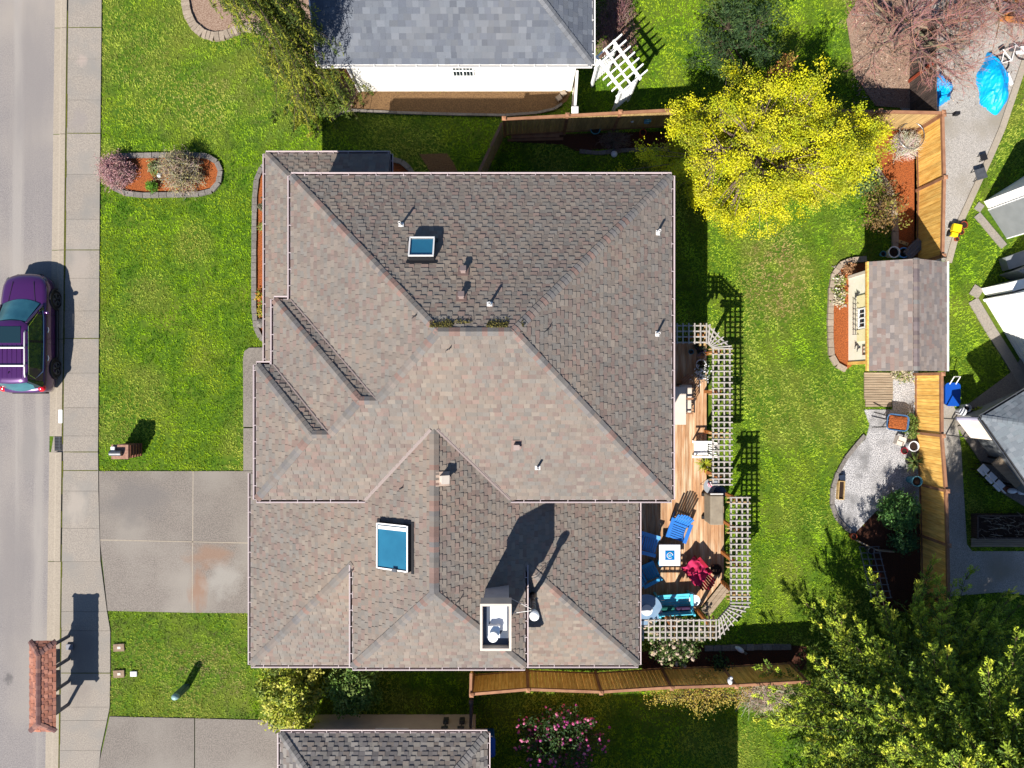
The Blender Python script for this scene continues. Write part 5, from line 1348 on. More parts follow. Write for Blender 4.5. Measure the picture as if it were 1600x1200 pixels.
MB().bar((xw_ - .03, ys_, ze - .03), (xw_ - .03, yn, ze - .03), .06, .14).build('fascia', m['cedar'], shd, world=True)
MB().bar((xe_ + .03, ys_, ze - .03), (xe_ + .03, yn, ze - .03), .06, .14).build('fascia', m['white_paint'], shd, world=True)
wl = MB().prism([(13.47, .80), (15.85, .80), (15.85, 4.28), (13.47, 4.28)], 0, ze - .02); wl.build('wall', m['siding_cream'] if False else M('shedwall', c(250, 244, 226, .85), c(242, 236, 214, .85), 3, .7), shd, world=True)
for yy in (.80, 4.28):
    g = MB().add([(13.47, yy, ze - .02), (15.85, yy, ze - .02), (xm, yy, zr5 - .06)], [(0, 1, 2)]); g.build('gable', MATS['shedwall'], shd, world=True)
for y in (.82, 4.26): MB().box((13.455, y, 1.05), (.04, .12, 2.1)).build('corner_trim', m['cedar'] if y < 1 else m['siding_cream'], shd, world=True)
wd = MB(); wy = P(1345, 496, 1.5).y
for a in (-.36, 0, .36): wd.box((13.44, wy + a, 1.45), (.06, .05, 1.0))
for a in (.95, 1.45, 1.95): wd.box((13.435, wy, a), (.05, .8, .05))
for a in (-.18, .18): wd.box((13.445, wy + a, 1.45), (.03, .025, .95))
wo = wd.build('window', m['white_paint'], shd, world=True)
MB().box((13.46, wy, 1.45), (.03, .72, .98)).build('pane', m['glass_dark'], wo, world=True)
for s in (-1, 1): MB().box((13.45, wy + s * .66, 1.4), (.04, .46, 1.2)).build('shutter', M('pale_yellow', c(248, 236, 190, .85), c(242, 228, 176, .85), 4, .6), shd, world=True)
mb = MB(); 
for zz in (.78, .95): mb.bar((13.30, wy - .6, zz), (13.30, wy + .6, zz), .02, .02)
for i in range(7): mb.bar((13.30, wy - .6 + .2 * i, .72), (13.44, wy - .6 + .2 * i, .98), .015, .015)
mb.build('window_box_rack', m['metal_dark'], shd, world=True)
MB().blob((13.44, 3.42, 1.62), (.03, .14, .2), 16).build('oval_plaque', m['brick'], shd, world=True)
for yy, zz in ((3.5, .75), (3.42, .62), (1.5, .62), (1.38, .8)):
    mb = MB(); mb.bar((13.44, yy - .12, zz), (13.44, yy + .1, zz + .14), .02, .03); mb.bar((13.44, yy, zz + .02), (13.44, yy + .02, zz + .26), .02, .03); mb.bar((13.44, yy, zz + .1), (13.44, yy + .15, zz + .02), .02, .025)
    mb.build('bird_ornament', m['metal_gray'], shd, world=True)
mb = MB()
for a in (-.16, .16): mb.bar((13.44, 1.28 + a, 1.25), (13.44, 1.28 + a, 1.62), .03, .025); mb.bar((13.44, 1.12, 1.43 + a * 1.1), (13.44, 1.44, 1.43 + a * 1.1), .03, .025)
mb.bar((13.44, 1.28, 1.27), (13.44, 1.28, 1.6), .02, .015); mb.build('square_ornament', m['brick'], shd, world=True)

th = thing('raised_bed', 'raised bed framed with orange boards under the bare branches in the top right corner', 'raised bed', tuple(P(1580, 20)[:2]) + (0,))
for (a_, b_) in (((1540, -6), (1640, 18)), ((1558, 32), (1640, 40)), ((1558, 32), (1592, 8))):
    A, B = P(*a_), P(*b_); MB().bar(A + Vector((0, 0, .15)), B + Vector((0, 0, .15)), .09, .3).build('board', m['post_orange'], th, world=True)
MB().prism(GP([(1560, 30), (1590, 9), (1640, 20), (1640, 38)]), 0, .2).build('soil', m['darkmulch'], th, world=True)
# boardwalk, wheelbarrow and things by the shed
q = P(1371, 609); th = thing('boardwalk', 'weathered slat boardwalk beside the shed', 'boardwalk', (q.x, q.y, 0))
for i in range(14):
    yy = .64 - i * .098; MB().box((0, yy, .07), (1.14 if i < 11 else 1.04, .082, .05), random.uniform(-.01, .01), 0, rt(.85, 1.1)).build('slat', m['gray_wood'], th)
for x in (-.4, .4): MB().box((x, 0, .025), (.08, 1.3, .04)).build('bearer', m['old_wood'], th)
q = P(1401, 660, .5); th = thing('wheelbarrow', 'blue wheelbarrow heaped with orange brown mulch', 'wheelbarrow', (q.x, q.y, 0), -.12)
def rr(w, l, r, z, k=6):
    out = []
    for cx, cy, a0 in ((w - r, l - r, 0), (-w + r, l - r, 1.5708), (-w + r, -l + r, 3.1416), (w - r, -l + r, 4.7124)):
        for i in range(k + 1): t = a0 + 1.5708 * i / k; out.append((cx + r * math.cos(t), cy + r * math.sin(t), z))
    return out
a, b2, c2_ = rr(.30, .22, .12, .28), rr(.44, .33, .18, .60), rr(.40, .29, .15, .60); n = len(a)
mb = MB().add(a + b2 + c2_ + rr(.27, .19, .1, .31), [tuple(range(n))[::-1]] + [(i, (i + 1) % n, n + (i + 1) % n, n + i) for i in range(n)] + [(n + i, n + (i + 1) % n, 2 * n + (i + 1) % n, 2 * n + i) for i in range(n)] + [(2 * n + i, 2 * n + (i + 1) % n, 3 * n + (i + 1) % n, 3 * n + i) for i in range(n)])
mb.build('tray', M('barrowblue', c(96, 140, 186), c(80, 120, 170), 6, .5), th)
for s in (-1, 1): MB().tube([(.5, s * .1, .2), (-.3, s * .22, .36), (-.95, s * .3, .52)], .022, 6).build('handle', m['metal_dark'], th); MB().tube([(-.25, s * .22, .34), (-.3, s * .24, .01)], .018, 5).build('leg', m['metal_dark'], th)
b = MB(); b.tube([(.58 + .17 * math.cos(t / 20 * 6.2832), 0, .19 + .17 * math.sin(t / 20 * 6.2832)) for t in range(21)], .045, 8); b.build('wheel', m['tyre'], th)
vs = []; n = 14
for i in range(n):
    for j in range(n):
        x, y = -.36 + .72 * i / (n - 1), -.25 + .5 * j / (n - 1); e = min(1, (1 - (x / .4) ** 4) * 1.0) * min(1, 1 - (y / .29) ** 4)
        vs.append((x, y, .57 + .08 * e + random.uniform(-.014, .014)))
MB().add(vs, [(i * n + j, (i + 1) * n + j, (i + 1) * n + j + 1, i * n + j + 1) for i in range(n - 1) for j in range(n - 1)]).build('mulch_load', m['mulch'], th)
GL = [(.05, .13, .02), (.09, .18, .03), (.16, .22, .04)]
pot('plant_pot', 'white ceramic pot lying against the south fence by the patio', 1419, 696, .2, .42, m['glaze_white'])
pot('plant_pot', 'small red pot beside the white ceramic pot', 1410, 704, .13, .16, m['red_plastic'])
pot('plant_pot', 'pot of arching yucca leaves by the golden fence', 1419, 720, .2, .34, m['black'], plant=('blades', 50, .5, [(.10, .14, .04), (.16, .2, .05), (.07, .10, .03)]))
pot('plant_pot', 'tall teal glazed pot against the fence by the gravel patio', 1420, 749, .2, .6, m['glaze_blue'])
pot('plant_pot', 'orange terracotta pot at the lower edge of the gravel patio', 1329, 836, .12, .3, m['terracotta'])
pot('plant_pot', 'tall narrow black urn standing on the trellis corner', 1354, 857, .13, .4, m['metal_gray'])
q = P(1311, 765); th = thing('planter_box', 'long narrow wooden planter box on the gravel patio', 'planter', (q.x, q.y, 0), -.06)
mb = MB()
for x in (-.11, .11): mb.box((x, 0, .12), (.03, .74, .22))
for y in (-.36, .36): mb.box((0, y, .12), (.19, .03, .22))
mb.build('planter_sides', m['cedar_gray'], th); MB().box((0, 0, .09), (.19, .69, .14)).build('soil', m['soil'], th)
q = P(1313, 745); th = thing('slate_block', 'square dark slate block at the end of the planter box', 'stone block', (q.x, q.y, 0)); MB().box((0, 0, .1), (.22, .22, .2), .2).build('block', M('slate', c(50, 66, 92), c(40, 52, 76), 8), th, bevel=.01)
q = P(1402, 688); th = thing('step_stool', 'small tan two step stool on the gravel', 'stool', (q.x, q.y, 0), -.3)
MB().box((0, .08, .32), (.3, .16, .03)).build('tread', m['siding_cream'], th); MB().box((0, -.1, .17), (.3, .16, .03)).build('tread', m['siding_cream'], th)
for sx in (-1, 1): MB().box((sx * .14, .0, .15), (.025, .34, .3)).build('side', m['siding_cream'], th)
th = thing('garden_trellis', 'gray wooden garden trellis standing in the dark mulch', 'trellis', tuple(P(1366, 858)[:2]) + (0,))
for i in range(4):
    t = i / 3; A = P(1356 + 28 * t, 855, 0); A = Vector((13.85 + .72 * t, -6.45, 0)); 
    MB().bar((13.9 + .75 * t, -6.5, .05), (13.9 + .75 * t, -8.25, 1.0), .03, .03).build('upright', m['kiosk_wood'], th, world=True)
for i in range(9):
    t = i / 8; MB().bar((13.88, -6.5 - 1.75 * t, .09 + .95 * t), (14.68, -6.5 - 1.75 * t, .09 + .95 * t), .03, .025).build('crosspiece', m['kiosk_wood'], th, world=True)
for (a, b), (a2, b2) in (((1333, 842), (1366, 858)), ((1366, 858), (1392, 860))):
    A, B = P(a, b), P(a2, b2); MB().bar(A + Vector((0, 0, .14)), B + Vector((0, 0, .14)), .05, .26).build('side_rail', m['gray_wood'], th, world=True)
# shaded corner north of the shed
pot('plant_pot', 'big white rimmed empty tub in the shed shadow', 1388, 397, .22, .45, m['metal_white'])
pot('plant_pot', 'small teal bucket beside the white rimmed tub', 1376, 398, .11, .22, m['glaze_blue'])
pot('plant_pot', 'blue plastic tub next to the gray storage bench', 1405, 397, .2, .34, m['lblue_plastic'])
q = P(1428, 389, .4); th = thing('storage_bench', 'gray slatted wooden bench tilted against the fence in the shed shadow', 'bench', (q.x, q.y, 0), .75)
for i in range(4): MB().box((0, -.16 + .11 * i, .42), (.8, .1, .03), 0, 0, rt(.9, 1.1)).build('seat_slat', m['kiosk_wood'], th)
for sx in (-1, 1): MB().box((sx * .34, 0, .2), (.05, .36, .4)).build('leg', m['kiosk_wood'], th)
q = P(1410, 380); th = thing('stepping_log', 'pale flat driftwood plank with holes in the shed shadow', 'plank', (q.x, q.y, 0), -.35); MB().box((0, 0, .06), (.42, .14, .06)).build('plank', m['cedar_gray'], th, bevel=.02)
for x in (-.1, .12): MB().lathe([(.03, .091), (.001, .092)], (x, 0, 0), 10).build('knot_hole', m['black'], th)

# ---------------------------------------------------------------- east gravel yard
def tarp(name, label, px, py, rx, ry, h, rz, seed, sx=0):
    q = P(px, py); rs = random.Random(seed); n = 22; vs = []
    for i in range(n):
        for j in range(n):
            a, b = -1 + 2 * i / (n - 1), -1 + 2 * j / (n - 1); e = max(0, 1 - (abs(a) ** 2.2 + abs(b) ** 2.2)) ** .6
            w = 1 - .4 * max(0, b)
            z = e * h * (1 + .25 * math.sin(a * 5 + seed) * math.cos(b * 4)) + rs.uniform(0, .05) * (e + .2) + .01
            vs.append((a * rx * w * (1 + .1 * math.sin(b * 6)), b * ry * (1 + .12 * math.cos(a * 5)), z))
    o = MB().add(vs, [(i * n + j, (i + 1) * n + j, (i + 1) * n + j + 1, i * n + j + 1) for i in range(n - 1) for j in range(n - 1) if not (min(abs(i - 10), 10) > 8 and min(abs(j - 10), 10) > 8)]).build(name, m['tarp'], smooth=False)
    o.location = (q.x, q.y, 0); o.rotation_euler = (0, 0, rz); tag(o, label, 'tarp'); return o
tarp('blue_tarp', 'large bright blue tarp heaped over a pile on the gravel', 1549, 131, .62, 1.15, .5, .12, 2)
tarp('blue_tarp', 'smaller blue tarp peeking out behind the old dark fence', 1462, 142, .62, .6, .45, 0, 5)
q = P(1578, 92); th = thing('bicycle', 'bicycle lying on its side beside the large blue tarp', 'bicycle', (q.x, q.y, 0), .5)
for x in (-.5, .5):
    w = MB().tube([(x + .32 * math.cos(t / 24 * 6.2832), .32 * math.sin(t / 24 * 6.2832), .12) for t in range(25)], .022, 6).build('wheel', m['tyre'], th)
    mb = MB()
    for t in range(8): mb.bar((x, 0, .12), (x + .3 * math.cos(t * .785), .3 * math.sin(t * .785), .12), .006, .006)
    mb.build('spokes', m['chrome'], w)
MB().tube([(-.5, 0, .14), (-.1, -.1, .16), (.3, .35, .2), (-.2, .38, .2), (-.5, 0, .14)], .022, 6).build('frame', m['metal_white'], th)
MB().tube([(-.1, -.1, .16), (-.22, .45, .2)], .02, 6).build('seat_tube', m['metal_white'], th); MB().tube([(.5, 0, .14), (.28, .5, .2), (.5, .56, .25)], .02, 6).build('handlebar', m['metal_gray'], th); MB().box((-.24, .5, .2), (.22, .1, .06)).build('saddle', m['black'], th)
q = P(1590, 88); th = thing('scrap_bin', 'crumpled white sheet metal lying behind the bicycle', 'scrap', (q.x, q.y, 0))
MB().box((.1, .2, .1), (.5, .3, .02), .4, mat=Matrix.Rotation(.4, 3, 'X')).build('sheet', m['metal_white'], th); MB().box((-.2, .3, .12), (.4, .3, .02), mat=Matrix.Rotation(-.3, 3, 'Y')).build('sheet', m['metal_gray'], th)
q = P(1562, 126); th = thing('downpipe_offcut', 'short white pipe lying on the gravel by the large tarp', 'pipe', (q.x + .25, q.y, .08)); MB().tube([(0, .25, 0), (.18, -.2, 0)], .07, 10).build('pipe', m['metal_white'], th)
q = P(1488, 360); th = thing('toy_truck', 'yellow toy dump truck on the gravel beside the golden fence', 'toy truck', (q.x, q.y, 0), -.2)
MB().box((0, .04, .24), (.34, .3, .2)).build('dump_bed', M('toyyellow', c(250, 216, 24, .75), c(244, 206, 20, .75), 8, .5), th, bevel=.02); MB().box((-.02, -.22, .2), (.26, .16, .18)).build('cab', MATS['toyyellow'], th, bevel=.02)
for sx in (-1, 1):
    for y in (-.2, .14): MB().tube([(sx * .15, y, .1), (sx * .22, y, .1)], .1, 12).build('wheel', m['tyre'], th)
for i, (a, b, r) in enumerate(((1502, 353, .14), (1498, 364, .1), (1491, 375, .08))):
    pot('plant_pot', ['round red clay pot beside the yellow toy truck', 'brown clay pot below the round red one on the gravel', 'smallest clay pot at the gravel edge by the shed'][i], a, b, r, .2, m['terracotta'])
for i, (a, b) in enumerate(((1525, 275), (1532, 248))):
    q = P(a, b); th = thing('patio_chair', ['gray folding chair knocked over on the gravel edge', 'small black folding stool near the concrete edging'][i], 'chair', (q.x, q.y, 0), .3)
    s = (.42, .26)[i]; MB().box((0, 0, .3 if i == 0 else .2), (s, s, .03)).build('seat', m[('metal_gray', 'metal_dark')[i]], th)
    for x in (-1, 1):
        for y in (-1, 1): MB().bar((x * s * .45, y * s * .45, 0), (x * s * .4, y * s * .4, .3 if i == 0 else .2), .025, .025).build('leg', m['metal_dark'], th)
q = P(1475, 177, 1.9); th = thing('fence_lantern', 'small black lantern on an arm at the fence corner', 'lantern', (q.x + .08, q.y, 1.85)); MB().bar((0, 0, .05), (.3, 0, .05), .02, .02).build('arm', m['metal_dark'], th); MB().box((.4, 0, .02), (.18, .12, .2)).build('lamp_body', m['metal_dark'], th)
q = P(1496, 556); th = thing('white_ladder', 'white ladder leaning behind the shed', 'ladder', (16.2, 1.1, 0))
for s in (-1, 1): MB().bar((.65, .08 + s * .1, .02), (-.3, .02 + s * .1, 1.7), .05, .03).build('stile', m['metal_white'], th)
for i in range(5): MB().bar((.55 - .19 * i, -.03, .2 + .33 * i), (.55 - .19 * i, .17, .2 + .33 * i), .03, .03).build('rung', m['metal_white'], th)
q = P(1474, 616); th = thing('garden_cart', 'blue plastic cart with a white handle behind the south fence', 'cart', (q.x, q.y, 0), 0)
MB().add(rr(.2, .34, .1, .12) + rr(.3, .46, .14, .62), [(i, (i + 1) % 28, 28 + (i + 1) % 28, 28 + i) for i in range(28)] + [tuple(range(28))[::-1], tuple(range(28, 56))]).build('tub', m['bin_blue'], th)
MB().tube([(-.12, .4, .6), (-.12, .7, .9), (.12, .7, .9), (.12, .4, .6)], .02, 6).build('handle', m['metal_white'], th)
for s in (-1, 1): MB().tube([(s * .22, -.2, .1), (s * .3, -.2, .1)], .1, 12).build('wheel', m['tyre'], th)
for i, (a, b, r) in enumerate(((1503, 637, .16), (1496, 643, .15))):
    q = P(a, b); th = thing('bucket', ['white bucket with a round open rim beside the shaded paving', 'white lidded bucket in front of the open one'][i], 'bucket', (q.x, q.y, 0), 0)
    MB().lathe([(r * .8, 0), (r, .36), (r * .9, .36), (r * .78, .04) if i == 0 else (.02, .38)], n=18).build('bucket_body', m['glaze_white'], th)
q = P(1518, 640); th = thing('planter_box', 'low dark planter with a yellow green plant beside the buckets', 'planter', (q.x, q.y, 0), 0)
MB().box((0, 0, .12), (.6, .2, .24)).build('planter_sides', m['old_wood'], th); 
leafmesh('foliage', NP.normal(size=(90, 3)) * np.array([.12, .06, .05]) + np.array([.12, 0, .32]), .09, .05, m['leaf'], th, tints(90, [(.3, .34, .03), (.2, .28, .03)]), world=False)
# swing, table, chairs on the shaded patio
q = P(1520, 676); th = thing('garden_swing', 'garden swing seat with a cream fabric canopy at the gray blue house', 'swing', (17.6, -1.8, 0))
A = [P(1495, 655, 1.7), P(1534, 657, 1.85), P(1552, 688, 1.85), P(1517, 684, 1.6)]
mb = MB().add([tuple(v) for v in A] + [tuple(v - Vector((0, 0, .04))) for v in A], [(0, 1, 2, 3), (7, 6, 5, 4), (0, 4, 5, 1), (1, 5, 6, 2), (2, 6, 7, 3), (3, 7, 4, 0)]); mb.build('canopy', m['siding_cream'], th, world=True)
mb = MB(); mb.tube([P(1494, 654, 1.74), P(1508, 654, 1.8), P(1534, 655, 1.9)], .07, 8); mb.build('canopy_roll', M('lilac', c(206, 200, 220), c(190, 186, 208), 5), th, world=True)
for v in A: MB().bar((v.x, v.y, .05), (v.x, v.y, v.z), .04, .04).build('post', m['metal_gray'], th, world=True)
A, B = P(1556, 720, .72), P(1591, 755, .72); dd = (B - A).normalized(); ang = math.atan2(dd.y, dd.x); q = (A + B) / 2
th = thing('dining_table', 'long wooden patio table under the gray blue eave', 'table', (q.x, q.y, .055), ang)
MB().box((0, 0, .7), (1.35, .42, .05)).build('table_top', m['gray_wood'], th)
for sx in (-1, 1):
    for sy in (-1, 1): MB().box((sx * .58, sy * .16, .34), (.06, .06, .68)).build('leg', m['metal_dark'], th)
for i, t in enumerate((.1, .45, .8)):
    q = A.lerp(B, t) + Vector((-.42, -.3, 0)); th = thing('patio_chair', ['pale shaded patio chair at the upper end of the wooden table', 'pale shaded patio chair at the middle of the wooden table', 'pale shaded patio chair at the lower end of the wooden table'][i], 'chair', (q.x, q.y, .055), ang, 'pale chairs along the wooden table')
    MB().box((0, 0, .43), (.36, .36, .05)).build('seat', m['glaze_white'], th, bevel=.015); MB().bar((-.17, -.18, .8), (.17, -.18, .8), .03, .1).build('back', m['glaze_white'], th)
    for x in (-.15, .15):
        for y in (-.15, .15): MB().box((x, y, .2), (.03, .03, .4)).build('leg', m['metal_dark'], th)
q = P(1575, 765); th = thing('patio_cushion', 'row of white bolster cushions on a low brick ledge', 'cushions', (q.x, q.y, 0))
MB().bar((-.35, .05, .12), (.9, -.1, .12), .22, .24).build('ledge', m['brick'], th)
for i in range(3): MB().blob((-.05 + .4 * i, .0 - .05 * i, .32), (.21, .12, .1), 10).build('bolster', m['glaze_white'], th, smooth=True)
th = thing('raised_bed', 'raised wooden bed of dead stems at the right edge', 'raised bed', tuple(P(1560, 825)[:2]) + (0,))
A, B = P(1518, 803), P(1680, 803); A2, B2 = P(1518, 838), P(1680, 838)
for a_, b_ in ((A, B), (A2, B2), (A, A2)): MB().bar(a_ + Vector((0, 0, .2)), b_ + Vector((0, 0, .2)), .06, .4).build('board', m['old_wood'], th, world=True)
MB().prism([tuple((v + Vector(e))[:2]) for v, e in ((A, (.04, -.04, 0)), (B, (0, -.04, 0)), (B2, (0, .04, 0)), (A2, (.04, .04, 0)))], .0, .3).build('soil', m['soil'], th, world=True)
for i in range(4): MB().bar((A2.x - .05, A2.y - .1 - .09 * i, .04), (B2.x, B2.y - .1 - .09 * i, .04), .08, .05, 0, rt(.8, 1.1)).build('plank', m['gray_wood'], th, world=True)
mb = MB()
for i in range(90):
    a_ = Vector((random.uniform(A.x + .1, A.x + 2.6), random.uniform(A2.y + .08, A.y - .08), .31)); e = Vector((random.gauss(0, .22), random.gauss(0, .09), random.uniform(.02, .16)))
    mb.tube([a_, a_ + e * .5 + Vector((0, 0, .08)), a_ + e], .008, 4, 0, random.choice(((.25, .2, .15), (.14, .1, .08), (.32, .28, .22))), False)
mb.build('dead_stems', m['twig'], th, world=True)
# north yard objects
def planks(label, px, py, rz): 
    q = P(px, py); th = thing('lumber_stack', label, 'lumber', (q.x, q.y, 0), rz)
    for i in range(4): MB().box((random.uniform(-.1, .1), -.12 + .11 * i, .06 + .05 * (i % 2)), (2.1 + random.uniform(-.2, .2), .1, .05), random.uniform(-.03, .03), 0, rt(.8, 1.1)).build('board', m['cedar_red'], th)
planks('stack of reddish boards lying along the shady north fence', 838, 214, .03)
pot('plant_pot', 'wide blue rimmed pot by the shady north fence', 929, 206, .19, .3, m['glaze_blue'])
pot('plant_pot', 'tall terracotta chimney pot by the shady north fence', 1001, 214, .13, .55, m['terracotta'])
q = P(988, 189, .9); th = thing('wall_lamp', 'small white round lamp hanging on the north fence', 'lamp', (q.x, q.y, .9)); MB().blob((0, 0, 0), .07, 12).build('globe', m['glaze_white'], th, smooth=True); MB().bar((0, 0, .05), (0, .3, .1), .02, .02).build('bracket', m['metal_dark'], th)
q = P(1011, 188, .9); th = thing('bird_house', 'blue bird house mounted on the north fence', 'bird house', (q.x, q.y, .9)); MB().box((0, 0, 0), (.2, .18, .24)).build('box_body', m['lblue_plastic'], th); MB().box((0, 0, .14), (.26, .24, .03)).build('roof', m['glaze_blue'], th); MB().lathe([(.03, 0), (.001, .005)], (0, 0, .157), 10).build('perch', m['white_paint'], th)
q = P(960, 240, .2); th = thing('play_ball', 'white ball lying on the shaded lawn behind the house', 'ball', (q.x, q.y, .14)); MB().blob((0, 0, 0), .13, 16).build('ball_shell', m['glaze_white'], th, smooth=True); MB().tube([(.131 * math.cos(t / 20 * 6.2832), .131 * math.sin(t / 20 * 6.2832), 0) for t in range(21)], .006, 4).build('seam', m['metal_gray'], th)
# south: recycling bin, gull, dark shrub planter, hose
q = P(763, 1163, .8); th = thing('recycling_bin', 'blue wheeled recycling bin with white lettering beside the lower neighbour house', 'bin', (q.x + .02, q.y, 0), 0)
MB().add(rr(.19, .26, .05, .05) + rr(.24, .36, .07, 1.0), [(i, (i + 1) % 28, 28 + (i + 1) % 28, 28 + i) for i in range(28)] + [tuple(range(28))[::-1]]).build('bin_body', m['bin_blue'], th)
MB().add(rr(.26, .38, .09, 1.0) + rr(.25, .37, .12, 1.06) + rr(.12, .2, .08, 1.10), [(i, (i + 1) % 28, 28 + (i + 1) % 28, 28 + i) for i in range(28)] + [(28 + i, 28 + (i + 1) % 28, 56 + (i + 1) % 28, 56 + i) for i in range(28)] + [tuple(range(56, 84))]).build('lid', m['bin_blue'], th)
mb = MB()
for t in range(3):
    a0 = t * 2.094; mb.tube([(.07 * math.cos(a0 + k * .42), -.1 + .07 * math.sin(a0 + k * .42), 1.108) for k in range(4)], .012, 4)
for i in range(4): mb.box((-.06 + .04 * i, .08, 1.105), (.02, .06, .006))
mb.build('lettering', m['white_paint'], th)
MB().tube([(-.16, .40, 1.0), (.16, .40, 1.0)], .02, 6).build('handle', m['metal_white'], th)
q = P(1157, 1016, .3); th = thing('stone_bird', 'gray white stone bird ornament in the shaded bed', 'ornament', (q.x, q.y, 0), -.6)
MB().blob((0, 0, .22), (.2, .1, .1), 14).build('bird_body', m['glaze_white'], th, smooth=True); MB().blob((-.2, 0, .32), (.07, .06, .06), 10).build('bird_head', m['glaze_white'], th, smooth=True); MB().box((.24, 0, .2), (.2, .1, .02)).build('tail', m['metal_gray'], th); MB().lathe([(.12, 0), (.1, .14)], n=12).build('plinth', m['metal_gray'], th)
q = P(1139, 1063, 1.88); th = thing('fence_ornament', 'white cat shaped ornament perched on the south fence rail', 'ornament', (q.x, q.y + .03, 1.87), 0)
MB().blob((0, 0, .13), (.09, .14, .14), 12).build('ornament_body', m['glaze_white'], th, smooth=True); MB().blob((.02, .16, .24), (.06, .06, .06), 10).build('ornament_head', m['glaze_white'], th, smooth=True)
pot('plant_pot', 'dark round planter with green leaves in the shaded bed', 1121, 1030, .22, .35, m['black'], plant=('l', 150, .4, [(.03, .07, .02), (.05, .1, .03)]))
# front bed ornaments
q = P(408, 505); th = thing('garden_rock', 'mottled gray rock in the front bed', 'rock', (q.x, q.y, 0)); MB().blob((0, 0, .06), (.16, .2, .13), 10, jit=.12).build('rock_body', m['stone'], th)
q = P(250, 275); th = thing('garden_rock', 'small white rock beside the tan shrub in the island bed', 'rock', (q.x, q.y, 0)); MB().blob((0, 0, .06), (.1, .11, .09), 9, jit=.12).build('rock_body', m['glaze_white'], th)
# ---------------------------------------------------------------- vegetation
lf, ndl, flw, brk = m['leaf'], m['needle'], m['flower'], m['bark']
YEL = [(.52, .50, .006), (.60, .56, .012), (.42, .43, .006), (.34, .38, .01), (.54, .50, .02), (.40, .38, .03), (.24, .28, .01)]
leafy('yellow_tree', 'broad tree with bright yellow green spring leaves behind the house', 'tree', P(1190, 250), (9.15, 8.75, 2.7), (3.95, 2.55, 1.8), 1350, 88, .064, .044, lf, YEL, m['graybark'], sig=.13, trunk_r=.10, hubs=30, bumps=.25, seed=2, inner=.4, clumps=150, csig=.27)
leafy('yellow_shrub', 'small yellow green shrub overhanging the dark north bed', 'shrub', P(1040, 240), (5.5, 8.1, .9), (.55, .8, .6), 60, 26, .10, .06, lf, [(.18, .22, .02), (.30, .30, .02), (.12, .16, .02)], brk, sig=.14, trunk_r=.04, seed=5)
# bare tree
def bare_tree(name, label, base, hgt, reach, n, seed, cols, tilt=(0, 0)):
    th = thing(name, label, 'tree', base); rs = random.Random(seed); mb = MB()
    def grow(p0, d, L, r, lv):
        mid = p0 + d * L * .5 + Vector((rs.gauss(0, .05), rs.gauss(0, .05), rs.gauss(0, .04))) * L
        e = p0 + d * L
        tint = tuple(q * rs.uniform(.75, 1.2) for q in cols[min(lv, len(cols) - 1)])
        mb.tube([p0, mid, e], [r, r * .8, r * .62], 6 if lv < 2 else 4 if lv < 3 else 3, 0, tint, False)
        if lv >= 4: return
        k = (5, 4, 4, 4)[lv] if lv < 4 else 0
        for i in range(k):
            t = rs.uniform(.35, 1.0); st = p0.lerp(mid, t * 2) if t < .5 else mid.lerp(e, t * 2 - 1)
            nd = (d + Vector((rs.gauss(0, .75), rs.gauss(0, .75), rs.gauss(.1, .35)))).normalized()
            grow(st, nd, L * rs.uniform(.45, .75), r * .5, lv + 1)
    t0 = Vector((0, 0, -.05)); top = Vector((tilt[0] * .2, tilt[1] * .2, hgt * .28))
    tm = MB().tube([t0, top * .5, top], [.16, .14, .12], 8); tm.build('trunk', m['graybark'], th)
    for i in range(n):
        a = 6.283 * i / n + rs.uniform(-.3, .3)
        dd = Vector((math.cos(a) * reach + tilt[0], math.sin(a) * reach + tilt[1], hgt * rs.uniform(.3, .62)))
        grow(top, dd.normalized(), dd.length * rs.uniform(.5, .62), .06, 0)
    mb.build('branches', m['twig'], th); return th
PK = [(.17, .12, .10), (.20, .13, .11), (.23, .13, .105), (.27, .13, .105), (.30, .15, .12)]
bare_tree('bare_tree', 'leafless pinkish gray tree spreading over the upper right gravel', tuple(P(1398, 60)[:2]) + (0,), 3.8, 3.5, 14, 4, PK, (.2, .2))
bare_tree('bare_tree', 'leafless reddish tree reaching in from the upper right corner', tuple(P(1520, -10)[:2]) + (0,), 3.8, 3.2, 10, 9, PK, (-.2, -.5))
th = leafy('conifer_sapling', 'small dark green conifer standing on the upper lawn', 'tree', P(1172, 118), (8.7, 13.1, 1.6), (1.65, 1.75, 1.6), 280, 18, .17, .04, ndl, [(.022, .045, .014), (.05, .085, .02), (.03, .06, .02)], brk, sig=.12, trunk_r=.05, seed=8, inner=.2, clumps=40, csig=.2)
# a second pinkish bush by the arbor
twiggy('bare_shrub', 'dense purple brown leafless shrub beside the white house corner', P(958, 48), (.95, 1.7, 1.0), 200, m['twig'], [(.20, .10, .10), (.26, .16, .13), (.16, .08, .08)], .006, (lf, [(.16, .07, .07), (.22, .13, .10)], 3, .06, .03), seed=3)
twiggy('bare_shrub', 'rounded dome of pink twigs at the sidewalk end of the island bed', P(188, 272, 0), (.66, .70, .85), 300, m['twig'], [(.36, .20, .19), (.30, .16, .17), (.42, .26, .24), (.22, .12, .12)], .007, (lf, [(.40, .22, .22), (.30, .15, .16), (.46, .30, .27)], 3, .05, .03), seed=1)
twiggy('bare_shrub', 'tan twiggy shrub at the centre of the island bed', P(290, 274, 0), (.88, .92, 1.35), 240, m['twig'], [(.34, .27, .18), (.28, .22, .15), (.40, .33, .24), (.20, .16, .12)], .007, (lf, [(.34, .30, .10), (.26, .22, .10), (.38, .32, .2)], 2, .05, .03), seed=2)
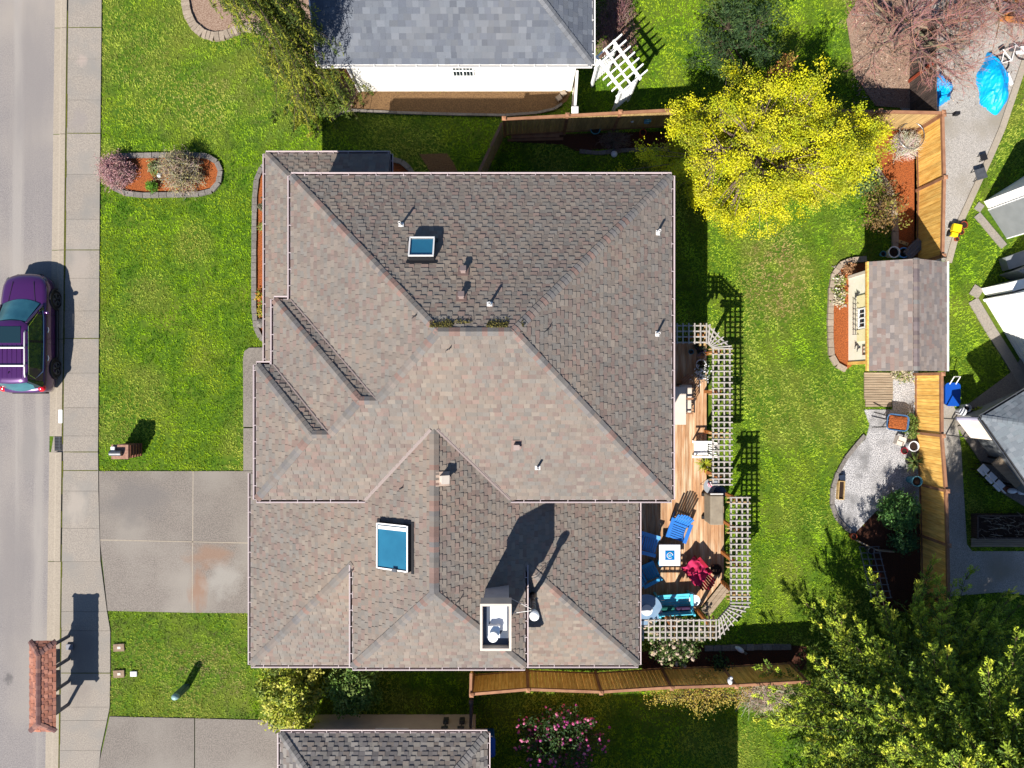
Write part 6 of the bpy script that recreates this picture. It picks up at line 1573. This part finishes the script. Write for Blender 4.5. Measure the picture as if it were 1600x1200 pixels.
twiggy('bare_shrub', 'low brown leafless shrub in the dark bed by the north fence', P(958, 222), (.7, .45, .6), 130, m['twig'], [(.14, .10, .08), (.18, .13, .10)], .006, seed=6)
twiggy('ornamental_grass', 'dried pale ornamental grass clump at the golden fence', P(1408, 232, 0), (.65, .6, .95), 260, m['twig'], [(.50, .44, .36), (.58, .52, .44), (.40, .34, .26)], .005, seed=7, cat='grass clump')
q = P(1408, 222); th = thing('plant_hoop', 'large wire hoop round the dried grass clump', 'plant support', (q.x, q.y, 0))
MB().tube([(.5 * math.cos(t / 24 * 6.2832), .52 * math.sin(t / 24 * 6.2832), .75) for t in range(25)], .018, 6).build('hoop', m['metal_gray'], th)
for t in range(3): MB().tube([(.5 * math.cos(t * 2.1), .52 * math.sin(t * 2.1), 0), (.5 * math.cos(t * 2.1), .52 * math.sin(t * 2.1), .75)], .012, 5).build('stake', m['metal_gray'], th)
leafy('green_shrub', 'green leafy shrub below the dried grass clump', 'shrub', P(1388, 258), (13.85, 8.05, .45), (.55, .4, .4), 60, 22, .13, .06, lf, [(.07, .14, .05), (.14, .2, .06), (.24, .27, .05)], brk, trunk_r=.03, seed=4)
leafy('bronze_shrub', 'loose bronze leaved shrub at the golden fence', 'shrub', P(1412, 298), (14.5, 6.9, .8), (.72, 1.0, .8), 110, 14, .09, .05, lf, [(.20, .12, .04), (.16, .11, .04), (.24, .22, .04), (.11, .06, .03)], brk, sig=.13, trunk_r=.03, seed=9, inner=.2)
leafy('round_shrub', 'small bright green ball shrub in the island bed', 'shrub', P(237, 292), P(237, 292, .22), (.22, .22, .22), 60, 16, .06, .03, lf, [(.06, .16, .01), (.09, .21, .015), (.13, .26, .02)], brk, sig=.04, trunk_r=.015, hubs=5, seed=1, bumps=.05)
leafy('daffodil_clump', 'clump of pale leafed plants behind the ball shrub', 'plant', P(241, 265), P(241, 263, .15), (.2, .3, .15), 30, 10, .12, .035, lf, [(.12, .18, .05), (.2, .24, .08), (.3, .3, .16)], brk, sig=.06, trunk_r=.01, hubs=4, seed=2, bumps=.05)
for i, (a, b, lb, cl) in enumerate(((411, 320, 'gray green tuft high in the front bed', [(.12, .12, .07), (.18, .17, .10)]), (411, 356, 'sparse green plant by the white stone in the front bed', [(.14, .18, .04), (.22, .22, .05)]), (408, 462, 'red and yellow flowers in the front bed', [(.40, .10, .04), (.44, .30, .03), (.10, .18, .03)]), (409, 486, 'yellow green flowering plant above the gray rock', [(.44, .36, .03), (.14, .22, .03), (.3, .3, .05)]))):
    leafy('bedding_plant', lb, 'plant', P(a, b), P(a, b, .16), (.16, .24, .14), 26, 9, .09, .04, lf, cl, brk, sig=.05, trunk_r=.01, hubs=3, seed=i, bumps=.1, group='plants in the front bed')
# shed bed flowers
for i, (a, b, lb) in enumerate(((1310, 440, 'white flowers at the top of the shed bed'), (1309, 456, 'yellow green leaves and white stones in the shed bed'), (1310, 472, 'lowest white flowering clump in the shed bed'), (1326, 421, 'tan potted plant at the upper corner of the shed bed'))):
    leafy('bedding_plant', lb, 'plant', P(a, b), P(a, b, .14), (.24, .18, .13), 30, 8, .10, .05, lf, [(.6, .56, .44), (.5, .42, .3), (.16, .24, .04), (.28, .28, .05)] if i < 3 else [(.36, .2, .1), (.3, .16, .08)], brk, sig=.06, trunk_r=.01, hubs=3, seed=i + 3, bumps=.1, group='flowers in the shed bed')
mb = MB()
for i in range(46):
    q = P(random.uniform(1299, 1322), random.uniform(416, 480)); s = random.uniform(.03, .075); mb.blob((q.x, q.y, .04), (s, s * .8, s * .7), 7, 0, random.choice(((1.5, 1.45, 1.4), (1.2, 1.1, 1.0), (.8, .75, .7))), .2)
o = mb.build('shed_bed_pebbles', m['stone']); tag(o, kind='stuff')
leafy('bedding_plant', 'pale flowering tuft between boardwalk and golden fence', 'plant', P(1412, 588), P(1410, 588, .2), (.4, .2, .2), 50, 10, .1, .05, lf, [(.40, .34, .22), (.2, .24, .06), (.46, .40, .3)], brk, sig=.07, trunk_r=.01, hubs=3, seed=6)
leafy('fern_plant', 'green ferny plant between the wheelbarrow and the golden fence', 'plant', P(1424, 668), P(1424, 668, .35), (.18, .55, .3), 50, 14, .12, .04, lf, [(.06, .13, .02), (.12, .18, .03), (.18, .2, .05)], brk, sig=.07, trunk_r=.015, hubs=4, seed=7)
leafy('rhododendron', 'rounded dark green rhododendron against the fence by the gravel patio', 'shrub', P(1408, 808), (15.1, -4.95, .75), (.72, .72, .75), 170, 18, .13, .05, lf, [(.04, .11, .025), (.07, .16, .03), (.10, .21, .05)], brk, sig=.09, trunk_r=.05, seed=3, bumps=.1)
leafy('rhododendron', 'smaller dark shrub below the rounded rhododendron', 'shrub', P(1420, 852), (15.45, -6.2, .5), (.5, .4, .45), 80, 16, .11, .05, lf, [(.03, .09, .03), (.06, .13, .04)], brk, sig=.08, trunk_r=.04, seed=4, bumps=.1)
# south row of shrubs
leafy('laurel_shrub', 'large yellow green variegated shrub by the lower driveway', 'shrub', P(455, 1092), (-8.6, -11.95, 1.0), (1.25, 1.5, 1.0), 330, 26, .13, .08, lf, [(.38, .40, .04), (.28, .33, .03), (.48, .46, .09), (.15, .20, .03)], brk, sig=.12, trunk_r=.06, seed=5, bumps=.14)
leafy('green_shrub', 'mid green leafy shrub beside the variegated one', 'shrub', P(540, 1092), (-6.15, -11.75, .95), (.98, .95, .8), 260, 26, .12, .06, lf, [(.08, .16, .03), (.12, .21, .03), (.18, .25, .06)], brk, sig=.11, trunk_r=.05, seed=6, bumps=.18)
leafy('rhododendron', 'rhododendron with pale cream pink flower heads under the lattice', 'shrub', P(1060, 1022), (6.2, -9.95, .95), (1.05, .85, .95), 150, 16, .12, .05, lf, [(.05, .09, .02), (.09, .13, .03)], brk, sig=.10, trunk_r=.05, seed=7, bumps=.15,
      blossoms=(150, .075, .06, flw, [(.46, .35, .26), (.52, .40, .30), (.42, .36, .18)], 'blossoms'))
leafy('yellow_shrub', 'long golden yellow flowering shrub spilling over the south fence', 'shrub', P(1085, 1068), (7.3, -11.85, 1.25), (1.75, .55, .6), 200, 16, .07, .04, lf, [(.36, .28, .04), (.42, .32, .06), (.26, .24, .05), (.30, .2, .05)], brk, sig=.12, trunk_r=.04, seed=8, bumps=.3)
leafy('flowering_shrub', 'dark rhododendron covered with magenta pink flowers at the bottom edge', 'shrub', P(872, 1165), (1.85, -13.9, .9), (1.75, 1.35, .95), 300, 14, .12, .05, lf, [(.03, .07, .02), (.05, .10, .02)], brk, sig=.11, trunk_r=.06, seed=9, bumps=.12,
      blossoms=(330, .055, .045, flw, [(.55, .10, .26), (.45, .06, .28), (.62, .2, .34)], 'blossoms'))
twiggy('dead_brush', 'pile of pale dry brush below the large conifer', P(1195, 1085), (1.3, .9, .5), 200, m['twig'], [(.40, .33, .24), (.32, .25, .18), (.46, .40, .32)], .005, seed=11, cat='brush pile')
twiggy('red_shrub', 'upright shrub with red young shoots at the top of the yellow tree', P(1206, 128), (.32, .42, 2.3), 70, m['twig'], [(.34, .12, .07), (.40, .18, .08), (.30, .2, .06)], .008, (lf, [(.42, .16, .06), (.44, .3, .05), (.36, .34, .04)], 6, .08, .05), seed=14)
# weeping cedar
def weeping(label, base, h, n, seed):
    th = thing('weeping_cedar', label, 'tree', base); rs = random.Random(seed)
    lead = lambda t: Vector((.25 * math.sin(t * 4), .2 * math.sin(t * 3 + 1), h * t))
    MB().tube([lead(t / 10) for t in range(11)], [.16 * (1 - t / 11) + .02 for t in range(11)], 7).build('trunk', brk, th)
    br = MB(); pos = []; dirs = []; col = []
    for i in range(n):
        t = rs.uniform(.06, .99); p0 = lead(t); L = (.62 + 1.6 * (1 - t) ** .8) * rs.uniform(.55, 1.05); a = rs.uniform(0, 6.283)
        d = Vector((math.cos(a), math.sin(a), 0))
        pts = [p0 + d * L * s + Vector((0, 0, .28 * L * math.sin(s * 3.1) - .9 * L * s * s)) for s in (0, .25, .5, .75, 1)]
        br.tube(pts, [.03, .022, .016, .01, .006], 4, 0, (1, 1, 1), False)
        for s in range(1, 5):
            for _ in range(5):
                q = pts[s - 1].lerp(pts[s], rs.random()); hang = rs.uniform(.4, 1.25) * (1.2 - .4 * t); cc = rs.choice(((.20, .22, .02), (.10, .13, .015), (.05, .075, .012), (.27, .27, .03), (.06, .09, .015)))
                q = q + Vector((rs.gauss(0, .09), rs.gauss(0, .09), 0)); sway = Vector((rs.gauss(0, .12), rs.gauss(0, .12), -1)).normalized()
                k = int(hang / .042)
                for j in range(k):
                    r = q + sway * (hang * j / k); pos.append((r.x + rs.gauss(0, .025), r.y + rs.gauss(0, .025), max(.05, r.z))); dirs.append((sway.x + rs.gauss(0, .35), sway.y + rs.gauss(0, .35), sway.z * .7)); f = rs.uniform(.75, 1.2); col.append((cc[0] * f, cc[1] * f, cc[2] * f))
    br.build('limbs', brk, th); leafmesh('drooping_foliage', pos, .13, .028, ndl, th, col, world=False, dirs=dirs, upb=.2)
weeping('tall weeping cedar with drooping yellow green foliage beside the white house', (-7.7, 11.5, 0), 10.4, 150, 5)
leafy('green_shrub', 'low feathery evergreen at the foot of the weeping cedar', 'shrub', P(516, 163), (-7.15, 11.1, .6), (.75, .65, .6), 90, 22, .13, .03, ndl, [(.10, .16, .02), (.16, .2, .03), (.06, .1, .02)], brk, sig=.12, trunk_r=.03, seed=12)
# big conifer lower right
def conifer(label, base, h, rmax, n, seed, cols, amin=0, amax=6.283):
    th = thing('conifer_tree', label, 'tree', base); rs = random.Random(seed)
    MB().tube([(0, 0, -.05), (.05, .05, h * .5), (0, 0, h)], [.3, .2, .03], 9).build('trunk', brk, th)
    def prof(z): return np.maximum(rmax * np.maximum(0, 1 - (np.asarray(z) / 10.4) ** 3.8) ** .6, 2.3 * np.maximum(0, 1 - (np.asarray(z) - 4.0) / (h - 4.0)))
    br = MB(); pos = []; dirs = []; col = []
    for i in range(n):
        z0 = rs.uniform(.8, 9.2) if rs.random() < .78 else rs.uniform(6.5, h * .97); u = z0 / h; Rz = float(prof(z0)) * rs.uniform(.62, 1.04)
        a = rs.uniform(amin, amax); d = Vector((math.cos(a), math.sin(a), 0)); sd = Vector((-d.y, d.x, 0)); rise = rs.uniform(-.05, .30)
        P_ = lambda s: Vector((0, 0, z0)) + d * Rz * s + Vector((0, 0, Rz * (rise * s * s - .10 * s)))
        br.tube([P_(s / 4) for s in range(5)], [.05 * (1.2 - u), .04, .028, .016, .006], 4, 0, (1, 1, 1), False)
        nt = 11
        for j in range(nt):
            s = .30 + .70 * j / (nt - 1); q = P_(s)
            for side in ((-1, 1) if j < nt - 1 else (0,)):
                L = rs.uniform(.34, .74) * (1.25 - .4 * s)
                td = (d * (.9 if side else 1) + sd * side * rs.uniform(.3, .9) + Vector((0, 0, rs.uniform(-.05, .55)))).normalized()
                cc = cols[rs.randrange(len(cols))]; e = q + td * L; lat = td.cross(Vector((0, 0, 1))).normalized(); up = lat.cross(td)
                br.tube([q, e], [.011, .004], 3, 0, (1.3, 1.2, 1.1), False)
                k = int(14 + L * 44); tipb = rs.random() < .62
                for g in range(k):
                    f = g / k; r = q.lerp(e, .05 + .95 * f); sg = 1 if g % 2 else -1; wd = .115 * (1.0 - .62 * f)
                    o = lat * (sg * wd * rs.uniform(.25, 1)) + up * rs.uniform(-.02, .05); nd = td * .8 + lat * sg * .75 + up * .2
                    pos.append(tuple(r + o)); dirs.append(tuple(nd)); b = rs.uniform(.8, 1.2); hh = max(0, f - .25) ** 1.2 if tipb else 0
                    col.append(((cc[0] + .42 * hh) * b, (cc[1] + .44 * hh) * b, (cc[2] + .015 * hh) * b))
        for s in (1.0, rs.uniform(.7, .95), rs.uniform(.5, .85)):
            if rs.random() < .25: continue
            q = P_(s); off = 0 if s == 1.0 else rs.choice((-1, 1)) * rs.uniform(.5, .9)
            ax = (d + sd * off + Vector((0, 0, rs.uniform(.35, .95)))).normalized(); lat = ax.cross(Vector((0, 0, 1))).normalized(); up = lat.cross(ax)
            st = q + ax * rs.uniform(.25, .5); br.tube([q, st], [.014, .008], 4, 0, (1.8, 1.6, 1.4), False)
            cc = rs.choice(((.48, .52, .04), (.58, .58, .06), (.36, .44, .035), (.26, .35, .03)))
            for fi in range(rs.randrange(6, 10)):
                fd = (ax + lat * rs.uniform(-.55, .55) + up * rs.uniform(-.35, .45)).normalized(); fl = rs.uniform(.20, .36); b0 = st - ax * rs.uniform(0, .22)
                for g in range(7):
                    r = b0 + fd * (fl * (g + .5) / 7); pos.append((r.x + rs.gauss(0, .008), r.y + rs.gauss(0, .008), r.z + .02)); dirs.append(tuple(fd * 1.6)); b = rs.uniform(.85, 1.15) * (.7 + .05 * g); col.append((cc[0] * b, cc[1] * b, cc[2] * b))
    nf = 80000; uz = NP.uniform(.05, .97, nf); Rr = prof(uz * h) * NP.uniform(.0, 1, nf) ** .5 * .82; an = NP.uniform(0, 6.283, nf)
    cl_ = vnoise(an * 9 + 50, uz * h * 1.2 + 50, 1.0, 31) > .36
    inn = np.stack([np.cos(an) * Rr, np.sin(an) * Rr, uz * h], 1)[cl_]
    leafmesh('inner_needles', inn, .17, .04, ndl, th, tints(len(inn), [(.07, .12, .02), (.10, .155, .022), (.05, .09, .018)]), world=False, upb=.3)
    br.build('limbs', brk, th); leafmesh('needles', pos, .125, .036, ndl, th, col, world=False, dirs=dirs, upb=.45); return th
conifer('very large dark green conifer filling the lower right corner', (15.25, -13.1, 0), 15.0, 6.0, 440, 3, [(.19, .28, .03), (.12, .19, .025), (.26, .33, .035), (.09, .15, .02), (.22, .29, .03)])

# ---------------------------------------------------------------- lawn grass: one cover of short tufts
def grass():
    n = 230000
    px, py = NP.uniform(120, 1625, n), NP.uniform(-30, 1230, n)
    keep = np.ones(n, bool)
    for poly in EXC: keep &= ~inpoly(px, py, poly)
    x, y = (px - 800) * CAMH / F, (600 - py) * CAMH / F
    for (x0, x1, y0, y1) in ((Wa + .5, E_ - .5, S_, N_ - .5), (Wb + .5, Wa + .6, S_, yb), (Bw + .5, Be - .5, Bs + .5, S_ + .5), (Wa, Pe - .5, N_ - .6, Pn - .6), (-6.1, 2.3, 11.8, 20), (-7.8, -1.5, -20, -13.3), (5.2, 8.0, -8.2, 1.6), (13.5, 15.8, .85, 4.2)):
        keep &= ~((x > x0) & (x < x1) & (y > y0) & (y < y1))
    keep &= vnoise(x + 60, y + 60, 1.3, 21) * .5 + vnoise(x + 60, y + 60, 5.0, 22) * .5 > .16
    x, y, px, py = x[keep], y[keep], px[keep], py[keep]; n = len(x)
    B = 3
    bx = np.repeat(x, B) + NP.normal(0, .022, n * B); by = np.repeat(y, B) + NP.normal(0, .022, n * B)
    a = NP.uniform(0, 6.283, n * B); hgt = NP.uniform(.03, .08, n * B); ln = NP.uniform(.02, .085, n * B); w = NP.uniform(.009, .019, n * B)
    V = np.empty((n * B, 3, 3))
    V[:, 0] = np.stack([bx - np.sin(a) * w, by + np.cos(a) * w, np.full(n * B, .0)], 1)
    V[:, 1] = np.stack([bx + np.sin(a) * w, by - np.cos(a) * w, np.full(n * B, .0)], 1)
    V[:, 2] = np.stack([bx + np.cos(a) * ln, by + np.sin(a) * ln, hgt], 1)
    big = vnoise(x + 60, y + 60, .30, 1); mid = vnoise(x + 60, y + 60, 1.1, 2); fine = vnoise(x + 60, y + 60, 4.2, 3)
    g = np.array((.22, .37, .008)); dk = np.array((.045, .135, .005)); yl = np.array((.31, .40, .02)); st = np.array((.44, .34, .15))
    C = g[None] * np.ones((n, 1))
    mixin = lambda C, col, f: C * (1 - f[:, None]) + col[None] * f[:, None]
    C = mixin(C, dk, np.clip((fine - .42) * 2.8, 0, .92)); C = mixin(C, yl, np.clip((mid - .40) * 1.7 + (big - .5) * .8, 0, .8))
    dry = np.clip(1 - np.hypot((px - 1212) / 62, (py - 432) / 92), 0, 1) * 1.6 + np.clip(1 - np.hypot((px - 330) / 190, (py - 150) / 110), 0, 1) * .45 + np.clip(1 - np.hypot((px - 320) / 110, (py - 1050) / 80), 0, 1) * .45
    dry += ((px < 385) & (py > 955)) * .2 + ((px > 1300) & (py < 560) & (px < 1330)) * .1 + np.clip(1 - np.hypot((px - 1330) / 60, (py - 610) / 110), 0, 1) * .3
    C = mixin(C, st, np.clip(dry * (mid * .6 + fine * 1.1), 0, .95))
    back = (px > 1050) & (py > 260) & (py < 1000)
    rows_ = np.sin((x * .94 + y * .34) * 6.283 / 1.05 + 3 * vnoise(x + 60, y + 60, .5, 9)) * back
    C = mixin(C, np.array((.29, .41, .035)), back * .42 * np.clip(.35 + mid, 0, 1)); C = mixin(C, np.array((.36, .36, .08)), np.clip((vnoise(x + 60, y + 60, .55, 44) - .55) * 2.4, 0, .55))
    C *= (1 + .20 * rows_)[:, None]
    worn = np.clip(1.25 - np.hypot((px - 1212) / 58, (py - 435) / 88), 0, 1) * np.clip((fine * .7 + mid * .5) * 1.5 - .25, 0, 1)
    C = mixin(C, np.array((.34, .23, .10)), np.clip(worn, 0, .9))
    C *= (.80 + .42 * vnoise(x + 60, y + 60, 2.1, 12))[:, None]
    C *= NP.uniform(.85, 1.15, (n, 1))
    o = mesh_np('lawn_grass', V.reshape(-1, 3), 3, np.repeat(C, B, axis=0), m['grass'])
    tag(o, kind='stuff')
grass()
# twig and leaf litter below the bare trees
n = 5200
lx, ly = NP.uniform(1330, 1610, n), NP.uniform(-20, 165, n); kp = NP.rand(n) < np.clip(1.15 - np.hypot((lx - 1390) / 130, (ly - 60) / 120), .1, 1); lx, ly = lx[kp], ly[kp]
pos = np.stack([(lx - 800) * CAMH / F, (600 - ly) * CAMH / F, NP.uniform(.04, .07, len(lx))], 1)
tag(leafmesh('leaf_litter', pos, .16, .035, m['twig'], None, tints(len(pos), [(.26, .17, .13), (.18, .12, .09), (.34, .26, .2), (.1, .07, .06)]), upb=2.0), kind='stuff')
